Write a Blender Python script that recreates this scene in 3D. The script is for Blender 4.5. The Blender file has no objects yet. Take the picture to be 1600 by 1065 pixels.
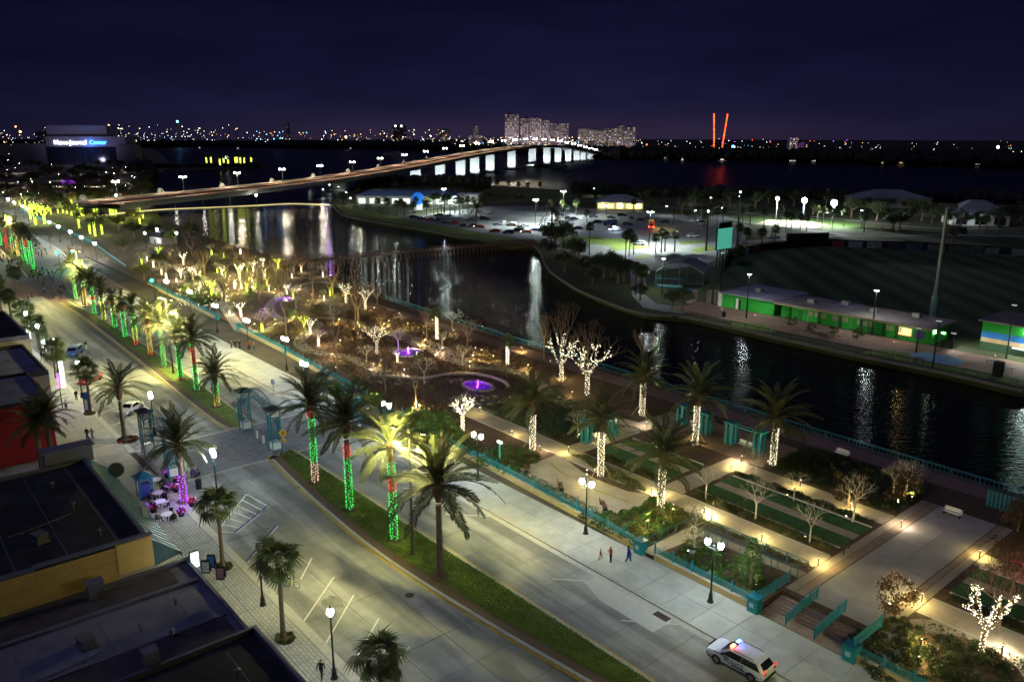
import bpy, bmesh, math, random
from mathutils import Vector, Matrix, Euler
random.seed(7)
C = bpy.context.scene.collection
sc = bpy.context.scene
PI = math.pi

# ------------------------------------------------------------------ camera
# World axes follow the street: X runs along the avenue (south-east positive), Y runs across it
# towards the river.  The drone hovers 40 m above the origin.
CAM_H = 40.0
cam_d = bpy.data.cameras.new('camera'); cam = bpy.data.objects.new('camera', cam_d); C.objects.link(cam)
cam_d.sensor_width = 36.0; cam_d.lens = 27.99; cam_d.clip_end = 20000; cam_d.clip_start = 0.5
PITCH = math.atan((532.5-213)/1244.0)
cam.location = (0, 0, CAM_H); cam.rotation_euler = (PI/2-PITCH, 0, math.radians(50))
sc.camera = cam
_hd = Vector((-math.sin(math.radians(50)), math.cos(math.radians(50)), 0)); _rt = Vector((_hd.y, -_hd.x, 0))
def ray(px, py):
    x = (px-800)/1244.0; y = (532.5-py)/1244.0
    return _rt*x + _hd*(math.cos(PITCH)+y*math.sin(PITCH)) + Vector((0, 0, -math.sin(PITCH)+y*math.cos(PITCH)))
def S(px, py, z=0.0):
    """survey point: where the photograph's sight line meets the level z"""
    d = ray(px, py); t = (z-CAM_H)/d.z
    return (d.x*t, d.y*t)
def SH(px, yb, yt, z=0.0):
    """height of an upright thing standing at (px, yb) that reaches up to yt"""
    d0 = ray(px, yb); t = (z-CAM_H)/d0.z; h0 = math.hypot(d0.x*t, d0.y*t)
    d1 = ray(px, yt); k = h0/math.hypot(d1.x, d1.y)
    return CAM_H+k*d1.z-z

# ------------------------------------------------------------------ sky, moonlight, exposure
W = bpy.data.worlds.new('World'); sc.world = W; W.use_nodes = True
nt = W.node_tree; nt.nodes.clear()
out = nt.nodes.new('ShaderNodeOutputWorld'); bg = nt.nodes.new('ShaderNodeBackground')
tc = nt.nodes.new('ShaderNodeTexCoord'); sep = nt.nodes.new('ShaderNodeSeparateXYZ')
ramp = nt.nodes.new('ShaderNodeValToRGB'); cr = ramp.color_ramp
cr.elements[0].position = 0.0; cr.elements[0].color = (0.0125, 0.0105, 0.034, 1)
cr.elements[1].position = 1.0; cr.elements[1].color = (0.0023, 0.0026, 0.0102, 1)
for p, c in ((0.03, (0.0095, 0.0088, 0.032)), (0.08, (0.0061, 0.0062, 0.0265)), (0.18, (0.0034, 0.0037, 0.0160))):
    e = cr.elements.new(p); e.color = (*c, 1)
nt.links.new(tc.outputs['Generated'], sep.inputs[0]); nt.links.new(sep.outputs['Z'], ramp.inputs[0])
# town glow low over the hotels, and thin cloud
gd = (_hd*1.0+_rt*0.03).normalized()
dot = nt.nodes.new('ShaderNodeVectorMath'); dot.operation = 'DOT_PRODUCT'; dot.inputs[1].default_value = gd
nt.links.new(tc.outputs['Generated'], dot.inputs[0])
mr = nt.nodes.new('ShaderNodeMapRange'); mr.inputs['From Min'].default_value = 0.70; mr.inputs['From Max'].default_value = 1.0
mr.inputs['To Min'].default_value = 0.55; mr.inputs['To Max'].default_value = 1.12
nt.links.new(dot.outputs['Value'], mr.inputs['Value'])
nz = nt.nodes.new('ShaderNodeTexNoise'); nz.inputs['Scale'].default_value = 5; nz.inputs['Detail'].default_value = 5
mp = nt.nodes.new('ShaderNodeMapping'); mp.inputs['Scale'].default_value = (1, 1, 6)
nt.links.new(tc.outputs['Generated'], mp.inputs[0]); nt.links.new(mp.outputs[0], nz.inputs['Vector'])
m2 = nt.nodes.new('ShaderNodeMapRange'); m2.inputs['From Min'].default_value = 0.3; m2.inputs['From Max'].default_value = 0.7; m2.inputs['To Min'].default_value = 0.66; m2.inputs['To Max'].default_value = 0.98
nt.links.new(nz.outputs[0], m2.inputs['Value'])
mu = nt.nodes.new('ShaderNodeMath'); mu.operation = 'MULTIPLY'
nt.links.new(mr.outputs[0], mu.inputs[0]); nt.links.new(m2.outputs[0], mu.inputs[1])
# reddish city haze hugging the skyline
hz = nt.nodes.new('ShaderNodeMapRange'); hz.interpolation_type = 'SMOOTHSTEP'; hz.inputs['From Min'].default_value = 0.045; hz.inputs['From Max'].default_value = -0.01
hz.inputs['To Min'].default_value = 0.0; hz.inputs['To Max'].default_value = 1.0; nt.links.new(sep.outputs['Z'], hz.inputs['Value'])
ha = nt.nodes.new('ShaderNodeMapRange'); ha.interpolation_type = 'SMOOTHSTEP'; ha.inputs['From Min'].default_value = 0.90; ha.inputs['From Max'].default_value = 1.0; nt.links.new(dot.outputs['Value'], ha.inputs['Value'])
hm = nt.nodes.new('ShaderNodeMath'); hm.operation = 'MULTIPLY'; nt.links.new(hz.outputs[0], hm.inputs[0]); nt.links.new(ha.outputs[0], hm.inputs[1])
hmx = nt.nodes.new('ShaderNodeMix'); hmx.data_type = 'RGBA'; hmx.blend_type = 'ADD'; hmx.inputs['B'].default_value = (0.012, 0.0062, 0.006, 1)
nt.links.new(hm.outputs[0], hmx.inputs['Factor']); nt.links.new(ramp.outputs[0], hmx.inputs['A'])
nt.links.new(hmx.outputs['Result'], bg.inputs[0]); nt.links.new(mu.outputs[0], bg.inputs[1]); nt.links.new(bg.outputs[0], out.inputs[0])
sun_d = bpy.data.lights.new('moonlight', 'SUN'); sun_d.energy = 0.31; sun_d.angle = math.radians(20); sun_d.color = (0.45, 0.48, 1.0)
sun = bpy.data.objects.new('moonlight', sun_d); C.objects.link(sun); sun.rotation_euler = (math.radians(24), math.radians(-14), 0)
sc.view_settings.view_transform = 'Standard'; sc.view_settings.look = 'None'; sc.view_settings.exposure = 0.24; sc.view_settings.gamma = 1
sc.view_settings.use_curve_mapping = False
sc.render.engine = 'CYCLES'
cy = sc.cycles; cy.use_denoising = True; cy.max_bounces = 5; cy.diffuse_bounces = 2; cy.glossy_bounces = 2; cy.transmission_bounces = 2
cy.sample_clamp_indirect = 2.0; cy.caustics_reflective = False; cy.caustics_refractive = False; cy.use_light_tree = True
try: cy.denoiser = 'OPENIMAGEDENOISE'; cy.denoising_input_passes = 'RGB_ALBEDO_NORMAL'; cy.denoising_prefilter = 'ACCURATE'
except Exception: pass
sc.render.film_transparent = False; cy.filter_width = 1.6
LAMP_WHITE = (0.82, 0.97, 0.97); LAMP_YELLOW = (1.0, 0.92, 0.32); LAMP_WARM = (1.0, 0.80, 0.30)

# ------------------------------------------------------------------ materials
MATS = {}
def mat(name, col, rough=0.85, noise=None, bump=None, metal=0.0, emit=None, strength=0.0, sample='AUTO', var=0.0, spec=0.35, col2=None, leaf=False, coat=0.0):
    if name in MATS: return MATS[name]
    m = bpy.data.materials.new(name); m.use_nodes = True; t = m.node_tree; b = t.nodes['Principled BSDF']
    b.inputs['Base Color'].default_value = (*col, 1); b.inputs['Roughness'].default_value = rough; b.inputs['Metallic'].default_value = metal
    b.inputs['Specular IOR Level'].default_value = spec; b.inputs['Coat Weight'].default_value = coat
    src = None
    if noise or bump:
        geo = t.nodes.new('ShaderNodeNewGeometry')
    if noise:
        n = t.nodes.new('ShaderNodeTexNoise'); n.inputs['Scale'].default_value = noise[0]; n.inputs['Detail'].default_value = 7; n.inputs['Roughness'].default_value = 0.62
        t.links.new(geo.outputs['Position'], n.inputs['Vector'])
        r = t.nodes.new('ShaderNodeMapRange'); r.inputs['From Min'].default_value = 0.28; r.inputs['From Max'].default_value = 0.72
        t.links.new(n.outputs[0], r.inputs['Value'])
        mx = t.nodes.new('ShaderNodeMix'); mx.data_type = 'RGBA'
        a = noise[1]; c2 = col2 or tuple(c*(1+a) for c in col)
        mx.inputs['A'].default_value = (*[c*(1-a) for c in col], 1); mx.inputs['B'].default_value = (*c2, 1)
        t.links.new(r.outputs[0], mx.inputs['Factor']); src = mx.outputs['Result']
    if var:
        oi = t.nodes.new('ShaderNodeObjectInfo'); r2 = t.nodes.new('ShaderNodeMapRange')
        r2.inputs['To Min'].default_value = 1-var; r2.inputs['To Max'].default_value = 1+var; t.links.new(oi.outputs['Random'], r2.inputs['Value'])
        vm = t.nodes.new('ShaderNodeVectorMath'); vm.operation = 'SCALE'; t.links.new(r2.outputs[0], vm.inputs['Scale'])
        if src: t.links.new(src, vm.inputs[0])
        else: vm.inputs[0].default_value = col
        src = vm.outputs[0]
    if src: t.links.new(src, b.inputs['Base Color'])
    if bump:
        n = t.nodes.new('ShaderNodeTexNoise'); n.inputs['Scale'].default_value = bump[0]; n.inputs['Detail'].default_value = 4
        t.links.new(geo.outputs['Position'], n.inputs['Vector'])
        bp = t.nodes.new('ShaderNodeBump'); bp.inputs['Strength'].default_value = bump[1]; bp.inputs['Distance'].default_value = 0.05
        t.links.new(n.outputs[0], bp.inputs['Height']); t.links.new(bp.outputs[0], b.inputs['Normal'])
    if emit:
        b.inputs['Emission Color'].default_value = (*emit, 1); b.inputs['Emission Strength'].default_value = strength
        m.cycles.emission_sampling = sample
    if leaf:
        b.inputs['Roughness'].default_value = 0.6
        tr = t.nodes.new('ShaderNodeBsdfTranslucent'); ms = t.nodes.new('ShaderNodeMixShader'); ms.inputs[0].default_value = 0.25
        if src: t.links.new(src, tr.inputs[0])
        else: tr.inputs[0].default_value = (*col, 1)
        t.links.new(b.outputs[0], ms.inputs[1]); t.links.new(tr.outputs[0], ms.inputs[2]); t.links.new(ms.outputs[0], t.nodes['Material Output'].inputs[0])
    MATS[name] = m; return m
def glow(name, col, strength, sample='NONE'):
    return mat(name, tuple(min(1, c) for c in col), 0.5, emit=col, strength=strength, sample=sample)

M_globe = glow('lamp_globe', LAMP_WHITE, 285, 'AUTO')
M_yelhead = glow('yellow_lamp_lens', LAMP_YELLOW, 900, 'AUTO')
M_iron = mat('black_iron', (0.02, 0.022, 0.022), 0.5, metal=0.3)
M_grey = mat('galvanised_steel', (0.30, 0.31, 0.31), 0.45, metal=0.5)
M_teal = mat('teal_paint', (0.012, 0.20, 0.24), 0.45, noise=(3, 0.12))
M_tealdk = mat('dark_teal_paint', (0.012, 0.12, 0.17), 0.45)
M_conc = mat('road_concrete', (0.29, 0.295, 0.28), 0.8, noise=(0.33, 0.25), bump=(9, 0.25), var=0.05)
# tyre-dark streaks along the lanes
_t = M_conc.node_tree; _b = _t.nodes['Principled BSDF']; _src = _b.inputs['Base Color'].links[0].from_socket
_g = _t.nodes.new('ShaderNodeNewGeometry'); _m = _t.nodes.new('ShaderNodeMapping'); _m.inputs['Scale'].default_value = (0.035, 0.42, 1)
_n = _t.nodes.new('ShaderNodeTexNoise'); _n.inputs['Scale'].default_value = 1.0; _n.inputs['Detail'].default_value = 6; _n.inputs['Distortion'].default_value = 0.7
_r = _t.nodes.new('ShaderNodeMapRange'); _r.inputs['From Min'].default_value = 0.40; _r.inputs['From Max'].default_value = 0.62; _r.inputs['To Min'].default_value = 0.55; _r.inputs['To Max'].default_value = 1.08
_v = _t.nodes.new('ShaderNodeVectorMath'); _v.operation = 'SCALE'
_t.links.new(_g.outputs['Position'], _m.inputs[0]); _t.links.new(_m.outputs[0], _n.inputs['Vector']); _t.links.new(_n.outputs[0], _r.inputs['Value']); _t.links.new(_src, _v.inputs[0]); _t.links.new(_r.outputs[0], _v.inputs['Scale']); _t.links.new(_v.outputs[0], _b.inputs['Base Color'])
M_asph = mat('road_joint_asphalt', (0.13, 0.127, 0.118), 0.9, noise=(2, 0.3))
M_side = mat('sidewalk_concrete', (0.36, 0.37, 0.35), 0.85, noise=(0.5, 0.20), bump=(12, 0.25), var=0.03)
M_kerb = mat('kerb_concrete', (0.40, 0.39, 0.35), 0.8, noise=(2, 0.15))
M_tan = mat('tan_path_concrete', (0.36, 0.31, 0.23), 0.85, noise=(0.8, 0.16), bump=(15, 0.2), var=0.05)
M_tan2 = mat('tan_banding', (0.30, 0.22, 0.16), 0.85, noise=(1.5, 0.2), bump=(15, 0.2))
M_greyw = mat('broad_walk_concrete', (0.34, 0.32, 0.29), 0.85, noise=(0.4, 0.18), bump=(15, 0.2), var=0.05)
M_redpav = mat('red_brick_paving', (0.20, 0.12, 0.10), 0.85, noise=(5, 0.3), bump=(14, 0.5), var=0.12)
M_mulch = mat('mulch', (0.095, 0.060, 0.036), 0.95, noise=(2.2, 0.55), bump=(9, 1.0))
M_lawn = mat('lawn', (0.05, 0.10, 0.018), 0.9, noise=(1.1, 0.5), bump=(18, 0.8))
M_turf = mat('median_turf', (0.12, 0.175, 0.024), 0.9, noise=(0.7, 0.45), bump=(18, 0.8))
M_darklawn = mat('clipped_lawn', (0.032, 0.115, 0.030), 0.9, noise=(1.5, 0.4), bump=(20, 0.8))
M_dirt = mat('dry_ground', (0.085, 0.070, 0.045), 0.95, noise=(0.15, 0.5), bump=(3, 0.8))
M_farland = mat('dark_ground', (0.030, 0.034, 0.020), 0.95, noise=(0.02, 0.5))
M_yelpaint = mat('yellow_road_paint', (0.52, 0.33, 0.03), 0.7, noise=(4, 0.35))
M_whpaint = mat('white_road_paint', (0.62, 0.62, 0.58), 0.7, noise=(4, 0.3))
M_blpaint = mat('blue_road_paint', (0.04, 0.09, 0.22), 0.7, noise=(4, 0.3))
M_bark = mat('palm_bark', (0.15, 0.11, 0.075), 0.95, noise=(6, 0.4), bump=(14, 1.0))
M_boots = mat('palm_boots', (0.13, 0.075, 0.035), 0.95, noise=(9, 0.5), bump=(12, 1.0))
M_pale = mat('pale_bark', (0.42, 0.39, 0.33), 0.9, noise=(5, 0.25))
M_twig = mat('brown_twigs', (0.20, 0.135, 0.085), 0.9)
M_frond = mat('date_palm_frond', (0.085, 0.092, 0.032), 0.5, var=0.35, leaf=True)
M_fan = mat('cabbage_palm_fan', (0.072, 0.095, 0.032), 0.5, var=0.35, leaf=True)
M_leaf = mat('dark_foliage', (0.048, 0.068, 0.024), 0.6, var=0.25, leaf=True)
M_leaf2 = mat('bright_foliage', (0.075, 0.14, 0.028), 0.6, var=0.25, leaf=True)
M_leaf3 = mat('olive_foliage', (0.105, 0.115, 0.032), 0.6, var=0.25, leaf=True)
M_brleaf = mat('brown_foliage', (0.115, 0.065, 0.032), 0.7, var=0.2, leaf=True)
M_redleaf = mat('red_foliage', (0.22, 0.02, 0.02), 0.6, var=0.2, leaf=True)
M_white = mat('white_paint', (0.72, 0.72, 0.70), 0.6, noise=(1.5, 0.08))
M_wood = mat('bench_wood', (0.13, 0.075, 0.045), 0.7, noise=(8, 0.3))
M_black = mat('matt_black', (0.012, 0.012, 0.013), 0.7)
M_glass = mat('dark_glass', (0.012, 0.014, 0.018), 0.08, spec=0.6)
M_tyre = mat('tyre_rubber', (0.015, 0.015, 0.015), 0.85)
M_rim = mat('wheel_rim', (0.35, 0.35, 0.36), 0.35, metal=0.8)
G_white = glow('warm_white_bulb', (1.0, 0.93, 0.64), 3.6)
G_cool = glow('cool_white_bulb', (0.90, 1.0, 0.92), 5.0)
G_green = glow('green_bulb', (0.03, 1.0, 0.14), 3.2)
G_red = glow('red_bulb', (1.0, 0.035, 0.02), 2.6)
G_yel = glow('yellow_bulb', (0.75, 1.0, 0.08), 3.0)
G_amber = glow('amber_bulb', (1.0, 0.72, 0.12), 3.0)
G_pink = glow('pale_pink_bulb', (1.0, 0.62, 0.42), 3.4)
G_purp = glow('purple_bulb', (0.42, 0.05, 1.0), 5.0)
G_path = glow('path_lamp_lens', (1.0, 0.86, 0.55), 12, 'NONE')
G_farw = glow('far_white_lamp', (0.92, 1.0, 0.95), 6)
G_faro = glow('far_orange_lamp', (1.0, 0.50, 0.16), 5)
G_fary = glow('far_yellow_lamp', (1.0, 0.86, 0.42), 5)
G_farb = glow('far_blue_lamp', (0.10, 0.45, 1.0), 16)
G_farr = glow('far_red_lamp', (1.0, 0.06, 0.03), 14)
G_farp = glow('far_purple_lamp', (0.50, 0.10, 1.0), 10)

# ------------------------------------------------------------------ mesh building
class MB:
    def __init__(s): s.v = []; s.f = []; s.mi = []; s.m = 0; s.sm = []; s.smooth = False
    def face(s, *idx): s.f.append(idx); s.mi.append(s.m); s.sm.append(s.smooth)
    def add(s, vs): n = len(s.v); s.v.extend(tuple(p) for p in vs); return n
    def quad(s, a, b, c, d): n = s.add((a, b, c, d)); s.face(n, n+1, n+2, n+3)
    def tri(s, a, b, c): n = s.add((a, b, c)); s.face(n, n+1, n+2)
    def box(s, cx, cy, cz, sx, sy, sz, rz=0.0, taper=1.0):
        """centre of the base and size"""
        c, k = math.cos(rz), math.sin(rz); P = []
        for z, tp in ((cz, 1), (cz+sz, taper)):
            for ax, ay in ((-1, -1), (1, -1), (1, 1), (-1, 1)):
                x, y = ax*sx/2*tp, ay*sy/2*tp; P.append((cx+x*c-y*k, cy+x*k+y*c, z))
        n = s.add(P)
        for q in ((3, 2, 1, 0), (4, 5, 6, 7), (0, 1, 5, 4), (1, 2, 6, 5), (2, 3, 7, 6), (3, 0, 4, 7)): s.face(*[n+i for i in q])
    def prism(s, poly, z0, z1, bottom=False):
        k = len(poly); ar = sum(poly[i][0]*poly[(i+1) % k][1]-poly[(i+1) % k][0]*poly[i][1] for i in range(k))
        if ar < 0: poly = poly[::-1]
        n = s.add([(x, y, z0) for x, y in poly]+[(x, y, z1) for x, y in poly])
        s.face(*range(n+k, n+2*k))
        if bottom: s.face(*range(n+k-1, n-1, -1))
        for i in range(k):
            j = (i+1) % k; s.face(n+i, n+j, n+k+j, n+k+i)
    def tube(s, pts, rad, n=6, cap=True):
        pts = [Vector(p) for p in pts]
        if not hasattr(rad, '__len__'): rad = [rad]*len(pts)
        rings = []; up = None
        for i, p in enumerate(pts):
            d = (pts[min(i+1, len(pts)-1)]-pts[max(i-1, 0)]).normalized()
            if up is None: up = Vector((1, 0, 0)) if abs(d.z) > 0.7 else Vector((0, 0, 1))
            a = d.cross(up).normalized(); b = a.cross(d); up = b
            rings.append(s.add([p+(a*math.cos(2*PI*j/n)+b*math.sin(2*PI*j/n))*rad[i] for j in range(n)]))
        for r0, r1 in zip(rings, rings[1:]):
            for j in range(n): k = (j+1) % n; s.face(r0+j, r1+j, r1+k, r0+k)
        if cap: s.face(*[rings[0]+j for j in range(n)]); s.face(*[rings[-1]+j for j in range(n-1, -1, -1)])
    def lathe(s, prof, n=10, c=(0, 0, 0)):
        rings = [s.add([(c[0]+r*math.cos(2*PI*j/n), c[1]+r*math.sin(2*PI*j/n), c[2]+z) for j in range(n)]) for r, z in prof]
        for r0, r1 in zip(rings, rings[1:]):
            for j in range(n): k = (j+1) % n; s.face(r0+j, r0+k, r1+k, r1+j)
        s.face(*[rings[0]+j for j in range(n-1, -1, -1)]); s.face(*[rings[-1]+j for j in range(n)])
    def ball(s, c, r, seg=8, ring=5, sz=1.0):
        s.lathe([(max(0.02*r, r*math.sin(PI*i/ring)), -r*sz*math.cos(PI*i/ring)) for i in range(ring+1)], seg, c)
    def octa(s, c, r):
        x, y, z = c; n = s.add(((x+r, y, z), (x, y+r, z), (x-r, y, z), (x, y-r, z), (x, y, z+r), (x, y, z-r)))
        for i in range(4): j = (i+1) % 4; s.face(n+i, n+j, n+4); s.face(n+j, n+i, n+5)
    def leafquad(s, c, size, R):
        a = Vector((R.gauss(0, 1), R.gauss(0, 1), R.gauss(0, 1))).normalized(); b = a.orthogonal().normalized()
        b = Matrix.Rotation(R.random()*6.28, 3, a) @ b; d = a.cross(b)
        c = Vector(c); w = size*R.uniform(.6, 1.2); h = size*R.uniform(.35, .6)
        n = s.add((c-b*w, c+d*h, c+b*w, c-d*h)); s.face(n, n+1, n+2, n+3)
    def mesh(s, name, mats):
        me = bpy.data.meshes.new(name); me.from_pydata(s.v, [], s.f)
        for m in (mats if isinstance(mats, (list, tuple)) else [mats]): me.materials.append(m)
        if any(s.mi): me.polygons.foreach_set('material_index', s.mi)
        if any(s.sm): me.polygons.foreach_set('use_smooth', s.sm)
        me.update(); return me

def put(name, me, parent=None, loc=(0, 0, 0), rot=(0, 0, 0), sca=(1, 1, 1), label=None, cat=None, group=None, kind=None):
    o = bpy.data.objects.new(name, me); o.location = loc; o.rotation_euler = rot
    o.scale = sca if hasattr(sca, '__len__') else (sca,)*3
    if parent is not None: o.parent = parent
    if label: o['label'] = label
    if cat: o['category'] = cat
    if group: o['group'] = group
    if kind: o['kind'] = kind
    C.objects.link(o); return o
def thing(name, label, cat, loc=(0, 0, 0), rz=0.0, group=None, sca=1.0):
    return put(name, None, None, loc, (0, 0, rz), sca, label, cat, group)
def clone(root, loc=None, rz=None, label=None, group=None, parent=None):
    r = root.copy(); C.objects.link(r)
    if parent is not None: r.parent = parent
    if loc is not None: r.location = loc
    if rz is not None: r.rotation_euler = (0, 0, rz)
    if label: r['label'] = label
    if group: r['group'] = group
    for ch in root.children: clone(ch, parent=r)
    return r
def lamp(kind, loc, col, power, parent=None, radius=0.15, spot=None, blend=0.5, aim=None, name='lamp_light'):
    d = bpy.data.lights.new(name, kind); d.color = col; d.energy = power; d.shadow_soft_size = radius
    if kind == 'SPOT': d.spot_size = math.radians(spot or 120); d.spot_blend = blend
    o = bpy.data.objects.new(name, d); o.location = loc
    if aim is not None: o.rotation_euler = (Vector(aim)-Vector(loc)).to_track_quat('-Z', 'Y').to_euler()
    if parent is not None: o.parent = parent
    C.objects.link(o); return o
def text(name, body, size, m, parent, loc, rot, depth=0.02, label=None, align='CENTER'):
    c = bpy.data.curves.new(name, 'FONT'); c.body = body; c.size = size; c.align_x = align; c.align_y = 'CENTER'; c.extrude = depth
    c.materials.append(m); tmp = bpy.data.objects.new('tmp', c); C.objects.link(tmp)
    me = bpy.data.meshes.new_from_object(tmp.evaluated_get(bpy.context.evaluated_depsgraph_get())); bpy.data.objects.remove(tmp)
    return put(name, me, parent, loc, rot, label=label)
ORD = ['first', 'second', 'third', 'fourth', 'fifth', 'sixth', 'seventh', 'eighth', 'ninth', 'tenth', 'eleventh', 'twelfth', 'thirteenth',
       'fourteenth', 'fifteenth', 'sixteenth', 'seventeenth', 'eighteenth', 'nineteenth', 'twentieth']
def ordn(i):
    if i < 20: return ORD[i]
    n = i+1
    if n > 99: return str(n)+('th' if 10 < n % 100 < 14 else {1: 'st', 2: 'nd', 3: 'rd'}.get(n % 10, 'th'))
    tens = ['', '', 'twent', 'thirt', 'fort', 'fift', 'sixt', 'sevent', 'eight', 'ninet'][n//10]
    return tens+'ieth' if n % 10 == 0 else tens+'y-'+ORD[n % 10-1]
def sheet(name, poly, z, m, kind='structure', thick=None, parent=None, **kw):
    b = MB()
    if thick: b.prism(poly, z-thick, z)
    else:
        k = len(poly)
        if sum(poly[i][0]*poly[(i+1) % k][1]-poly[(i+1) % k][0]*poly[i][1] for i in range(k)) < 0: poly = poly[::-1]
        n = b.add([(x, y, z) for x, y in poly]); b.face(*range(n, n+k))
    return put(name, b.mesh(name, m), parent, kind=kind if parent is None else None, **kw)
def rect(s0, s1, t0, t1): return [(s0, t0), (s1, t0), (s1, t1), (s0, t1)]
# ================================================================== GROUND, WATER, ROADS
# water
wm = mat('river_water', (0.003, 0.004, 0.006), 0.045, spec=0.34)
t = wm.node_tree; b = t.nodes['Principled BSDF']; b.inputs['IOR'].default_value = 1.33
geo = t.nodes.new('ShaderNodeNewGeometry'); nrm = None
for scl, st, ds, rot in ((0.85, 0.85, 0.17, -50), (3.2, 0.9, 0.06, -38)):
    mpn = t.nodes.new('ShaderNodeMapping'); mp0 = t.nodes.new('ShaderNodeMapping'); mp0.inputs['Rotation'].default_value = (0, 0, math.radians(rot)); mpn.inputs['Scale'].default_value = (.42, 1.7, 1); t.links.new(geo.outputs['Position'], mp0.inputs[0])
    n = t.nodes.new('ShaderNodeTexNoise'); n.inputs['Scale'].default_value = scl; n.inputs['Detail'].default_value = 3
    bp = t.nodes.new('ShaderNodeBump'); bp.inputs['Strength'].default_value = st; bp.inputs['Distance'].default_value = ds
    t.links.new(mp0.outputs[0], mpn.inputs[0]); t.links.new(mpn.outputs[0], n.inputs['Vector']); t.links.new(n.outputs[0], bp.inputs['Height'])
    if nrm: t.links.new(nrm, bp.inputs['Normal'])
    nrm = bp.outputs[0]
t.links.new(nrm, b.inputs['Normal'])
sheet('water', rect(-9000, 3000, -3000, 9000), -1.3, wm)
rm = wm.copy(); rm.name = 'open_river_water'; rm.node_tree.nodes['Principled BSDF'].inputs['Roughness'].default_value = 0.30
sheet('river', [S(150, 335), S(519, 307), S(600, 291), S(900, 300), S(1400, 312), S(2300, 332), (1500, 8500), (-8500, 8500), (-8500, 1200), (-1800, -300)], -1.25, rm)
ZP = 0.5          # level of the riverfront park
main_poly = [(400, -700), (400, 97.6), (-50, 97.6), (-121, 99.5), (-171, 102), (-230, 109.5), (-320, 113), (-374, 119), (-430, 126), (-490, 140), (-600, 165), (-766, 216),
             (-900, 262), S(268, 262), S(258, 246), S(238, 232), S(120, 226), S(-100, 222), S(-900, 230), (-3000, -700)]
sheet('ground', main_poly, -0.03, M_dirt, thick=3)
def band(b, pts, o0, o1, z0, z1=None):
    """strip along a polyline between two side offsets (left positive); a box section if z1 is given"""
    L, R = [], []
    for i, p in enumerate(pts):
        a = Vector(pts[max(i-1, 0)]); c = Vector(pts[min(i+1, len(pts)-1)]); d = (c-a).to_2d().normalized() if hasattr(c-a, 'to_2d') else (c-a).normalized()
        nn = Vector((-d.y, d.x)); p = Vector(p[:2]); L.append(p+nn*o1); R.append(p+nn*o0)
    for i in range(len(pts)-1):
        if z1 is None: b.quad((*R[i], z0), (*R[i+1], z0), (*L[i+1], z0), (*L[i], z0))
        else:
            b.quad((*R[i], z1), (*R[i+1], z1), (*L[i+1], z1), (*L[i], z1))
            b.quad((*R[i], z0), (*R[i+1], z0), (*R[i+1], z1), (*R[i], z1)); b.quad((*L[i+1], z0), (*L[i], z0), (*L[i], z1), (*L[i+1], z1))
def smooth(pts, n=5):
    out = []
    for i in range(len(pts)-1):
        p0 = Vector(pts[max(i-1, 0)]); p1 = Vector(pts[i]); p2 = Vector(pts[i+1]); p3 = Vector(pts[min(i+2, len(pts)-1)])
        for k in range(n):
            u = k/n; out.append(tuple(0.5*((2*p1)+(p2-p0)*u+(2*p0-5*p1+4*p2-p3)*u*u+(3*p1-p0-3*p2+p3)*u**3)))
    out.append(tuple(pts[-1])); return out
def pave(name, s0, s1, t0, t1, z, ds, dt, m, base=None, skip=None, piece='paving_slab', g=0.012, th=0.03, parent=None):
    """a paved strip: a base sheet and its separate slabs"""
    st = sheet(name, rect(s0, s1, t0, t1), z, base or M_asph) if parent is None else parent
    ns = max(1, round((s1-s0)/ds)); n2 = max(1, round((t1-t0)/dt)); ds = (s1-s0)/ns; dt = (t1-t0)/n2
    b = MB(); b.box(0, 0, 0, ds-2*g, dt-2*g, th, taper=0.997); me = b.mesh(piece, m)
    for i in range(ns):
        for j in range(n2):
            cx, cy = s0+(i+.5)*ds, t0+(j+.5)*dt
            if skip and skip(cx, cy): continue
            put(piece, me, st, (cx, cy, z+0.003+random.uniform(0, .006)))
    return st
# -- avenue: concrete panels on both carriageways
xw = lambda s, t: -106.5 < s < -92.5
road = pave('road', -232.5, 28.5, 24.8, 37.0, 0.0, 4.5, 4.07, M_conc, skip=xw, piece='concrete_panel', g=0.011)
road2 = pave('road_riverside', -232.5, 28.5, 41.4, 49.6, 0.0, 4.5, 4.1, M_conc, skip=xw, piece='concrete_panel', g=0.011)
sheet('road_median_bed', rect(-232.5, 28.5, 37.0, 41.4), -0.002, M_asph)
M_far_road = mat('far_road', (0.20, 0.195, 0.175), 0.85, noise=(0.2, 0.25))
sheet('road_far', [(-232.6, 22), (-232.6, 56), (-262, 58), (-520, 66), (-900, 90), (-900, 60), (-520, 36), (-262, 27)], 0.004, M_far_road)
sheet('plaza_far', [(-222, 17), (-222, 56), (-262, 58), (-262, 17)], 0.012, mat('reddish_plaza_paving', (0.20, 0.13, 0.115), .85, noise=(1.5, .25), bump=(8, .4)))
M_xw = mat('bluish_crossing_paving', (0.215, 0.22, 0.235), 0.8, noise=(1.2, 0.25), bump=(10, 0.5), var=0.1)
pave('pedestrian_crossing', -106, -93, 24.8, 49.6, 0.006, 2.17, 2.07, M_xw, piece='paving_slab')
b = MB()
for s in (-106.3, -92.7): b.box(s, 37.2, 0.02, 0.5, 24.8, 0.022)
put('crossing_border', b.mesh('crossing_border', M_kerb), kind='structure')
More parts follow.
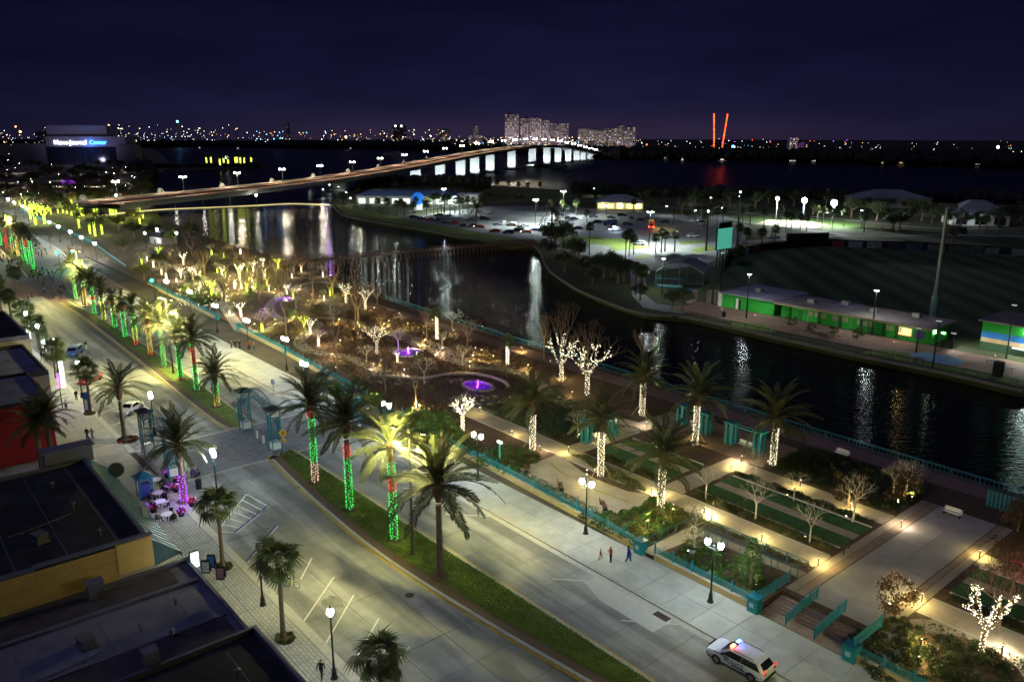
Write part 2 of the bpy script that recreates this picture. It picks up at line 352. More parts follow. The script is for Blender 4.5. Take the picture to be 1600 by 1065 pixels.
# sidewalks
M_paver = mat('grey_sidewalk_pavers', (0.33, 0.335, 0.325), 0.85, bump=(12, .2), var=0.06)
tt = M_paver.node_tree; br = tt.nodes.new('ShaderNodeTexBrick'); br.inputs['Scale'].default_value = 1.0
br.inputs['Brick Width'].default_value = 0.62; br.inputs['Row Height'].default_value = 0.31; br.inputs['Mortar Size'].default_value = 0.022
br.inputs['Color1'].default_value = (0.30, 0.31, 0.305, 1); br.inputs['Color2'].default_value = (0.37, 0.37, 0.35, 1); br.inputs['Mortar'].default_value = (0.13, 0.13, 0.125, 1)
gg = tt.nodes.new('ShaderNodeNewGeometry'); tt.links.new(gg.outputs['Position'], br.inputs['Vector']); tt.links.new(br.outputs['Color'], tt.nodes['Principled BSDF'].inputs['Base Color'])
pave('sidewalk', -88, 8, 17.2, 24.0, 0.11, 2.4, 2.27, M_paver)
pave('sidewalk_riverside', -231, 12, 49.85, 55.3, 0.11, 3.0, 2.72, M_side, g=.008, base=mat('sidewalk_joint', (.2, .2, .19), .9), skip=lambda s, t: -105 < s < -94)
pave('crossing_forecourt', -105, -94, 49.85, 58, 0.112, 2.2, 2.04, M_xw)
pave('plaza', -111, -88.2, 4, 24.0, 0.10, 3.8, 3.33, mat('plaza_concrete', (0.38, 0.34, 0.27), .85, noise=(.5, .15), bump=(12, .2), var=.06))
pave('sidewalk_north', -222, -111.2, 17, 24.0, 0.10, 3.7, 3.5, M_side)
b = MB()
for s0, s1 in ((-222, -106), (-93, 12)): b.box((s0+s1)/2, 24.4, 0, s1-s0, 0.76, 0.125)
put('kerb_street', b.mesh('kerb', M_kerb), kind='structure')
b = MB()
for s0, s1 in ((-231, -106), (-93, 12)): b.box((s0+s1)/2, 49.7, 0, s1-s0, 0.28, 0.15); b.box((s0+s1)/2, 49.2, 0.02, s1-s0, 0.6, 0.018)
put('kerb_riverside', b.mesh('kerb', M_kerb), kind='structure')
# planted medians
def median(name, left, right, z=0.16):
    left = smooth(left, 6); right = smooth(right, 6); loop = left+right[::-1]
    b = MB(); b.prism(loop, 0.0, z-0.01); put(name+'_base', b.mesh(name, M_kerb), kind='structure')
    b = MB()
    # painted yellow lines beside the kerbs
    b2 = MB(); band(b2, left, -0.30, -0.02, 0.05); band(b2, right, 0.02, 0.26, 0.05)
    put(name+'_yellow_line', b2.mesh('yellow_line', M_yelpaint), kind='structure')
    b = MB(); band(b, left, .30, 1.25, z+0.004); put(name+'_brick_edging', b.mesh('brick_edging', mat('brown_brick_edging', (.13, .085, .05), .9, noise=(6, .3), bump=(14, .6))), kind='structure')
    inL = [(p[0], p[1]) for p in left]; g = [(l[0], l[1]+1.25) for l in inL]+[(r[0], r[1]-0.3) for r in right[::-1]]
    g = [p for p in g]
    sheet(name+'_lawn', g, z+0.03, M_turf, thick=0.04)
    return g
gn = median('median_near', [(-93.2, 38.2), (-92, 37.3), (-76.8, 36.0), (-62, 35.5), (-47, 36.5), (-36, 37.7), (-20, 39.2), (12, 40.3)],
            [(-93.2, 40.2), (-92, 41.0), (-76, 41.2), (-62, 41.2), (-47, 41.5), (-36, 41.6), (-20, 41.6), (12, 41.4)])
gm = median('median_far', [(-221, 38.6), (-200, 38.9), (-161, 38.2), (-121, 37.0), (-108, 37.0), (-106.2, 38.2)],
            [(-221, 40.6), (-200, 41.5), (-161, 42.3), (-121, 41.4), (-108, 40.9), (-106.2, 40.2)])
gf = median('median_distant', [(-450, 46), (-400, 45.2), (-340, 43.0), (-266, 39.5)], [(-450, 49.5), (-400, 48.8), (-340, 47.0), (-266, 43.5)])
def in_poly(x, y, P):
    c = False
    for i in range(len(P)):
        (x0, y0), (x1, y1) = P[i], P[i-1]
        if (y0 > y) != (y1 > y) and x < (x1-x0)*(y-y0)/(y1-y0)+x0: c = not c
    return c
def tufts(name, poly, n, z, h, m, label, w=0.05):
    R = random.Random(hash(name) % 999 if False else len(name)*31); b = MB(); xs = [p[0] for p in poly]; ys = [p[1] for p in poly]; k = 0
    while k < n:
        x, y = R.uniform(min(xs), max(xs)), R.uniform(min(ys), max(ys))
        if not in_poly(x, y, poly): continue
        k += 1; a = R.random()*6.28; hh = h*R.uniform(.5, 1.3); dx, dy = w*math.cos(a), w*math.sin(a)
        b.tri((x-dx, y-dy, z), (x+dx, y+dy, z), (x+R.gauss(0, .5)*hh, y+R.gauss(0, .5)*hh, z+hh))
    return put(name, b.mesh(name, m), label=label, cat='grass', kind='stuff')
M_grass = mat('grass_blades', (0.145, 0.20, 0.028), 0.7, noise=(0.6, .45))
tufts('median_grass', gn, 24000, .18, .12, M_grass, 'short green grass covering the planted strip between the carriageways')
# road markings
b = MB(); M = b
def stripe(p, q, w=0.12, z=0.042, bb=None):
    p, q = Vector(p), Vector(q); d = (q-p).normalized(); nn = Vector((-d.y, d.x))*w/2
    bb.quad((*(p-nn), z), (*(q-nn), z), (*(q+nn), z), (*(p+nn), z))
st = [((471, 976), (522, 901)), ((504, 1014), (553, 929)), ((541, 1055), (592, 966)), ((470, 905), (487, 872)), ((575, 1090), (640, 1010))]
for i, (p, q) in enumerate(st):
    bb = MB(); stripe(S(*p), S(*q), .13, bb=bb); put('parking_stripe', bb.mesh('parking_stripe', M_whpaint), kind='structure')
for p, q in (((366, 832), (419, 790)), ((385, 877), (432, 820))):
    p, q = S(*p), S(*q); bb = MB(); stripe(p, q, .28, bb=bb); put('parking_stripe', bb.mesh('parking_stripe', M_blpaint), kind='structure')
    bb = MB(); stripe((p[0]+.3, p[1]), (q[0]+.3, q[1]), .10, bb=bb); put('parking_stripe', bb.mesh('parking_stripe', M_whpaint), kind='structure')
bb = MB()
P0, P1, P2, P3 = S(340, 830), S(366, 832), S(417, 790), S(385, 772)
for k in range(7):
    u = k/6; a = Vector(P0).lerp(Vector(P3), u); c = Vector(P1).lerp(Vector(P2), u); stripe(a, c, .12, bb=bb)
stripe(P0, P3, .12, bb=bb); put('hatched_bay', bb.mesh('hatched_bay', M_whpaint), kind='structure')
bb = MB()   # angled bays of the far carriageway and along the north kerb
for k in range(16):
    s = -112-6.6*k
    if k < 13: stripe((s, 25.0), (s-3.2, 30.6), .12, bb=bb)
    stripe((s+2, 49.0), (s-1.8, 44.6), .12, bb=bb)
for k in range(7):
    if k in (0, 2, 3, 5, 6): stripe((-88+8.6*k, 48.9), (-91.5+8.6*k, 45.6), .10, bb=bb)
put('parking_bay_lines', bb.mesh('parking_bay_lines', M_whpaint), kind='structure')
bb = MB(); a = S(880, 933); c = S(965, 1000)
bb.prism([(a[0]-.5, 47.4), (a[0]-.5, 49.0), (c[0]+1.2, 49.0), (c[0]+1.2, 46.4), (a[0]+2.5, 46.4)], 0.03, 0.046); put('road_patch', bb.mesh('road_patch', mat('pale_patch', (.43, .43, .40), .8, noise=(2, .1))), kind='structure')
bb = MB(); g0 = S(1034, 963)
bb.box(g0[0], g0[1], 0.036, 1.5, .75, .02); r_ = put('storm_drain', bb.mesh('drain_frame', mat('rusty_iron', (.06, .03, .025), .7, noise=(8, .4))), label='rusty iron storm drain grate in the road by the pale patch', cat='drain')
bb = MB()
for k in range(9): bb.box(g0[0]-.66+.165*k, g0[1], .056, .05, .66, .02)
put('grating', bb.mesh('grating', M_iron), r_)

# wear: oil stains in the bays, patches, manholes
R = random.Random(31)
M_oil = mat('oil_stain', (.185, .18, .165), .7, noise=(1.5, .35)); M_crack = mat('sealed_crack', (.06, .06, .058), .8)
for i, (px, py) in enumerate(((590, 1000), (520, 940), (560, 1040), (470, 885), (430, 850), (420, 800), (330, 640), (250, 600), (480, 600))):
    c = S(px, py); n = 14; bb = MB(); rr = R.uniform(.35, .9); k0 = bb.add([(c[0]+rr*R.uniform(.6, 1.2)*math.cos(2*PI*j/n)*1.6, c[1]+rr*R.uniform(.6, 1.2)*math.sin(2*PI*j/n), .0435) for j in range(n)]); bb.face(*range(k0, k0+n)); put('oil_stain', bb.mesh('oil_stain', M_oil), kind='structure')
for i in range(9):
    x, y = R.uniform(-88, -8), R.choice([R.uniform(26, 35), R.uniform(42.5, 48.5)]); bb = MB(); q = [(x+j*.7, y+R.uniform(-.25, .25)+.3*j*R.uniform(-.3, .6)) for j in range(7)]; band(bb, q, -.022, .022, .0445); put('sealed_crack', bb.mesh('sealed_crack', M_crack), kind='structure')
for i, (px, py) in enumerate(((640, 930), (470, 760), (830, 960), (590, 735), (300, 700))):
    c = S(px, py); bb = MB(); bb.lathe([(.42, .036), (.42, .05), (.36, .052)], 16, (c[0], c[1], 0)); put('manhole_cover', bb.mesh('manhole_cover', mat('rusty_iron', (.06, .03, .025), .7, noise=(8, .4))), label='round iron manhole cover '+['near the tall palm', 'before the crossing', 'in the riverside lane', 'beyond the lit palm', 'on the shop side lane'][i], cat='manhole cover', group='manhole covers')
# ================================================================== PARK GROUND
park = [(-330, 62.5), (-168, 62), (-160, 61), (-142, 60.9), (-111, 59), (-104.8, 58.6), (-104.8, 58.2), (-94.2, 58.2), (-92, 58.0), (-78, 56.9), (-68, 56.7), (-56, 56.2), (-46.3, 55.6), (-46.2, 58), (-44.6, 58), (-44.5, 55.6), (-33.3, 55.6),
        (-33.2, 59.6), (-24.7, 59.6), (-24.6, 55.6), (30, 55.6), (30, 97.4), (-121, 99.4), (-171, 101.8), (-230, 109), (-330, 113)]
sheet('park_ground', park, ZP, M_mulch, thick=0.6)
sheet('park_ground_far', [(-700, 84), (-420, 77), (-331, 71), (-331, 112), (-430, 125), (-600, 164), (-760, 212), (-900, 250)], 0.02, M_dirt)
Z1 = ZP+0.006
pa = pave('park_path', -92, -33.4, 65.6, 68.5, Z1, 2.9, 2.9, M_tan)
pave('park_path_south', -24, 14, 65.6, 68.5, Z1, 2.9, 2.9, M_tan)
pave('park_path_river', -53.5, -33.4, 78.9, 81.7, Z1, 2.9, 2.8, M_tan)
pave('park_path_river_south', -24, 14, 77.6, 80.4, Z1, 2.9, 2.8, M_tan)
pave('cross_path_north', -70.4, -67.6, 68.7, 90.0, Z1, 2.8, 2.66, M_tan)
pave('cross_path_south', -54.4, -51.6, 68.7, 82, Z1, 2.8, 2.66, M_tan)
pave('broad_walk', -31.4, -25.6, 60.2, 88, Z1, 2.9, 2.78, M_greyw)
for s0, s1 in ((-33.3, -32.4), (-32.35, -31.5), (-25.5, -24.9), (-24.85, -24.1)):
    sheet('broad_walk_border', rect(s0, s1, 60.2, 88), Z1+.03, M_tan2 if s0 in (-32.35, -25.5) else M_tan)
pave('pergola_plaza', -67.4, -50, 82.2, 91, Z1, 2.9, 2.93, mat('tan_brick_paving', (.30, .20, .125), .85, noise=(4, .2), bump=(12, .4), var=.08))
pave('riverwalk', -170, 14, 93.6, 97.0, Z1, 3.07, 3.4, M_redpav)
arc = [S(812, 732, ZP), S(830, 745, ZP), S(855, 764, ZP), S(880, 780, ZP), S(915, 795, ZP), S(955, 806, ZP), S(985, 795, ZP), S(1022, 782, ZP), S(1010, 772, ZP), S(980, 767, ZP), S(945, 754, ZP), S(910, 737, ZP), S(890, 722, ZP), S(872, 709, ZP)]
sheet('curved_terrace', arc, Z1+.02, M_tan, thick=.03)
b = MB()
for pts in ([(858, 722), (872, 734), (890, 746)], [(925, 764), (950, 772), (985, 785)]):
    q = smooth([S(*p, ZP) for p in pts], 5); band(b, q, -.12, .12, Z1+.024)
put('terrace_inlay', b.mesh('terrace_inlay', mat('green_inlay', (.20, .25, .03), .7)), kind='structure')
# lawns and pale strips between the two park paths
for s0, s1, nm in ((-66.8, -55.2, 'lawn_north'), (-50.8, -33.8, 'lawn_middle'), (-23.4, 14, 'lawn_south')):
    sheet(nm, rect(s0, s1, 70.9, 73.4), Z1+.03, M_darklawn, thick=.05); sheet(nm+'_river', rect(s0, s1, 74.8, 77.2), Z1+.03, M_darklawn, thick=.05)
    pave(nm+'_strip', s0, s1, 73.45, 74.75, Z1, 2.9, 1.3, M_tan, base=M_tan)
    b = MB(); b.box((s0+s1)/2, 70.75, ZP, s1-s0, .16, .10); b.box((s0+s1)/2, 77.35, ZP, s1-s0, .16, .10); put(nm+'_edging', b.mesh('edging', mat('pale_edging', (.45, .43, .40), .8)), kind='structure')
b = MB()
for s0, s1 in ((-92, -70.6), (-67.4, -54.6), (-51.4, -33.6), (-24, 14)):
    for t in (65.5, 68.6): b.box((s0+s1)/2, t, ZP, s1-s0, .16, .05)
put('path_kerb', b.mesh('path_kerb', mat('pale_edging', (.45, .43, .40), .8)), kind='structure')
# winding paths of the northern park
M_wpath = mat('winding_path', (.30, .26, .20), .85, noise=(.8, .18), bump=(12, .3))
def wpath(name, px, w, z=Z1):
    b = MB(); band(b, smooth([S(*p, ZP) for p in px], 6), -w/2, w/2, z); put(name, b.mesh(name, M_wpath), kind='structure')
wpath('winding_path', [(770, 648), (735, 634), (690, 615), (640, 597), (590, 578), (545, 558), (505, 552), (478, 545), (468, 533), (480, 520), (496, 508), (480, 498), (455, 497), (430, 510), (405, 518), (375, 515)], 2.6)
wpath('winding_path_river', [(1010, 668), (960, 655), (905, 640), (862, 618), (830, 590), (785, 576), (742, 572), (700, 560), (680, 548), (650, 537), (620, 524), (585, 516), (540, 500), (500, 496), (470, 500)], 2.4, Z1+.004)
wpath('winding_path_short', [(742, 574), (715, 556), (680, 538), (640, 525), (610, 517)], 2.0, Z1+.008)
wpath('winding_path_north', [(440, 500), (420, 480), (452, 452), (500, 440), (540, 452)], 2.2, Z1+.012)
wpath('winding_path_lawn', [(375, 515), (345, 470), (330, 440), (280, 420), (240, 405), (215, 405)], 2.4, Z1+.016)
def disc(cx, cy, r, n=28, ry=None): return [(cx+r*math.cos(2*PI*i/n), cy+(ry or r)*math.sin(2*PI*i/n)) for i in range(n)]
b = MB(); cx, cy = S(1502, 1040, ZP); n = 30
pts = [(cx+5.2*math.cos(a), cy+5.2*math.sin(a)) for a in [PI*2*i/n for i in range(n+1)]]; band(b, pts, -1.0, 1.0, Z1+.004); put('ring_path', b.mesh('ring_path', M_wpath), kind='structure')
cxl, cyl = S(905, 660, ZP); sheet('oval_lawn', disc(*S(893, 661, ZP), 4.6, ry=3.6), Z1+.02, M_darklawn, thick=.03)
# dry stream bed and pond basins
bed = [S(*p, ZP) for p in ((560, 560), (600, 575), (640, 592), (700, 590), (770, 598), (790, 612), (770, 628), (735, 640), (690, 628), (640, 612), (590, 592))]
M_bed = mat('pebble_bed', (.13, .10, .075), .9, noise=(3, .5), bump=(6, 1.0)); sheet('stream_bed', bed, Z1+.002, M_bed)

# ================================================================== FAR BANK (island with the ball ground)
ci = [S(1750, 640), S(1600, 609), (-54, 144.2), (-69, 143.6), (-87.5, 144.0), (-110, 145.2), (-119, 140.6), (-131, 142.8), (-152, 150.6), (-181, 167), (-212, 191), (-226, 199), (-242, 201), (-260, 194), (-301, 197.5), (-344, 199), (-382, 204), (-441, 229),
      S(523, 306), S(545, 294), S(600, 288), S(680, 287), S(760, 289), S(880, 297), S(1000, 303), S(1200, 307), S(1400, 309), S(1600, 312), S(1900, 318)]
b = MB(); b.prism(ci, -2.5, -0.02); put('island_ground', b.mesh('island_ground', mat('island_grass', (.050, .058, .020), .95, noise=(.12, .4), bump=(4, .8))), kind='structure')
b = MB(); bank = smooth(ci[1:18], 4); band(b, bank, -.05, .5, -.4, .12); put('seawall', b.mesh('seawall', mat('seawall_concrete', (.16, .15, .13), .9, noise=(1, .3))), kind='structure')
M_lot = mat('lot_asphalt', (.17, .18, .175), .85, noise=(.12, .3), bump=(6, .3))
lot = [S(*p) for p in ((625, 343), (690, 331), (765, 322), (880, 322), (960, 329), (1040, 334), (1135, 338), (1175, 355), (1165, 375), (1135, 395), (1105, 412), (1050, 420), (1006, 424), (985, 420), (950, 406), (880, 392), (838, 381), (800, 371), (720, 358))]
sheet('car_park', lot, 0.004, M_lot)
sheet('lot_lane', [S(*p) for p in ((985, 420), (1006, 424), (1010, 445), (1008, 460), (1025, 474), (1062, 480), (1070, 490), (1040, 487), (1005, 480), (988, 462), (985, 440))], .008, mat('lane_concrete', (.26, .26, .25), .85, noise=(.4, .2)))
for nm, px, w in (('outfield_road', [(1165, 378), (1220, 374), (1300, 369), (1380, 369), (1480, 367), (1620, 370)], 5), ('park_road', [(1120, 336), (1160, 346), (1210, 352), (1280, 362), (1330, 368)], 4), ('shore_road', [(640, 330), (740, 318), (860, 312), (960, 317), (1120, 330), (1230, 336), (1300, 341), (1400, 352), (1480, 357), (1620, 357)], 4)):
    b = MB(); band(b, smooth([S(*p) for p in px], 4), -w/2, w/2, .012); put(nm, b.mesh(nm, M_lot), kind='structure')
for px in ([(905, 380), (930, 372), (985, 374), (1010, 383), (960, 384)], [(950, 385), (1000, 383), (1020, 387), (960, 391)], [(1080, 390), (1110, 384), (1120, 390), (1090, 395)], [(1060, 378), (1100, 376), (1110, 379), (1065, 382)], [(988, 402), (1010, 396), (1022, 401), (1000, 406)], [(862, 372), (930, 369), (945, 373), (880, 378)]):
    sheet('lot_grass_island', [S(*p) for p in px], .06, M_turf, thick=.06)
sheet('volleyball_sand', [S(*p) for p in ((1178, 350), (1200, 343), (1262, 345), (1292, 352), (1272, 357), (1230, 355))], .02, mat('pale_sand', (.48, .44, .34), .95, noise=(1, .15)))
sheet('court_lawn', [S(*p) for p in ((1130, 345), (1200, 336), (1330, 345), (1360, 362), (1270, 364), (1200, 356))], .006, M_lawn)
sheet('lit_lawn', [S(*p) for p in ((760, 318), (840, 298), (905, 303), (880, 312))], .006, M_lawn)
sheet('bank_lawn', [S(*p) for p in ((522, 319), (545, 322), (640, 344), (720, 359), (800, 372), (835, 384), (800, 390), (729, 371), (653, 355), (582, 343), (537, 333))], .01, M_turf)
# ball field with mown stripes
M_field = mat('outfield_grass', (.022, .040, .012), .95)
tt = M_field.node_tree; gg = tt.nodes.new('ShaderNodeNewGeometry'); wv = tt.nodes.new('ShaderNodeTexWave'); wv.bands_direction = 'DIAGONAL'; wv.inputs['Scale'].default_value = .05; wv.inputs['Distortion'].default_value = .6
rr = tt.nodes.new('ShaderNodeValToRGB'); rr.color_ramp.elements[0].color = (.030, .052, .018, 1); rr.color_ramp.elements[1].color = (.075, .115, .040, 1)
tt.links.new(gg.outputs['Position'], wv.inputs['Vector']); tt.links.new(wv.outputs[0], rr.inputs[0]); tt.links.new(rr.outputs[0], tt.nodes['Principled BSDF'].inputs['Base Color'])
sheet('ball_field', [S(*p) for p in ((1128, 425), (1140, 402), (1180, 391), (1330, 384), (1630, 398), (1700, 460), (1640, 560), (1525, 520), (1440, 505), (1240, 458), (1150, 440))], .01, M_field)
M_prom = mat('promenade_paving', (.26, .155, .105), .85, noise=(.5, .25), bump=(9, .4), var=.08)
pave('promenade', -119, -2, 148.6, 161, .012, 3.9, 3.1, M_prom)
sheet('promenade_lawn', [S(*p) for p in ((1140, 505), (1190, 505), (1215, 520), (1150, 512))], .06, M_turf); sheet('promenade_lawn_south', [S(*p) for p in ((1340, 552), (1375, 545), (1420, 553), (1480, 572), (1560, 583), (1610, 596), (1610, 608), (1480, 580))], .06, M_turf)
b = MB(); b.prism(disc(*S(1463, 560), 4.6, 24, 3.4), 0, .07); put('splash_pad', b.mesh('splash_pad', mat('blue_pad', (.12, .24, .36), .6, noise=(.6, .2))), label='round pale blue splash pad on the brick promenade', cat='splash pad')
# distant shores
far = [S(-300, 226), S(250, 224), S(400, 229), S(520, 231), S(640, 233), S(760, 236), S(880, 241), S(940, 246), S(1000, 247), S(1160, 250), S(1300, 253), S(1420, 256), S(1600, 260), S(2000, 268), (1500, 8500), (-8500, 8500), (-8500, 1500)]
b = MB(); b.prism(far, -2, .4); put('far_shore', b.mesh('far_shore', M_farland), kind='structure')
b = MB(); b.prism([S(*p) for p in ((255, 262), (300, 258), (380, 256), (412, 260), (360, 264), (280, 268))], -2, .2); put('causeway_island', b.mesh('causeway_island', M_farland), kind='structure')
# ================================================================== BUILDERS: plants
def frond_mesh(R, L=4.0, n=26, droop=0.55, name='frond'):
    b = MB(); pts = []
    for i in range(9):
        u = i/8; pts.append((L*u*(1-.12*u*u), 0.10*math.sin(u*3)*R.uniform(-1, 1), L*droop*(0.45*u-1.0*u*u)))
    b.tube(pts, [.055*(1-.85*i/8) for i in range(9)], 3, cap=False)
    for i in range(n):
        u = 0.10+0.90*(i+.5)/n; k = u*8; a = int(min(7, k)); f = k-a
        p = Vector(pts[a]).lerp(Vector(pts[a+1]), f); d = (Vector(pts[a+1])-Vector(pts[a])).normalized()
        ll = L*0.135*math.sin(PI*min(1, .16+.80*u))**.7*R.uniform(.85, 1.1)
        for sgn in (-1, 1):
            tip = p+d*ll*.72+Vector((0, sgn*ll*.75, R.uniform(-.02, .22)*ll-.04))
            w = d*0.062
            q = p.lerp(tip, .45)
            m = b.add((p-w, q-w*1.3, tip, q+w*1.3)); b.face(m, m+1, m+2, m+3)
    return b.mesh(name, M_frond)
_R = random.Random(3)
FRONDS = [frond_mesh(_R, 3.7, droop=d) for d in (.42, .55, .7, .36)]
FROND_FAR = []
def crown_mesh(seed, nf=34, L=3.3):
    """a whole distant crown as one mesh"""
    R = random.Random(seed); b = MB()
    for i in range(nf):
        el = math.radians(R.uniform(-38, 78)); az = 2.399*i+R.uniform(-.2, .2); l = L*R.uniform(.85, 1.1)
        dr = Vector((math.cos(az)*math.cos(el), math.sin(az)*math.cos(el), math.sin(el))); sd = Vector((-math.sin(az), math.cos(az), 0)); pr = Vector((0, 0, .2))
        P = [pr+dr*l*u-Vector((0, 0, 1))*l*.42*u*u for u in (0, .25, .5, .75, 1)]
        for j in range(4):
            for k in range(4):
                u = (k+R.random())/4; p = P[j].lerp(P[j+1], u); d = (P[j+1]-P[j]).normalized(); ll = l*.16*(1-.3*j/4)
                for sg in (-1, 1):
                    tip = p+d*ll*.8+sd*sg*ll*.8; w = d*.09; b.tri(p-w, p+w, tip)
    return b.mesh('crown', M_frond)
CROWNS = [crown_mesh(s) for s in (11, 12, 13)]
def palm_trunk(h, r0=.30, r1=.27, bulge=.42):
    b = MB(); pr = [(r0*1.35, 0), (r0*1.1, .35)]
    n = max(4, int(h/0.5))
    for i in range(1, n): u = i/n; pr.append((r0+(r1-r0)*u+(.02 if i % 2 else -.02), .35+(h-1.9-.35)*u))
    b.lathe(pr, 9)
    return b
def boots_mesh(h, bulge):
    b = MB(); b.lathe([(.27, h-2.0), (.33, h-1.6), (bulge, h-.9), (bulge*1.05, h-.35), (.25, h+.1)], 10)
    R = random.Random(5)
    for i in range(60):
        a = 2.399*i; z = h-1.8+1.8*i/60; r = .30+.16*math.sin(PI*i/60)
        x, y = r*math.cos(a), r*math.sin(a); b.quad((x-.08*math.sin(a), y+.08*math.cos(a), z), (x+.08*math.sin(a), y-.08*math.cos(a), z), (x*1.25+.03, y*1.25, z+.28), (x*1.25-.03, y*1.25, z+.28))
    return b
def wrap_lights(b, h0, h1, r, dens=34, size=.034, seed=0):
    """bulbs wound round a trunk"""
    R = random.Random(seed); n = int((h1-h0)*dens)
    for i in range(n):
        a = i*2.399+R.uniform(-.4, .4); z = h0+(h1-h0)*(i+R.random())/n; rr = r*R.uniform(1.0, 1.12)
        b.octa((rr*math.cos(a), rr*math.sin(a), z), size*R.uniform(.75, 1.25))
GL = {'g': G_green, 'r': G_red, 'y': G_yel, 'a': G_amber, 'p': G_pink, 'w': G_white, 'c': G_cool, 'v': G_purp}
NM = {'g': 'green', 'r': 'red', 'y': 'yellow', 'a': 'amber', 'p': 'pale pink', 'w': 'white', 'c': 'white', 'v': 'purple'}
_mesh_cache = {}
def date_palm(label, loc, h, segs=(), near=True, group=None, sca=1.0, nf=34, stakes=False, seed=0, dens=30, bulge=.42, collar=True, size=.040):
    sca = sca*1.30
    R = random.Random(seed*7+1); r = thing('date_palm', label, 'palm tree', loc, R.random()*6.28, group)
    hk = round(h, 1)
    if ('dt', hk) not in _mesh_cache: _mesh_cache['dt', hk] = palm_trunk(hk).mesh('trunk', M_bark); _mesh_cache['db', hk, bulge] = boots_mesh(hk, bulge).mesh('frond_boots', M_boots)
    if ('db', hk, bulge) not in _mesh_cache: _mesh_cache['db', hk, bulge] = boots_mesh(hk, bulge).mesh('frond_boots', M_boots)
    put('trunk', _mesh_cache['dt', hk], r)
    put('frond_boots', _mesh_cache['db', hk, bulge], r)
    if near:
        for i in range(nf):
            u = (i+.5)/nf; el = math.radians(80-105*u+R.uniform(-7, 7)); az = 2.399*i+R.uniform(-.15, .15)
            put('frond', FRONDS[i % 4], r, (0, 0, hk-.1-.5*u), (R.uniform(-.5, .5), -el, az), sca*R.uniform(.85, 1.08))
    else: put('crown', CROWNS[seed % 3], r, (0, 0, hk), (0, 0, R.random()*6), sca)
    for c, h0, h1 in segs:
        b = MB(); wrap_lights(b, h0, h1, .37 if h0 < hk-2.2 else .46, dens, size, seed)
        put('light_string', b.mesh('light_string', GL[c]), r, label=NM[c]+' light string wound round the trunk', kind='stuff')
    if stakes:
        for k in range(3):
            a = k*2.09+.5; b = MB(); b.tube([(1.5*math.cos(a), 1.5*math.sin(a), 0), (.3*math.cos(a), .3*math.sin(a), 1.9)], .05, 4); put('support_stake', b.mesh('support_stake', mat('pale_timber', (.38, .28, .15), .8)), r)
    if collar:
        b = MB(); b.lathe([(.95, -.02), (.85, .05), (.45, .09)], 12); put('mulch_ring', b.mesh('mulch_ring', M_mulch), r)
    return r
def fan_crown(seed, n=46, L=1.75):
    R = random.Random(seed); b = MB()
    for i in range(n):
        el = math.radians(75-125*(i+.5)/n+R.uniform(-10, 10)); az = 2.399*i+R.uniform(-.2, .2)
        d = Vector((math.cos(az)*math.cos(el), math.sin(az)*math.cos(el), math.sin(el))); c = d*L*R.uniform(.45, .62); sd = Vector((-math.sin(az), math.cos(az), 0)); up = sd.cross(d)*-1
        b.tube([(0, 0, 0), c*.6, c], [.03, .02, .015], 3, cap=False)
        for k in range(11):
            a = math.radians(-105+21*k); l = L*.62*R.uniform(.8, 1.05)*(1-.25*abs(k-5)/5)
            dd = d*math.cos(a)+sd*math.sin(a); tip = c+dd*l-Vector((0, 0, .38*l)); w = (d*-math.sin(a)+sd*math.cos(a))*.075
            mid = c+dd*l*.5+up*.05; m = b.add((c, mid-w, tip, mid+w)); b.face(m, m+1, m+2, m+3)
    return b.mesh('crown', M_fan)
FANS = [fan_crown(s) for s in (21, 22, 23)]
def fan_leaf_mesh(seed):
    R = random.Random(seed); b = MB(); L = 1.75; b.tube([(0, 0, 0), (.5, 0, .03), (1.15, 0, -.03)], [.03, .02, .015], 3, cap=False)
    for k in range(15):
        a = math.radians(-115+16.4*k); l = 1.15*R.uniform(.8, 1.1)*(1-.25*abs(k-7)/7); dd = Vector((math.cos(a), math.sin(a), 0)); c = Vector((1.15, 0, -.03))
        tip = c+dd*l-Vector((0, 0, .55*l)); w = Vector((-math.sin(a), math.cos(a), 0))*.075; mid = c+dd*l*.5+Vector((0, 0, .04))
        m = b.add((c, mid-w, tip, mid+w)); b.face(m, m+1, m+2, m+3)
    return b.mesh('fan_leaf', M_fan)
FLEAF = [fan_leaf_mesh(s) for s in (1, 2, 3)]
def cabbage_palm(label, loc, h, near=False, group=None, sca=1.0, seed=0, lean=0.0, cat='palm tree', n=30):
    R = random.Random(seed*13+5); r = thing('cabbage_palm', label, cat, loc, R.random()*6.28, group)
    hk = round(h*2)/2
    if ('ct', hk) not in _mesh_cache:
        b = MB(); b.tube([(0, 0, 0), (.05, 0, hk*.3), (.08, .03, hk*.7), (.0, 0, hk)], [.24, .19, .17, .2], 7); _mesh_cache['ct', hk] = b.mesh('trunk', M_bark)
    put('trunk', _mesh_cache['ct', hk], r)
    if near:
        for i in range(n):
            u = (i+.5)/n; put('fan_leaf', FLEAF[i % 3], r, (0, 0, hk-.1), (R.uniform(-.4, .4), -math.radians(80-125*u+R.uniform(-14, 14)), 2.399*i), sca*R.uniform(.75, 1.15))
    else: put('crown', FANS[seed % 3], r, (0, 0, hk), (0, 0, R.random()*6), sca)
    return r
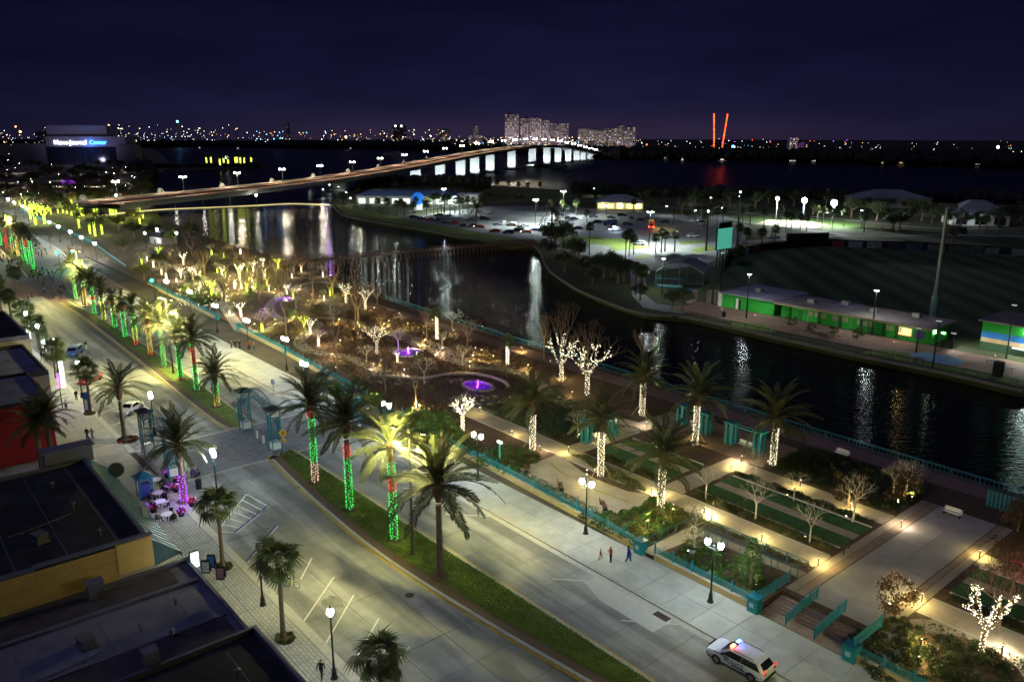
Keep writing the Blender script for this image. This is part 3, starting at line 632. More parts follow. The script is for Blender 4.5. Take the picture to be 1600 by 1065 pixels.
def branch(b, p, d, l, r, depth, R, ends, spread=.6, up=.25, nb=3, pts=None):
    q = p+d*l; mid = p+d*l*.5+Vector((R.gauss(0, .05), R.gauss(0, .05), 0))*l
    b.tube([p, mid, q], [r, r*.82, r*.66], 5 if r > .05 else 3, cap=False)
    if pts is not None: pts.append((p, q, r))
    if depth == 0: ends.append(q); return
    for k in range(nb):
        a = 2*PI*k/nb+R.uniform(-.5, .5); o = d.orthogonal().normalized(); o = Matrix.Rotation(a, 3, d) @ o
        nd = (d+o*spread*R.uniform(.7, 1.3)+Vector((0, 0, up))).normalized()
        branch(b, q, nd, l*R.uniform(.62, .85), r*.62, depth-1, R, ends, spread, up, nb, pts)
def tree_skeleton(seed, trunk=1.8, r=.10, depth=4, l=1.2, spread=.6, up=.25, nb=3, first=4):
    R = random.Random(seed); bt = MB(); bb = MB(); ends = []; pts = []
    bt.tube([(0, 0, -.05), (R.gauss(0, .03), R.gauss(0, .03), trunk*.5), (0, 0, trunk)], [r*1.25, r, r*.9], 7, cap=False)
    for k in range(first):
        a = 2*PI*k/first+R.uniform(-.4, .4); d = Vector((math.cos(a)*spread, math.sin(a)*spread, 1)).normalized()
        branch(bb, Vector((0, 0, trunk-.05)), d, l*R.uniform(.85, 1.2), r*.6, depth-1, R, ends, spread, up, nb, pts)
    return bt, bb, ends, pts
_SK = {}
def bare_tree(label, loc, kind='pale', sca=1.0, lights=None, group=None, seed=0, rz=None, name='bare_tree', lightdepth=.028, size=.045, dens=11, trunkm=None, glowp=120):
    R = random.Random(seed*3+2); key = (kind, seed % 3)
    if key not in _SK:
        if kind == 'pale': a = tree_skeleton(100+seed, 1.7, .075, 4, .95, .75, .22, 3, 4); mm = M_pale
        elif kind == 'vase': a = tree_skeleton(200+seed, 1.6, .14, 5, 1.25, .62, .30, 2, 5); mm = M_twig
        elif kind == 'tall': a = tree_skeleton(300+seed, 3.5, .11, 5, 1.6, .35, .55, 2, 4); mm = M_twig
        else: a = tree_skeleton(400+seed, 2.0, .13, 5, 1.5, .6, .3, 3, 4); mm = M_twig
        _SK[key] = (a[0].mesh('trunk', mm), a[1].mesh('branches', mm), a[2], a[3])
    mt, mb, ends, pts = _SK[key]
    r = thing(name, label, 'tree', loc, R.random()*6.28 if rz is None else rz, group, sca)
    put('trunk', mt, r); put('branches', mb, r)
    if lights:
        lk = ('L', key, lights, lightdepth, size, dens)
        if lk not in _SK:
            b = MB(); R2 = random.Random(9); tr = 1.7 if kind == 'pale' else (3.5 if kind == 'tall' else 1.6)
            wrap_lights(b, .1, tr, .16, 26, size, 3)
            for p, q, rad in pts:
                if rad < lightdepth: continue
                L = (q-p).length
                for i in range(int(L*dens)+1):
                    c = p.lerp(q, R2.random())+Vector((R2.gauss(0, 1), R2.gauss(0, 1), R2.gauss(0, 1)))*(rad*.9+.02); b.octa(c, size*R2.uniform(.7, 1.2))
            _SK[lk] = b.mesh('light_string', GL[lights])
        lamp('POINT', (.5, -.6, 1.6), (1, .84, .5) if lights != 'y' else (.85, 1, .2), glowp, r, .6, name='string_glow')
        put('light_string', _SK[lk], r, label=NM[lights]+' light string wound along trunk and limbs', kind='stuff')
    return r
def clump(b, c, r, n, size, R, flat=.8):
    for i in range(n):
        v = Vector((R.gauss(0, 1), R.gauss(0, 1), R.gauss(0, 1))).normalized()*r*R.random()**.45; b.leafquad((c[0]+v.x, c[1]+v.y, c[2]+v.z*flat), size, R)
_LT = {}
def leafy_mesh(kind, seed, m):
    key = (kind, seed, m.name)
    if key in _LT: return _LT[key]
    R = random.Random(seed*11+len(kind)); b = MB(); t = MB()
    if kind == 'oak':
        t.tube([(0, 0, 0), (.1, 0, 1.2), (0, .1, 2.6)], [.32, .24, .2], 7)
        for k in range(22):
            a = R.random()*6.28; rr = 2.6*R.random()**.6; z = 3.4+R.uniform(-.9, 2.4)*(1-rr/4); c = (rr*math.cos(a), rr*math.sin(a), z)
            if k % 2 == 0: t.tube([(0, 0, 2.2), (c[0]*.5, c[1]*.5, 2.8), (c[0], c[1], z)], [.14, .09, .04], 4, cap=False)
            clump(b, c, R.uniform(.75, 1.25), 95, .17, R, .75)
    elif kind == 'cone':
        t.tube([(0, 0, 0), (0, 0, 3.6)], [.08, .02], 6)
        for i in range(1500):
            z = .35+3.6*R.random()**1.15; rr = .85*(1-((z-1.2)/3.0)**2 if z > 1.2 else .75+.25*z/1.2); rr = max(.05, rr)*R.random()**.35; a = R.random()*6.28
            b.leafquad((rr*math.cos(a), rr*math.sin(a), z), .095, R)
    elif kind == 'airy':
        t.tube([(0, 0, 0), (0, 0, 4.4)], [.08, .02], 6)
        for k in range(26):
            z = .9+3.4*k/26; a = 2.399*k; l = 1.45*(1-.55*k/26); e = Vector((l*math.cos(a), l*math.sin(a), z+.7)); t.tube([(0, 0, z), e], [.035, .01], 3, cap=False)
            for j in range(3): clump(b, Vector((0, 0, z)).lerp(e, .45+.25*j), .34, 14, .085, R, 1)
    elif kind == 'bushy':
        t.tube([(0, 0, 0), (0, 0, 1.5)], [.09, .05], 6)
        for k in range(18):
            a = R.random()*6.28; rr = 1.1*R.random()**.6; c = (rr*math.cos(a), rr*math.sin(a), 1.0+R.uniform(-.6, 1.4)); clump(b, c, .5, 60, .11, R)
    _LT[key] = (t.mesh('trunk', M_twig if kind != 'airy' else M_pale), b.mesh('crown', m)); return _LT[key]
def leafy_tree(label, loc, kind='oak', m=None, sca=1.0, group=None, seed=0, name='leafy_tree'):
    mt, mc = leafy_mesh(kind, seed % 3, m or M_leaf); R = random.Random(seed+50)
    r = thing(name, label, 'tree', loc, R.random()*6.28, group, sca); put('trunk', mt, r); put('crown', mc, r); return r
_SH = {}
def shrub_mesh(seed, m, size=.10):
    key = (seed % 4, m.name, size)
    if key not in _SH:
        R = random.Random(seed % 4+70); b = MB()
        for i in range(230):
            a = R.random()*6.28; e = math.asin(R.random()); rr = .5*R.random()**.3; b.leafquad((rr*math.cos(a)*math.cos(e), rr*math.sin(a)*math.cos(e), rr*math.sin(e)*.95+.03), size, R)
        _SH[key] = b.mesh('shrub', m)
    return _SH[key]
def shrub(label, loc, sca=1.0, m=None, group=None, seed=0, name='shrub', cat='shrub'):
    R = random.Random(seed); s = sca if hasattr(sca, '__len__') else (sca*R.uniform(.9, 1.1), sca*R.uniform(.9, 1.1), sca*R.uniform(.85, 1.1))
    return put(name, shrub_mesh(seed, m or M_leaf3), None, loc, (0, 0, R.random()*6.28), s, label, cat, group)
def cover(name, poly, n, h, size, m, label, z=None, seed=1):
    """low planting that nobody could count"""
    R = random.Random(seed); b = MB(); xs = [p[0] for p in poly]; ys = [p[1] for p in poly]; k = 0; z = ZP if z is None else z
    while k < n:
        x, y = R.uniform(min(xs), max(xs)), R.uniform(min(ys), max(ys))
        if not in_poly(x, y, poly): continue
        k += 1
        hh = h*(.55+.45*math.sin(x*2.1+seed)*math.sin(y*2.3+1.3*seed))
        for j in range(3): b.leafquad((x+R.gauss(0, .08), y+R.gauss(0, .08), z+.02+max(.03, hh)*R.random()**.7), size, R)
    return put(name, b.mesh(name, m), label=label, cat='planting', kind='stuff')
# ================================================================== BUILDERS: street furniture, cars, people
# twin-globe lamp posts
b = MB(); b.lathe([(.30, 0), (.30, .12), (.22, .2), (.17, .75), (.20, .8), (.11, .9), (.075, 1.6), (.06, 5.1), (.09, 5.15), (.05, 5.3)], 10); ME_post = b.mesh('post', M_iron)
b = MB(); b.lathe([(.30, 0), (.30, .12), (.22, .2), (.17, .75), (.20, .8), (.11, .9), (.075, 1.6), (.06, 5.3), (.12, 5.36), (.12, 5.42)], 10); ME_post1 = b.mesh('post', M_iron)
b = MB(); b.tube([(-.62, 0, 5.42), (-.55, 0, 5.22), (0, 0, 5.2), (.55, 0, 5.22), (.62, 0, 5.42)], .04, 6); b.ball((0, 0, 5.5), .09); ME_arm = b.mesh('crossarm', M_iron)
b = MB(); b.smooth = True; b.lathe([(.11, 0), (.21, .12), (.245, .3), (.2, .5), (.12, .6)], 10); ME_globe = b.mesh('globe', M_globe)
b = MB(); b.lathe([(.16, .58), (.10, .68), (.03, .76), (.02, .86)], 8); ME_fin = b.mesh('finial', M_iron)
def lamp_post(label, loc, rz=0.0, twin=True, group='acorn lamp posts along the avenue', banner=False, sca=1.0):
    r = thing('street_lamp', label, 'street lamp', loc, rz, group, sca)
    put('post', ME_post if twin else ME_post1, r)
    if twin: put('crossarm', ME_arm, r)
    for x in ((-.62, .62) if twin else (0,)):
        g = put('globe', ME_globe, r, (x, 0, 5.42)); put('finial', ME_fin, g, (0, 0, 0))
    if banner:
        for sg in (-1, 1):
            b = MB(); b.box(sg*.55, 0, 3.2, .8, .03, 1.3); b.m = 1; b.box(sg*.55, 0, 3.0, .8, .034, .2); put('banner', b.mesh('banner', [M_teal, mat('coral_cloth', (.45, .09, .06), .8)]), r)
    return r
# tall double-arm roadway lamps
def tall_lamp(label, loc, h, rz=0.0, lit=True, power=5200, group='tall roadway lamps in the median'):
    r = thing('roadway_lamp', label, 'street lamp', loc, rz, group)
    b = MB(); b.tube([(0, 0, 0), (0, 0, .5), (0, 0, h)], [.22, .13, .075], 8); put('pole', b.mesh('pole', mat('bronze_steel', (.10, .085, .05), .5, metal=.4)), r)
    b = MB(); b.tube([(-1.5, 0, h-.02), (0, 0, h-.12), (1.5, 0, h-.02)], .04, 5); put('crossarm', b.mesh('crossarm', M_iron), r)
    for sg in (-1, 1):
        b = MB(); b.box(sg*1.75, 0, h-.06, .85, .34, .16, taper=.8); hd = put('lamp_head', b.mesh('lamp_head', M_iron), r)
        b = MB(); b.box(sg*1.75, 0, h-.10, .5, .24, .03); put('lens', b.mesh('lens', glow('yellow_lens', LAMP_YELLOW, 40)), hd)
        if lit: lamp('POINT', (sg*1.75, 0, h-.45), LAMP_YELLOW, power*.7, r, .15); lamp('SPOT', (sg*1.75, 0, h-.2), (1, .93, .40), power*1.35, r, .15, 164, .5, aim=(sg*1.9, 0, 0))
    return r
# far white lot lamps
def lot_lamp(label, loc, h, power=9000, rz=0, twin=True, group='white lamps over the island car park', glowk=60, col=(.88, 1, .97)):
    r = thing('lot_lamp', label, 'street lamp', loc, rz, group)
    b = MB(); b.tube([(0, 0, 0), (0, 0, h)], [.16, .09], 6); put('pole', b.mesh('pole', M_iron), r)
    b = MB()
    for sg in ((-1, 1) if twin else (0,)): b.box(sg*.8, 0, h, .9, .5, .18)
    hd = put('lamp_head', b.mesh('lamp_head', M_grey), r)
    b = MB()
    for sg in ((-1, 1) if twin else (0,)): b.box(sg*.8, 0, h-.08, .8, .45, .06)
    put('lens', b.mesh('lens', glow('lot_lens%d' % glowk, col, glowk)), hd)
    if power: lamp('SPOT', (0, 0, h-.3), col, power*.9, r, .3, 156, .35, aim=(0, 0, 0)); lamp('POINT', (0, -.4, h-.5), col, power*.05, r, .4)
    return r
# path lamps
b = MB(); b.lathe([(.07, 0), (.055, .05), (.05, .86)], 8); ME_bpost = b.mesh('post', M_iron)
b = MB(); b.lathe([(.045, .86), (.045, .92)], 8); ME_blens = b.mesh('lens', G_path)
b = MB(); b.lathe([(.085, .92), (.07, .99)], 8); ME_bcap = b.mesh('cap', M_iron)
def path_lamp(label, loc, power=55, col=LAMP_WARM, group='path lamps in the riverfront park', dirv=None):
    r = thing('path_lamp', label, 'path lamp', loc, 0, group); put('post', ME_bpost, r); put('lens', ME_blens, r); put('cap', ME_bcap, r)
    if power:
        tt_ = loc[1]; s_ = loc[0]
        if -71.5 < s_ < -66.5 and 69.5 < tt_ < 90: o = (1 if s_ < -69 else -1, 0)
        elif -55.5 < s_ < -50.5 and 69.5 < tt_ < 78: o = (1 if s_ < -53 else -1, 0)
        else: o = (0, 1 if tt_ < 67 else -1 if tt_ < 74 else 1 if tt_ < 80.2 else -1)
        if s_ < -92: o = (.3, -.95)
        lamp('POINT', (o[0]*.42, o[1]*.42, .85), col, power*1.5, r, .08)
    return r
def uplight(label, loc, power=90, col=LAMP_WARM, aim=(0, 0, 3), spot=100, group='ground spotlights among the planting', size=1.0):
    r = thing('ground_spotlight', label, 'spotlight', loc, 0, group)
    b = MB(); b.lathe([(.09, 0), (.10, .16), (.08, .18)], 8); put('housing', b.mesh('housing', M_iron), r, sca=size)
    b = MB(); b.lathe([(.075, .182), (.02, .20)], 8); put('lens', b.mesh('lens', G_path), r, sca=size)
    lamp('SPOT', (0, 0, .3*size), col, power, r, .08, spot, .6, aim=aim); return r
def added_glow(label, loc, col, power, radius=.3):  # glow with no fixture of its own; stake and shade are added to carry it
    r = thing('added_glow', label, 'added light', (loc[0], loc[1], max(0, loc[2]-.35)), 0, 'added coloured glow lights'); z = .35
    b = MB(); b.lathe([(.04, -max(0, loc[2]-.5)), (.04, z-.22)], 6); put('stake', b.mesh('stake', M_iron), r); b = MB(); b.lathe([(.05, z-.24), (.12, z-.14), (.11, z-.10)], 8); put('shade', b.mesh('shade', M_iron), r)
    lamp('POINT', (0, 0, z), col, power, r, min(radius, .2)); return r
# railings
ME_rpost = None
b = MB(); b.box(0, 0, 0, .11, .11, 1.12); b.box(0, 0, 1.12, .15, .15, .05); ME_rpost = b.mesh('post', M_teal)
def railing(label, pts, z, group=None, h=1.05, m=None, step=2.4, pick=.16, name='railing', posts=True, zs=None, wide=.055):
    m = m or M_teal; r = thing(name, label, 'railing', (0, 0, 0), 0, group); bt = MB(); bp = MB(); bl = MB(); np = 0
    zs = zs or [z]*len(pts)
    for (p, q, za, zb) in zip(pts, pts[1:], zs, zs[1:]):
        P = Vector((*p, za)); Q = Vector((*q, zb)); L = (Q-P).length; n = max(1, round(L/step)); up = Vector((0, 0, 1))
        bt.tube([P+up*h, Q+up*h], .045, 4); bl.tube([P+up*.14, Q+up*.14], .03, 4); bl.tube([P+up*(h-.16), Q+up*(h-.16)], .025, 4)
        for i in range(n+1):
            if posts and (i < n or q == pts[-1]):
                c = P.lerp(Q, i/n); put('post', ME_rpost if m is M_teal else (_mesh_cache.setdefault(('rp', m.name), (lambda bb: (bb.box(0, 0, 0, .07, .07, 1.08), bb.mesh('post', m))[1])(MB()))), r, c, (0, 0, math.atan2(Q.y-P.y, Q.x-P.x)))
        k = int(L/pick); a = math.atan2(Q.y-P.y, Q.x-P.x)
        for i in range(k):
            c = P.lerp(Q, (i+.5)/k); bp.box(c.x, c.y, c.z+.14, wide, .02, h-.28, a)
    put('top_rail', bt.mesh('top_rail', m), r); put('lower_rail', bl.mesh('lower_rail', m), r)
    o = put('picket_panel', bp.mesh('picket_panel', m), r, kind='stuff'); return r
# benches
def bench(label, loc, rz=0.0, m=None, group=None):
    r = thing('park_bench', label, 'bench', loc, rz, group); m = m or M_wood
    for k in range(4): b = MB(); b.box(0, -.20+.13*k, .44, 1.8, .10, .04); put('seat_slat', b.mesh('seat_slat', m), r)
    for k in range(3): b = MB(); b.box(0, .26+.03*k, .54+.14*k, 1.8, .03, .10); put('back_slat', b.mesh('back_slat', m), r)
    for x in (-.8, .8): b = MB(); b.box(x, 0, 0, .06, .5, .44); b.box(x, .29, .44, .06, .05, .5); put('end_frame', b.mesh('end_frame', M_iron), r)
    return r
# cars -------------------------------------------------------------
def car_meshes(kind):
    b = MB(); g = MB()
    if kind == 'suv': L, Wd, H, hood, prof = 5.0, 1.95, 1.76, 1.05, [(-2.5, .38), (-2.5, .80), (-2.42, .98), (-2.05, 1.08), (-1.35, 1.14), (-.55, 1.66), (-.2, 1.74), (1.4, 1.74), (1.95, 1.70), (2.42, 1.15), (2.5, 1.0), (2.5, .42)]
    else: L, Wd, H, hood, prof = 4.7, 1.84, 1.44, .95, [(-2.35, .32), (-2.35, .68), (-2.2, .82), (-1.05, .96), (-.25, 1.38), (.2, 1.44), (.9, 1.42), (1.7, 1.05), (2.25, .98), (2.35, .85), (2.35, .36)]
    belt = 1.08 if kind == 'suv' else .93
    # body: cross sections along x with tumblehome above the belt
    st = [p[0] for p in prof[1:-1]]; secs = []
    for x, z in prof[1:-1]:
        e = abs(x)/(L/2); w = Wd/2*(1-.10*max(0, e-.75)/.25); zb = .30 if kind == 'sedan' else .36
        zt = z; wb = w; wt = w if zt <= belt+.02 else w*(1-(.17 if kind == 'suv' else .24)*(zt-belt)/(.66 if kind == 'suv' else .52)); mid = min(belt, zt)
        secs.append([(x, -w*.94, zb), (x, -w, zb+.22), (x, -w*.985, mid-.02), (x, -wt*.96, zt-.04), (x, -wt*.82, zt), (x, wt*.82, zt), (x, wt*.96, zt-.04), (x, w*.985, mid-.02), (x, w, zb+.22), (x, w*.94, zb)])
    ids = [b.add(s) for s in secs]; b.smooth = True
    for i0, i1 in zip(ids, ids[1:]):
        for j in range(9): b.face(i0+j, i0+j+1, i1+j+1, i1+j)
    b.smooth = False
    b.face(*[ids[0]+j for j in range(9, -1, -1)]); b.face(*[ids[-1]+j for j in range(10)])
    # dark sill below
    b.m = 1; b.box(0, 0, .22 if kind == 'sedan' else .28, L*.93, Wd*.9, .14)
    for x in (-1.5 if kind == 'suv' else -1.42, 1.5 if kind == 'suv' else 1.40):   # wheel arches
        for sg in (-1, 1):
            n = 12; r_ = .43 if kind == 'suv' else .38; zc = .36 if kind == 'suv' else .32; y = sg*(Wd/2+.004)
            P = [(x+r_*math.cos(PI*i/n), y, zc+r_*math.sin(PI*i/n)) for i in range(n+1)]; m0 = b.add(P); b.face(*range(m0, m0+n+1)) if sg < 0 else b.face(*range(m0+n, m0-1, -1))
    # glass: patches laid 8 mm proud
    def patch(pts, off): m0 = g.add([Vector(p)+Vector(off) for p in pts]); g.face(*range(m0, m0+len(pts)))
    if kind == 'suv': wsx, roof0, roof1, rear = (-1.28, 1.18), (-.58, 1.62), (1.93, 1.64), (2.36, 1.20); side = [(-1.10, 1.12), (-.44, 1.62), (1.80, 1.62), (2.22, 1.16)]
    else: wsx, roof0, roof1, rear = (-.98, .98), (-.26, 1.35), (.95, 1.38), (1.62, 1.07); side = [(-.80, .98), (-.15, 1.32), (.85, 1.33), (1.42, 1.02)]
    kz = .66 if kind == 'suv' else .52
    wf = lambda z: Wd/2*(1-(.17 if kind == 'suv' else .24)*max(0, z-belt)/kz)*.97
    n_ = .012
    patch([(wsx[0], -wf(wsx[1])*.86, wsx[1]), (wsx[0], wf(wsx[1])*.86, wsx[1]), (roof0[0], wf(roof0[1])*.80, roof0[1]), (roof0[0], -wf(roof0[1])*.80, roof0[1])][::-1], (-.03, 0, .03))
    patch([(rear[0], -wf(rear[1])*.82, rear[1]), (rear[0], wf(rear[1])*.82, rear[1]), (roof1[0], wf(roof1[1])*.80, roof1[1]), (roof1[0], -wf(roof1[1])*.80, roof1[1])], (.05, 0, .02))
    for sg in (-1, 1):
        for x0, x1 in ((0, .49), (.505, 1.0)):
            lo = lambda u: side[0][0]+(side[3][0]-side[0][0])*u; hi = lambda u: side[1][0]+(side[2][0]-side[1][0])*u
            P = [(lo(x0), sg*(wf(side[0][1])+.022), side[0][1]), (lo(x1), sg*(wf(side[0][1])+.022), side[0][1]), (hi(x1), sg*(wf(side[1][1])+.035), side[1][1]), (hi(x0), sg*(wf(side[1][1])+.035), side[1][1])]
            patch(P if sg < 0 else P[::-1], (0, 0, 0))
    return b, g, L, Wd
CARM = {k: car_meshes(k) for k in ('suv', 'sedan')}
CAR_COL = {'white': (.70, .70, .68), 'black': (.012, .012, .014), 'silver': (.36, .37, .38), 'red': (.32, .015, .015), 'blue': (.03, .08, .30), 'grey': (.09, .095, .10), 'pale blue': (.30, .38, .46), 'navy': (.012, .018, .05), 'bluish white': (.60, .66, .76)}
CARS = {}
wb = MB(); wb.tube([(0, -.11, 0), (0, .11, 0)], .34, 14); ME_tyre = wb.mesh('wheel', M_tyre)
wb = MB(); wb.tube([(0, -.118, 0), (0, .118, 0)], .22, 10); ME_rim = wb.mesh('rim', M_rim)
G_head = glow('headlight_glow', (1, .95, .85), 30); G_tail = glow('taillight_glow', (1, .03, .02), 5); M_headoff = mat('headlight_glass', (.5, .5, .5), .15); M_tailoff = mat('taillight_plastic', (.25, .01, .01), .25)
def car(label, loc, rz, kind='sedan', col='white', group=None, lit=False, rims=False, name='parked_car', cat='car'):
    key = (kind, col)
    if key not in CARS:
        b, g, L, Wd = CARM[kind]
        CARS[key] = (b.mesh('body', [mat('car_paint_'+col.replace(' ', '_'), CAR_COL[col], .3, coat=.5, spec=.5), M_black]), g.mesh('window_glass', M_glass), L, Wd)
    mb, mg, L, Wd = CARS[key]; r = thing(name, label, cat, loc, rz, group)
    put('body', mb, r); put('window_glass', mg, r)
    wx = 1.5 if kind == 'suv' else 1.41; s = 1.08 if kind == 'suv' else .95
    for x in (-wx, wx):
        for y in (-1, 1):
            w = put('wheel', ME_tyre, r, (x, y*(Wd/2-.10), .34*s), sca=(s, 1, s))
            if rims: put('rim', ME_rim, w)
    zl = .86 if kind == 'suv' else .66
    for y in (-1, 1):
        bb = MB(); bb.box(-L/2-.005, y*Wd*.36, zl, .06, .34, .13); put('headlight', bb.mesh('headlight', G_head if lit else M_headoff), r)
        bb = MB(); bb.box(L/2+.005, y*Wd*.37, zl+.08, .06, .30, .16); put('taillight', bb.mesh('taillight', G_tail if lit else M_tailoff), r)
    return r
# people -----------------------------------------------------------
def person_mesh(pose, seed=0, kid=False):
    J = {'pel': (0, 0, .95), 'bel': (0, 0, 1.08), 'che': (0, .0, 1.30), 'neck': (0, 0, 1.49), 'head': (0, -.02, 1.60), 'top': (0, -.01, 1.70)}
    if pose == 'sit':
        for k in J: J[k] = (J[k][0], J[k][1], J[k][2]-.43)
        legs = lambda s: [(s*.10, 0, .50), (s*.12, -.44, .50), (s*.12, -.46, .08), (s*.12, -.60, .045)]
        arms = lambda s: [(s*.19, 0, .98), (s*.25, -.08, .72), (s*.16, -.30, .70), (s*.13, -.38, .71)]
    elif pose == 'walk':
        legs = lambda s: [(s*.09, 0, .90), (s*.10, -s*.15-.04, .50), (s*.10, -s*.26+.08, .09), (s*.10, -s*.26-.08, .045)]
        arms = lambda s: [(s*.19, 0, 1.42), (s*.25, s*.10, 1.15), (s*.25, s*.15-.10, .93), (s*.25, s*.16-.16, .85)]
    elif pose == 'phone':
        legs = lambda s: [(s*.09, 0, .90), (s*.11, -.01, .50), (s*.12, .03, .09), (s*.13, -.12, .045)]
        arms = lambda s: [(s*.19, 0, 1.42), (s*.26, .0, 1.16), (s*.13, -.26, 1.22), (s*.06, -.31, 1.28)]
    else:
        legs = lambda s: [(s*.09, 0, .90), (s*.11, -.01, .50), (s*.12, .03, .09), (s*.13, -.12, .045)]
        arms = lambda s: [(s*.19, 0, 1.42), (s*.26, .03, 1.14), (s*.25, -.05, .90), (s*.24, -.07, .81)]
    V, E, Rr = [], [], []
    def a(p, r, par=None):
        V.append(p); Rr.append(r); i = len(V)-1
        if par is not None: E.append((par, i))
        return i
    p = a(J['pel'], .135); q = a(J['bel'], .125, p); c = a(J['che'], .145, q); n = a(J['neck'], .06, c); h = a(J['head'], .095, n); a(J['top'], .075, h)
    for s in (-1, 1):
        i = p
        for pt, r in zip(legs(s), (.10, .068, .048, .038)): i = a(pt, r, i)
        i = c
        for pt, r in zip(arms(s), (.065, .046, .036, .04)): i = a(pt, r, i)
    me = bpy.data.meshes.new('tmp'); me.from_pydata(V, E, []); o = bpy.data.objects.new('tmp', me); C.objects.link(o)
    md = o.modifiers.new('skin', 'SKIN'); sv = me.skin_vertices[0].data
    for i, r in enumerate(Rr): sv[i].radius = (r*1.18, r*1.0)
    sv[0].use_root = True
    ms = o.modifiers.new('sub', 'SUBSURF'); ms.levels = ms.render_levels = 1
    dg = bpy.context.evaluated_depsgraph_get(); m2 = bpy.data.meshes.new_from_object(o.evaluated_get(dg)); bpy.data.objects.remove(o)
    dz = -.43 if pose == 'sit' else 0
    for m in (None, None, None, None): m2.materials.append(M_black)
    for f in m2.polygons:
        z = f.center.z; x = abs(f.center.x); y = f.center.y
        f.use_smooth = True
        if z > 1.50+dz: f.material_index = 3 if (z > 1.635+dz or y > .035) else 0
        elif z > 1.46+dz: f.material_index = 0
        elif x > .215 and z < .95 and pose != 'sit': f.material_index = 0
        elif z > .93+dz: f.material_index = 1
        else: f.material_index = 2
    return m2
PM = {p: person_mesh(p) for p in ('stand', 'walk', 'phone', 'sit')}
CL = {'black': (.012, .012, .014), 'white': (.62, .62, .60), 'red': (.30, .03, .02), 'blue': (.02, .03, .38), 'grey': (.12, .12, .125), 'tan': (.30, .22, .13), 'navy': (.015, .02, .05), 'brown': (.09, .05, .03), 'green': (.04, .10, .04), 'pink': (.45, .12, .16), 'denim': (.04, .06, .12)}
M_skin = mat('skin', (.42, .24, .16), .6); 
def hairm(c): return mat('hair_'+c, {'dark': (.015, .010, .008), 'brown': (.06, .035, .02), 'fair': (.25, .16, .07), 'grey': (.3, .3, .3)}[c], .7)
def clothm(c): return mat('cloth_'+c, CL[c], .9)
def person(label, loc, rz, pose='stand', top='black', legs='denim', hair='dark', sca=1.0, group=None, coat=False):
    me = PM[pose]; o = put('person', me, None, loc, (0, 0, rz), sca, label, 'person', group)
    for i, m in enumerate((M_skin, clothm(top), clothm(legs), hairm(hair))):
        o.material_slots[i].link = 'OBJECT'; o.material_slots[i].material = m
    dz = -.43 if pose == 'sit' else 0
    if hair != 'grey' and coat:
        pass
    if coat:
        b = MB(); b.smooth = True; b.lathe([(.27, .62), (.25, .9), (.205, 1.1), (.215, 1.35), (.12, 1.47)], 10); put('coat', b.mesh('coat', clothm(top)), o, sca=(1, .72, 1))
        b = MB(); b.smooth = True; b.lathe([(.10, 1.25), (.12, 1.45), (.115, 1.62), (.06, 1.70)], 8); put('hair', b.mesh('hair', hairm(hair)), o, (0, .045, 0))
    return o
# ================================================================== AVENUE: buildings on the near side
M_roofblk = mat('black_roof_felt', (.022, .022, .028), .85, noise=(.35, .8), bump=(5, .4))
M_roofgrey = mat('grey_roof_membrane', (.145, .145, .205), .85, noise=(.3, .4), bump=(6, .3))  # blue cast of the ambient night light is put into the grey
M_roofbrown = mat('brown_roof_gravel', (.06, .05, .062), .95, noise=(.8, .4), bump=(9, .6))
M_coping = mat('coping', (.13, .13, .19), .8, noise=(1, .2))
M_siding = mat('yellow_siding', (.62, .40, .13), .75, noise=(1.2, .12), var=.06)
M_stucco = mat('beige_stucco', (.42, .36, .28), .9, noise=(.8, .12))
M_redwall = mat('red_painted_wall', (.36, .022, .020), .85, noise=(.4, .2), bump=(6, .3))
M_deck = mat('standing_seam', (.05, .10, .115), .5, noise=(.6, .25))
def block(name, label, s0, s1, t0, t1, h, wall, roof, par=.5, cat='building', cop=None, pw=.3):
    r = thing(name, label, cat, ((s0+s1)/2, t1, 0)); ox, oy = (s0+s1)/2, t1
    b = MB(); b.box((s0+s1)/2-ox, (t0+t1)/2-oy, 0, s1-s0, t1-t0, h); put('wall', b.mesh('wall', wall), r)
    b = MB(); b.box((s0+s1)/2-ox, (t0+t1)/2-oy, h, s1-s0-2*pw, t1-t0-2*pw, .04); rf = put('roof', b.mesh('roof', roof), r)
    b = MB()
    for (x0, x1, y0, y1) in ((s0, s1, t1-pw, t1), (s0, s1, t0, t0+pw), (s0, s0+pw, t0+pw+.01, t1-pw-.01), (s1-pw, s1, t0+pw+.01, t1-pw-.01)): b.box((x0+x1)/2-ox, (y0+y1)/2-oy, h, x1-x0, y1-y0, par)
    put('parapet', b.mesh('parapet', cop or M_coping), r)
    return r, ox, oy
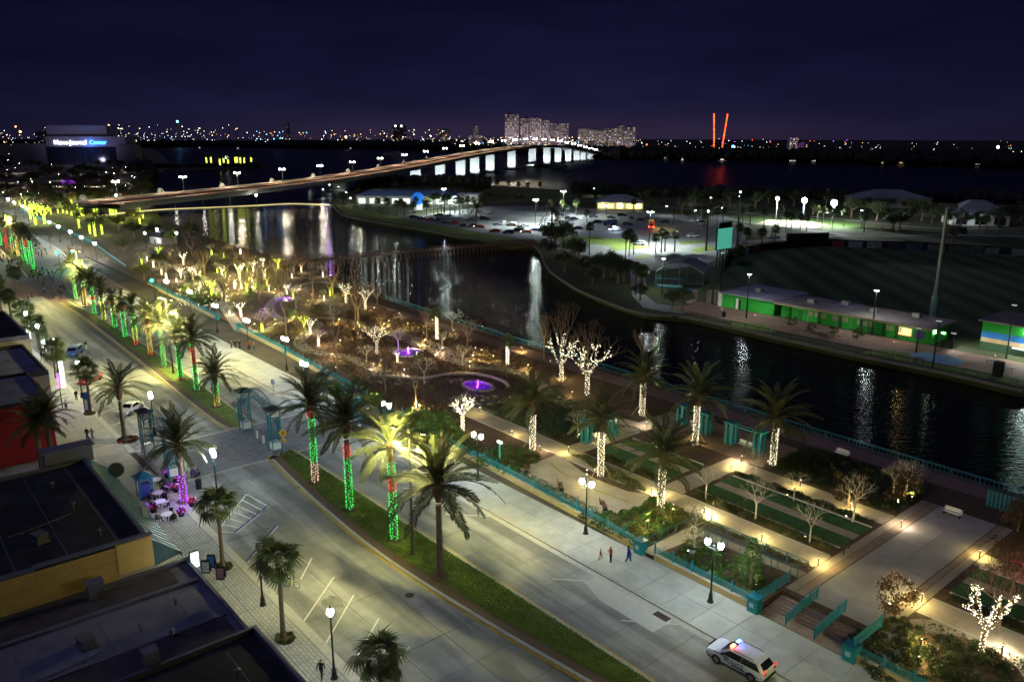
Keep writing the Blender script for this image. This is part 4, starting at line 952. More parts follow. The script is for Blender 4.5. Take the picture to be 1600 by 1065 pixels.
# A : broad black roof with a yellow clapboard end wall
A, ox, oy = block('shop_building', 'shop with a wide black flat roof and yellow clapboard side wall by the cafe', -86.5, -64.2, -16, 15.4, 7.7, M_stucco, M_roofblk, .35)
for k in range(13):     # clapboards of the end wall, stepping up with the parapet
    z = 5.3+.235*k
    for (t0, t1, top) in ((-16, 1.0, 8.1), (1.0, 7.0, 8.3), (7.0, 12.62, 8.5)):
        if z+.24 <= top+.24:
            b = MB(); b.box(0, (t0+t1)/2-oy, 0, .07, t1-t0-.03, .205, taper=1); o = put('clapboard', b.mesh('clapboard', M_siding), A, (-64.2+.04-ox, 0, z), (0, math.radians(11), 0))
b = MB(); b.box(-64.15-ox, 14.0-oy, 5.9, .16, 2.7, 2.6); put('end_pier', b.mesh('end_pier', M_siding), A)
b = MB(); b.box(-64.3-ox, -7.5-oy, 8.13, .4, 17, .28); b.box(-64.3-ox, 4-oy, 8.34, .4, 6.0, .28); b.box(-64.3-ox, 11.2-oy, 8.56, .42, 8.5, .18); put('coping', b.mesh('coping', M_coping), A)
b = MB(); nS = 26    # sloping seamed canopy above the street front
b.quad((-86.5-ox, 15.4-oy, 8.0), (-64.2-ox, 15.4-oy, 8.0), (-64.2-ox, 17.6-oy, 6.1), (-86.5-ox, 17.6-oy, 6.1))
b.quad((-86.5-ox, 17.6-oy, 6.1), (-64.2-ox, 17.6-oy, 6.1), (-64.2-ox, 17.6-oy, 5.7), (-86.5-ox, 17.6-oy, 5.7)); b.tri((-64.2-ox, 15.4-oy, 8.0), (-64.2-ox, 15.4-oy, 5.7), (-64.2-ox, 17.6-oy, 6.1))
cp = put('canopy', b.mesh('canopy', M_deck), A)
b = MB(); b.tube([(0, 15.4-oy, 8.05), (0, 17.6-oy, 6.15)], .035, 4); ms = b.mesh('seam', M_tealdk)
for k in range(nS+1): put('seam', ms, cp, (-86.5-ox+22.3*k/nS, 0, 0))
b = MB(); b.box(-87.3-ox, 14.0-oy, 7.7, 1.5, 4.4, 1.6); b.box(-87.3-ox, 14.0-oy, 9.3, 1.8, 4.8, .15); put('stair_head', b.mesh('stair_head', M_coping), A)
b = MB(); b.tube([(0, -.02, 0), (0, .25, 0)], .75, 20); put('round_sign', b.mesh('round_sign', mat('dark_sign', (.06, .075, .08), .6)), A, (-83.6-ox, 17.5-oy, 7.1), (0, 0, 1.2))
b = MB(); b.box(-71.5-ox, 16.8-oy, 6.6, .55, .5, 1.3); put('vent_stack', b.mesh('vent_stack', M_grey), A)
# B : grey and brown strips of roof below it
B_, ox, oy = block('shop_building', 'low shop roof with grey and brown strips and stub chimneys', -64.1, -50.6, -16, 18.0, 5.25, M_stucco, M_roofgrey, .30)
b = MB(); b.box(-62.0-ox, 8.5-oy, 5.30, 3.0, 15.5, .04); b.box(-62.0-ox, -8.8-oy, 5.30, 3.0, 13, .04); b.box(-52.6-ox, 1-oy, 5.30, 2.9, 32.5, .035); put('roof_strip', b.mesh('roof_strip', M_roofbrown), B_)
b = MB(); b.box(-60.3-ox, 1-oy, 5.30, .35, 33, .25); b.box(-54.2-ox, 1-oy, 5.30, .25, 33, .12); put('roof_upstand', b.mesh('roof_upstand', M_coping), B_)
for x, y in ((-63.0, 10.6), (-60.1, 1.2)): b = MB(); b.box(x-ox, y-oy, 5.3, .9, 1.1, 1.25); b.box(x-ox, y-oy, 6.55, 1.05, 1.25, .12); put('chimney', b.mesh('chimney', M_coping), B_)
# C : black roof in the corner
C_, ox, oy = block('shop_building', 'black flat roof with a pale upstand at the near corner', -50.5, -20, -16, 18.3, 5.55, M_stucco, M_roofblk, .45, cop=M_coping)
b = MB(); b.box(-50.9-ox, 11.2-oy, 5.5, .9, 1.0, 1.5); put('chimney', b.mesh('chimney', M_coping), C_)
# roof clutter: vents, pipes, hatches
M_vent = mat('dull_vent_metal', (.15, .15, .17), .6, metal=.4)
def roof_vent(root, x, y, z, kind): 
    b = MB()
    if kind == 0: b.lathe([(.10, 0), (.10, .45), (.2, .46), (.2, .56), (.02, .66)], 8)
    elif kind == 1: b.box(0, 0, 0, 1.3, 1.0, .25); b.box(0, 0, .25, 1.15, .85, .5); b.box(0, 0, .75, 1.25, .95, .06)
    else: b.tube([(-3, 0, .12), (0, 0, .12), (2.2, .2, .12)], .05, 5); b.box(-2, 0, 0, .2, .3, .1); b.box(1, 0.1, 0, .2, .3, .1)
    put(['vent_pipe', 'air_unit', 'roof_pipe'][kind], b.mesh('roof_fitting', M_vent), root, (x, y, z), (0, 0, random.uniform(0, .3)+(PI/2 if kind == 2 else 0)))
for x, y, k in ((-6, -4, 0), (5, -7, 1), (-3, -11, 0), (7, -3, 0), (2, -6, 2), (-8, -9, 1), (0, -3.5, 0)): roof_vent(A, x, y, 7.74, k)
for x, y, k in ((1.2, -6, 0), (2.6, -11, 2), (-.6, -3, 0), (0.6, -9.5, 1), (3.4, -4.5, 0)): roof_vent(B_, x, y, 5.29, k)
for x, y, k in ((-8, -5, 0), (-9, -9, 1), (-11, -3, 0)): roof_vent(C_, x, y, 5.59, k)
M_seam = mat('roof_seam_tape', (.10, .10, .15), .8, noise=(1, .3))
for root, x0, x1, y0, y1, z, n in ((A, -10.6, 10.6, -30, -.6, 7.742, 8), (B_, -1.9, 2.6, -33, -.6, 5.292, 6), (C_, -14, 14, -33, -.8, 5.592, 7)):
    for k in range(n): b = MB(); b.box((x0+x1)/2, y0+(y1-y0)*(k+.6)/n, 0, x1-x0, .09, .012); put('seam_strip', b.mesh('seam_strip', M_seam), root, (0, 0, z))
# red building and roofs north of the plaza
D_, ox, oy = block('red_building', 'building with a blank red side wall and flat dark roof', -126, -111.2, -20, 16.8, 7.6, M_redwall, M_roofgrey, .4, cop=M_roofbrown)
b = MB()
for k in range(5): b.tube([(-111.1-ox, 9.5-1.2*k-oy, .2), (-111.1-ox, 9.5-1.2*k-oy, 7.4)], .05, 4)
put('pipe', b.mesh('pipe', mat('dark_red_steel', (.12, .015, .015), .7)), D_)
E_, ox, oy = block('shop_building', 'dark flat roofed shop behind the red wall', -146, -126.2, -20, 19.4, 7.0, M_stucco, M_roofgrey, .6, cop=M_roofbrown)
F_, ox, oy = block('shop_building', 'taller dark shop with black roof further up the avenue', -170, -146.2, -20, 20.6, 8.2, M_stucco, M_roofblk, .7)
G_, ox, oy = block('shop_building', 'low shop with pale awning beyond the black roofed shop', -200, -170.3, -30, 20.6, 6.0, M_stucco, M_roofgrey, .5)
b = MB(); b.quad((-198-ox, 20.6-oy, 3.8), (-172-ox, 20.6-oy, 3.8), (-172-ox, 22.6-oy, 3.0), (-198-ox, 22.6-oy, 3.0)); put('awning', b.mesh('awning', M_white), G_)
# neon triangle at the corner of the red building
N_ = thing('neon_sign', 'glowing purple and red neon sign at the corner of the red building', 'neon sign', (*S(97, 640, .1), .1))
for pts, g in (([(-.9, 0, 3.4), (1.1, 0, 3.9)], G_purp), ([(1.1, 0, 3.9), (-.2, 0, 5.6)], G_purp), ([(1.2, 0, 3.9), (1.5, 0, 5.0)], G_red), ([(1.5, 0, 5.0), (.9, 0, 4.9)], G_red)):
    b = MB(); b.tube(pts, .09, 5); put('neon_tube', b.mesh('neon_tube', g), N_)
b = MB(); b.tube([(0, .1, 0), (0, .1, 5.6)], .07, 5); put('post', b.mesh('post', M_iron), N_)
lamp('POINT', (0, -.5, 4.2), (.6, .1, 1), 180, N_, .4)
lamp('POINT', (.5, -6.5, 2.6), (1.0, .35, .2), 900, N_, .5)  # second light, not the neon: added without a fixture to brighten the red wall
# lit box sign on the shop corner
LS = thing('lit_sign', 'white lit box sign with dark frame hanging at the shop corner', 'sign', (-63.4, 18.3, 4.8), sca=.72)
b = MB(); b.box(0, 0, 0, .32, 1.0, 2.1); put('frame', b.mesh('frame', M_black), LS); b = MB(); b.box(.165, 0, .12, .03, .82, 1.86); put('lit_face', b.mesh('lit_face', glow('sign_face', (.85, 1, .85), .6)), LS)
b = MB(); b.tube([(0, -1.4, 1.6), (0, -.4, 1.6)], .03, 4); b.tube([(0, -1.4, .4), (0, -.4, .4)], .03, 4); put('bracket', b.mesh('bracket', M_iron), LS)
lamp('POINT', (1.0, .6, 1.0), (.9, 1, .95), 260, LS, .3)

# ================================================================== palms in the median
def dp(label, base, top, segs, near, seed, group='palms in the median', z=.16, **kw):
    px, py = base; h = SH(px, py, top, z); sg = []
    for c, y0, y1 in segs: sg.append((c, max(.1, SH(px, py, y1, z)), SH(px, py, y0, z)))
    return date_palm(label, (*S(px, py, z), z), h, sg, near, group, seed=seed, **kw)
dp('tall unlit date palm at the near end of the median', (688, 900), 752, [], True, 1, sca=1.32, nf=38, bulge=.6)
dp('floodlit yellow green date palm with green lights beside the tall lamp', (616, 843), 690, [('g', 766, 841), ('r', 745, 766), ('g', 722, 745)], True, 2, sca=1.05)
dp('date palm with bright green lights and a red band below its boots', (547, 795), 655, [('g', 712, 793), ('r', 692, 713)], True, 3, sca=1.1, bulge=.5)
dp('date palm with green lights, red collar and pale pink foot', (493, 753), 628, [('p', 722, 752), ('g', 651, 722), ('r', 636, 651)], True, 4, sca=1.1)
dp('short date palm wound in green and amber lights by the street gate', (340, 635), 580, [('g', 590, 617), ('a', 615, 634)], True, 5, sca=1.0)
dp('date palm with green lights and a long red band, second from the gate', (308, 610), 524, [('g', 568, 609), ('r', 541, 568), ('g', 532, 541)], True, 6, sca=1.05)
dp('leaning dark crowned date palm with green lights and red foot', (283, 593), 524, [('g', 536, 589), ('r', 589, 593)], True, 7, sca=1.05)
dp('floodlit date palm wrapped in green lights only', (257, 573), 503, [('g', 514, 572)], True, 8)
dp('floodlit date palm with amber lights and red bow on top', (236, 555), 490, [('a', 512, 550), ('r', 502, 512), ('r', 550, 554)], True, 9)
lst = [((213, 539), 478, [('g', 486, 512), ('y', 512, 531), ('r', 531, 538)]), ((196, 527), 472, [('g', 484, 526), ('r', 478, 484)]), ((180, 512), 462, [('r', 470, 474), ('y', 474, 490), ('g', 490, 511)]),
       ((163, 501), 452, [('g', 462, 470), ('y', 470, 500)]), ((148, 491), 438, [('g', 446, 462), ('r', 462, 468), ('g', 468, 490)]), ((134, 479), 430, [('g', 438, 447), ('a', 447, 478)]), ((119, 468), 412, [('g', 424, 467)])]
for i, (p, tp, sg) in enumerate(lst):
    d = ['red foot under green and yellow bands', 'a thin red collar above green', 'red, yellow and green bands in turn', 'yellow lights under a green top', 'a red band between two green ones', 'amber lights under a green top', 'plain green lights at the plaza end'][i]
    dp('median palm with '+d+', in the far row', p, tp, sg, i in (4, 5, 6), 20+i, dens=26, size=.05)
for i, (p, tp, sg) in enumerate([((53, 421), 366, [('g', 376, 420)]), ((45, 413), 362, [('r', 374, 386), ('g', 386, 412)]), ((38, 408), 356, [('y', 370, 380), ('g', 380, 407)]), ((29, 401), 350, [('a', 364, 400)]), ((21, 397), 348, [('g', 362, 380), ('a', 380, 396)]), ((11, 390), 345, [('r', 358, 389)]), ((2, 384), 338, [('g', 352, 383)]), ((-8, 378), 334, [('y', 350, 377)])]):
    dp('distant median palm in coloured lights beyond the crowd, '+ordn(i)+' from the plaza', p, tp, sg, False, 40+i, dens=14, size=.08, sca=1.15, z=.03)
# high roadway lamps
tall_lamp('double armed roadway lamp among the near median palms', (*S(645, 865, .18), .18), SH(645, 865, 672), rz=0.35, power=4200)
tall_lamp('double armed roadway lamp beside the green lit palms', (*S(271, 583, .18), .18), 13.2, rz=0.3, power=8000)
tall_lamp('double armed roadway lamp at the far end of the second median', (*S(130, 476, .18), .18), 13.2, rz=0.3, power=9000)
tall_lamp('double armed roadway lamp beyond the crowded plaza', (*S(22, 399, .05), .05), 13.2, rz=0.3, power=9000)
tall_lamp('double armed roadway lamp assumed past the bottom edge of the picture', (-8.0, 39.6, .18), 13.2, rz=0.3, power=2200)  # lamp assumed out of view, added to light the yellow end wall and road
# acorn lamps, placed under their globes
def lp(px, py, label, rz=0.0, twin=True, zb=.12, **kw):
    s, t = S(px, py, 5.75); return lamp_post(label, (s, t, zb), rz, twin, **kw)
LR = [(917, 755, 'twin globe lamp beside the low wall left of the three walkers'), (1116, 850, 'twin globe lamp beside the corner planter near the police car'), (746, 681, 'twin globe lamp by the wall behind the tall unlit palm'),
      (604, 633, 'twin globe lamp at the riverside end of the crossing'), (475, 569, 'twin globe lamp in front of the riverside gate'), (445, 530, 'twin globe lamp by the wall south of the two strollers'), (385, 501, 'twin globe lamp beside the group of strollers'),
      (336, 478, 'twin globe lamp at the northern park entrance'), (296, 456, 'twin globe lamp before the glittering shrubs'), (260, 440, 'twin globe lamp beside the green signal light')]
for px, py, l in LR: lp(px, py, l, rz=.15)
for i, (px, py) in enumerate([(148, 381.5), (127, 372), (110, 363), (91, 355), (77, 348), (43, 327), (35, 323), (22, 317), (13, 312)]):
    r = lp(px, py, 'distant twin lamp along the teal railing, '+ordn(i)+' beyond the plaza', rz=.15, zb=.03, sca=1.05); lamp('POINT', (0, -1.2, 4.9), LAMP_WHITE, 3200, r, .3)
lp(333, 708, 'twin globe lamp carrying teal and coral banners by the cafe', rz=-.2, banner=True)
lp(235, 618, 'twin globe lamp behind the left street gate', rz=-.2)
lp(516, 957, 'single globe lamp on the paver sidewalk at the bottom', twin=False)
for px, py, l in ((121, 567, 'single globe lamp beside the cabbage palm at the shop fronts'), (84, 532, 'single globe lamp over the shop sidewalk behind a palm'), (58, 510, 'single globe lamp glowing inside palm fans'), (40, 490, 'single globe lamp furthest up the shop sidewalk')): lp(px, py, l, twin=False)
r = thing('street_lamp', 'unlit dark lamp post standing behind a cabbage palm', 'street lamp', (*S(411, 945, .12), .12)); put('post', ME_post1, r); put('finial', ME_fin, r); b = MB(); b.lathe([(.11, 0), (.21, .12), (.245, .3), (.2, .5), (.12, .6)], 10); put('globe', b.mesh('globe', mat('unlit_globe', (.12, .12, .12), .3)), r, (0, 0, 5.42))
# palms on the shop side
def cp_(label, base, top, seed, near=True, z=.12, **kw): return cabbage_palm(label, (*S(*base, z), z), SH(*base, top, z), near, 'cabbage palms on the shop sidewalk', seed=seed, **kw)
cp_('cabbage palm beside the folding signs on the sidewalk', (348, 885), 783, 1); cp_('cabbage palm hiding the unlit lamp post', (443, 995), 872, 2, sca=1.05)
cp_('cabbage palm with its foot below the picture edge', (598, 1130), 1025, 3, sca=1.05); cp_('cabbage palm behind the blue feather flag', (142, 645), 577, 4, sca=1.15)
cp_('cabbage palm leaning over the blue car', (88, 590), 545, 5, sca=1.25); cp_('cabbage palm beside the white lit trunk', (61, 545), 506, 6, sca=1.2); cp_('cabbage palm near the far shop awning', (42, 522), 482, 7, sca=1.2)
cp_('cabbage palm at the left picture edge', (19, 508), 460, 8, sca=1.2, near=False); cp_('cabbage palm cut by the left picture edge', (5, 500), 440, 9, sca=1.25, near=False); cp_('cabbage palm at the edge of the crowded plaza', (26, 455), 425, 10, near=False, sca=1.3)
for i, (base, top) in enumerate((((100, 606), 560), ((70, 550), 525), ((46, 530), 503))):
    z = .12; h = SH(*base, top, z); r = cabbage_palm('palm trunk wound in cool white lights at the shop fronts, '+ordn(i)+' from the red wall', (*S(*base, z), z), h+.6, False, 'white lit trunks at the shop fronts', sca=.75, seed=30+i)
    b = MB(); wrap_lights(b, .1, h, .24, 70, .05, i); put('light_string', b.mesh('light_string', G_cool), r, kind='stuff'); lamp('POINT', (.8, .3, h*.5), (.9, .95, 1), 160, r, .4)
dp('date palm in the paved plaza with a red flowering ring', (195, 685), 600, [], True, 51, z=.1, group='date palms of the plaza', nf=32)
dp('left one of two date palms before the red wall', (68, 748), 655, [], True, 52, z=.1, group='date palms of the plaza', nf=34, sca=.85)
dp('right one of two date palms before the red wall', (86, 747), 640, [], True, 53, z=.1, group='date palms of the plaza', nf=34, sca=.85)
dp('date palm with purple lights among the cafe tables', (288, 783), 688, [('v', 738, 781)], True, 54, z=.1, group='date palms of the plaza', nf=36, dens=20, size=.05)
added_glow('purple glow light added on a stake', (*S(290, 790, .1), 1.0), (.45, .12, 1), 90, .3)
for i in range(10):
    a = i*.63; c = S(200, 688, .1); shrub('low red flowering shrub at the foot of the plaza palm', (c[0]+1.0*math.cos(a), c[1]+1.0*math.sin(a), .1), .9, M_brleaf if i % 2 else M_redleaf, 'red shrubs round the plaza palm', i)
for px, py in ((350, 885), (445, 997), (140, 646)):
    c = S(px, py, .12); b = MB(); b.prism(disc(c[0], c[1], 1.0, 12, .8), .10, .16); put('tree_pit', b.mesh('tree_pit', M_mulch), kind='structure')
    for k in range(7): a = k*.9; shrub('low green liriope tuft in the sidewalk tree pit', (c[0]+.75*math.cos(a), c[1]+.6*math.sin(a), .14), .55, M_leaf3, 'tufts in the sidewalk tree pits', k+int(px))

# ================================================================== street gates
def tower(label, s, t, group='lattice towers of the street gates', h=5.9):
    r = thing('gate_tower', label, 'gate tower', (s, t, .02), 0, group); w = .62
    b = MB(); b.box(0, 0, 0, .11, .11, h); mp_ = b.mesh('corner_post', M_teal)
    for sx in (-1, 1):
        for sy in (-1, 1): put('corner_post', mp_, r, (sx*w, sy*w, 0))
    b = MB(); b.box(0, 0, .55, 1.12, 1.12, .95); put('pedestal', b.mesh('pedestal', M_white), r)
    for z in (.5, 1.55, 2.3, h-.95, h-.1):
        b = MB()
        for q in (((-w, -w), (w, -w)), ((w, -w), (w, w)), ((w, w), (-w, w)), ((-w, w), (-w, -w))): b.tube([(*q[0], z), (*q[1], z)], .035, 4)
        put('cross_rail', b.mesh('cross_rail', M_teal), r)
    b = MB()
    for fx, fy in ((0, -w), (0, w), (-w, 0), (w, 0)):
        n = 6
        for k in range(n):
            z0 = 1.6+(h-2.6)*k/n; z1 = 1.6+(h-2.6)*(k+1)/n; zm = (z0+z1)/2
            for sg in (-1, 1):
                P = [(0, z0), (sg*w*.55, zm), (0, z1)]
                b.tube([((q if fx == 0 else fx), (fy if fx == 0 else q), z) for q, z in P], .03, 4)
        for q in (-w*.6, w*.6): b.tube([((q if fx == 0 else fx), (fy if fx == 0 else q), 1.6) , ((q if fx == 0 else fx), (fy if fx == 0 else q), h-1)], .022, 4)
    put('lattice', b.mesh('lattice', M_tealdk), r)
    b = MB(); b.box(0, 0, h-.92, 1.1, 1.1, .78); put('cap_panel', b.mesh('cap_panel', mat('cream_panel', (.5, .47, .38), .8)), r)
    b = MB(); b.box(0, 0, h, 1.9, 1.9, .16); b.box(0, 0, h+.16, 1.5, 1.5, .35, taper=.3); put('cap_roof', b.mesh('cap_roof', mat('dark_bronze', (.04, .045, .05), .6)), r)
    return r
def arch(label, s0, s1, t, group='arched bows of the street gates'):
    r = thing('gate_arch', label, 'gate arch', ((s0+s1)/2, t, 0), 0, group); R_ = (s1-s0)/2-.7; rings = []
    for dz, rr in ((.0, 1.0), (1.0, 1.02)):
        pts = [(R_*math.cos(PI*i/18)*rr, 0, 3.6+dz+R_*.62*math.sin(PI*i/18)) for i in range(19)]; rings.append(pts)
        for y in (-.4, .4): b = MB(); b.tube([(x, y, z) for x, _, z in pts], .06, 5); put('bow', b.mesh('bow', M_teal), r)
    b = MB()
    for i in range(19):
        for y in (-.4, .4): b.tube([(rings[0][i][0], y, rings[0][i][2]), (rings[1][min(18, i+1)][0], y, rings[1][min(18, i+1)][2])], .025, 4)
        b.tube([(rings[1][i][0], -.4, rings[1][i][2]), (rings[1][i][0], .4, rings[1][i][2])], .025, 4)
    put('lattice', b.mesh('lattice', M_tealdk), r); return r
for t, nm in ((25.9, 'shop side'), (38.9, 'median'), (50.6, 'riverside')):
    tower('teal lattice tower, far one of the '+nm+' gate', -104.3, t); tower('teal lattice tower, near one of the '+nm+' gate', -94.4, t); arch('teal lattice bow joining the two '+nm+' gate towers', -104.3, -94.4, t)
for px, py, l in ((228, 776, 'small teal roofed kiosk frame beside the cafe tables'), (606, 668, 'teal domed shelter behind the riverside gate')):
    r = thing('kiosk', l, 'kiosk', (*S(px, py, .1), .1))
    for sx in (-.7, .7):
        for sy in (-.7, .7): b = MB(); b.box(sx, sy, 0, .12, .12, 2.5); put('post', b.mesh('post', M_teal), r)
    b = MB(); b.box(0, 0, 2.5, 2.1, 2.1, .14); b.box(0, 0, 2.64, 1.7, 1.7, .5, taper=.25); put('roof', b.mesh('roof', M_tealdk), r); b = MB(); b.box(0, 0, .2, 1.1, 1.1, 1.5); put('panel', b.mesh('panel', mat('blue_panel', (.03, .05, .22), .6)), r)
for i, (px, py) in enumerate(((402, 684), (412, 692))):
    b = MB(); b.lathe([(.16, 0), (.16, 1.0), (.12, 1.06)], 10); put('bollard', b.mesh('bollard', M_white), None, (*S(px, py, .03), .03), label=('left' if i == 0 else 'right')+' of two white bollards between the median gate towers', cat='bollard')
def signpost(label, base, h, shape, z=.16, rz=0.0):
    r = thing('road_sign', label, 'road sign', (*S(*base, z), z), rz); b = MB(); b.tube([(0, 0, 0), (0, 0, h)], .045, 6); put('post', b.mesh('post', M_grey), r)
    if shape == 'ped':
        y = mat('sign_yellow', (.75, .42, .02), .5); b = MB(); q = .62; zc = h-.55
        b.prism([(-q, 0), (0, -q), (q, 0), (0, q)], 0, .03, True); o = put('sign_plate', b.mesh('sign_plate', y), r, (0, -.05, zc), (PI/2, 0, 0))
        b = MB(); b.box(0, .0, 0, .12, .02, .12); zc2 = zc
        f = MB(); f.ball((0, 0, .26), .07, 6, 4); f.tube([(0, 0, .18), (-.02, 0, -.03)], .06, 5); f.tube([(-.02, 0, -.03), (-.16, 0, -.30)], .04, 4); f.tube([(-.02, 0, -.03), (.14, 0, -.30)], .04, 4); f.tube([(0, 0, .14), (.16, 0, .0)], .03, 4); f.tube([(0, 0, .14), (-.15, 0, .02)], .03, 4)
        put('walker_symbol', f.mesh('walker_symbol', M_black), o, (0, 0, .05), (-PI/2, 0, 0))
        b = MB(); b.box(0, -.05, h-1.75, .6, .03, .42); pl = put('arrow_plate', b.mesh('arrow_plate', y), r); b = MB(); b.box(0, -.075, h-1.58, .34, .01, .06); b.box(-.12, -.075, h-1.62, .1, .01, .14); put('arrow', b.mesh('arrow', M_black), pl)
    elif shape == 'back': b = MB(); b.prism([(-.6, 0), (0, -.6), (.6, 0), (0, .6)], 0, .03, True); put('sign_plate', b.mesh('sign_plate', M_grey), r, (0, .05, h-.6), (PI/2, 0, 0))
    else: b = MB(); b.box(0, -.05, h-.75, .55, .03, .75); put('sign_plate', b.mesh('sign_plate', mat('pale_blue_plate', (.35, .45, .6), .5)), r)
    return r
yaw = math.radians(50)
signpost('yellow diamond walker sign with arrow plate on the near median tip', (445, 712), 3.7, 'ped', rz=yaw); signpost('grey back of a diamond sign on the far median', (369, 663), 3.6, 'back', rz=yaw); signpost('small pale blue sign on the riverside sidewalk', (428, 620), 2.9, 'plate', rz=yaw)
# traffic signals with green lamps
for i, (px, py, z) in enumerate(((91, 395, 5.5), (115, 394, 5.5), (239.5, 437.5, 5.0))):
    s, t = S(px, py, z); r = thing('traffic_signal', ['green traffic signal beyond the crowd', 'smaller green traffic signal by the teal railing', 'green traffic signal beside the twin lamp and shrubs'][i], 'traffic light', (s, t, 0))
    b = MB(); b.tube([(0, 0, 0), (0, 0, z+.5)], .09, 6); put('pole', b.mesh('pole', M_iron), r); b = MB(); b.box(.0, -.2, z-.7, .4, .3, 1.3); put('housing', b.mesh('housing', M_black), r)
    b = MB(); b.ball((.1, -.36, z), .36, 8, 5); put('green_lens', b.mesh('green_lens', glow('signal_green', (.02, 1, .55), 14)), r); lamp('POINT', (.3, -1.0, z), (.05, 1, .6), 420, r, .2)

# ================================================================== low wall and teal railing by the riverside sidewalk
M_wall = mat('yellow_stucco_wall', (.40, .31, .16), .9, noise=(1.2, .15), bump=(8, .3))
def low_wall(label, pts, h=.62, w=.28, z=.1):
    b = MB(); band(b, pts, -w/2, w/2, z, z+h); o = put('low_wall', b.mesh('low_wall', M_wall), label=label, cat='wall')
    b = MB(); band(b, pts, -w/2-.05, w/2+.05, z+h, z+h+.07); put('wall_cap', b.mesh('wall_cap', mat('wall_coping', (.40, .35, .25), .85)), o)
rail_secs = [([(-33.5, 55.45), (-44.5, 55.45)], 'corner planter'), ([(-46.3, 55.5), (-56, 56.1), (-68, 56.6), (-78, 56.8), (-92, 57.9), (-94, 58.1)], 'near park'), ([(-104.8, 58.6), (-111, 58.9), (-142, 60.8), (-163, 61.2)], 'middle park'), ([(-176, 61.4), (-231, 62.5)], 'northern park'), ([(-24.4, 55.45), (8, 55.45)], 'south garden')]
for pts, nm in rail_secs:
    low_wall('low yellow wall under the teal railing of the '+nm, pts)
    railing('teal railing on the low wall of the '+nm, pts, .80, 'teal railings along the sidewalk', h=.72 if nm != 'x' else 1)
railing('teal railing running far up the avenue beyond the plaza', [(-266, 66), (-340, 73), (-411, 75), (-520, 78)], .03, 'teal railings along the sidewalk', h=1.2, step=6, pick=.8, wide=.5)
for s, t, l in ((-33.3, 55.4, 'teal panelled gate pier by the stairs with a pale plate'), (-24.6, 55.4, 'blue teal gate pier right of the stairs'), (-46.3, 55.4, 'teal panelled pier left of the ramp'), (-163, 61.2, 'teal pier south of the northern entrance'), (-176, 61.4, 'teal pier north of the northern entrance'), (-139, 60.8, 'teal pier beside the strollers')):
    r = thing('gate_pier', l, 'pier', (s, t, .1), 0, 'teal piers at the park entrances'); b = MB(); b.box(0, 0, 0, 1.0, .9, 1.35); put('panel', b.mesh('panel', M_teal), r); b = MB(); b.box(0, 0, 1.35, 1.12, 1.02, .12); put('cap', b.mesh('cap', M_tealdk), r)
    b = MB(); b.box(-.05, -.47, .55, .42, .03, .4); put('plate', b.mesh('plate', mat('pale_blue_plate', (.35, .45, .6), .5)), r)
railing('teal railing climbing beside the corner planter', [(-33.3, 55.9), (-33.2, 60.6)], .3, 'railings of the stairs and ramp', zs=[.75, .95])
# stairs
stp = sheet('stair', rect(-33.0, -24.9, 55.5, 60.2), .1, M_tan2, thick=.2)
for k in range(5):
    for x0, x1 in ((-32.9, -30.6), (-30.3, -28.0), (-27.7, -25.0)): b = MB(); b.box((x0+x1)/2, 57.0+.42*k, .1, x1-x0, .43, .09*(k+1)); put('tread', b.mesh('tread', M_redpav), stp)
for s, l in ((-30.45, 'left'), (-27.85, 'right')): railing(l+' of two short sloping teal stair railings', [(s, 55.7), (s, 60.6)], .1, 'railings of the stairs and ramp', zs=[.1, .6], h=1.15, step=1.2, pick=.12)
railing('blue teal railing right of the stairs', [(-24.7, 55.9), (-24.6, 60.2)], .3, 'railings of the stairs and ramp', zs=[.75, .95])
# ramp between wall and planter
sheet('ramp', [(-46.1, 55.4), (-44.7, 55.4), (-44.2, 62.0), (-33.4, 62.6), (-33.4, 64.0), (-46.1, 63.4)], ZP+.012, M_tan)
M_grail = mat('grey_teal_rail', (.06, .15, .17), .5)
railing('grey teal handrail along the left side of the ramp', [(-46.2, 56), (-46.1, 62.9)], ZP, 'railings of the stairs and ramp', m=M_grail, pick=1.3, wide=.05); railing('grey teal handrail behind the corner planter', [(-44.2, 61.9), (-38.8, 62.2), (-33.5, 62.5)], ZP, 'railings of the stairs and ramp', m=M_grail, pick=1.3, wide=.05); railing('grey teal handrail along the back of the ramp', [(-44.5, 64.1), (-33.5, 64.3)], ZP, 'railings of the stairs and ramp', m=M_grail, pick=1.3, wide=.05)

# ================================================================== police car, cars, bicycle
fw, rw = S(1120, 1036), S(1172, 1064); hd = math.atan2(rw[1]-fw[1], rw[0]-fw[0]); cx, cyy = (fw[0]+rw[0])/2, (fw[1]+rw[1])/2
nx, ny = -math.sin(hd), math.cos(hd)
pc = car('white and blue police utility car with red and blue roof lights on', (cx+nx*.9, cyy+ny*.9, .035), hd, 'suv', 'bluish white', rims=True, name='police_car', cat='police car')
b = MB(); b.box(-.45, 0, 1.76, .30, 1.15, .07); lb = put('light_bar', b.mesh('light_bar', M_black), pc)
for y, g, c in ((-.42, G_red, (1, .05, .03)), (.42, glow('police_blue', (.06, .15, 1), 14), (.08, .2, 1))):
    b = MB(); b.box(-.45, y, 1.80, .26, .42, .09); put('beacon', b.mesh('beacon', g if y > 0 else glow('police_red', (1, .12, .05), 14)), lb); lamp('POINT', (-.35, y, 2.15), c, 16 if y > 0 else 9, pc, .08)
b = MB(); b.box(-.45, -.26, 1.815, .2, .1, .09); put('amber_beacon', b.mesh('amber_beacon', glow('amber_beacon', (1, .6, .1), 12)), lb)
b = MB()
for y in (-1.06, 1.06): b.box(-.95, y, 1.14, .16, .22, .16)
put('mirror', b.mesh('mirror', M_black), pc, kind='stuff')
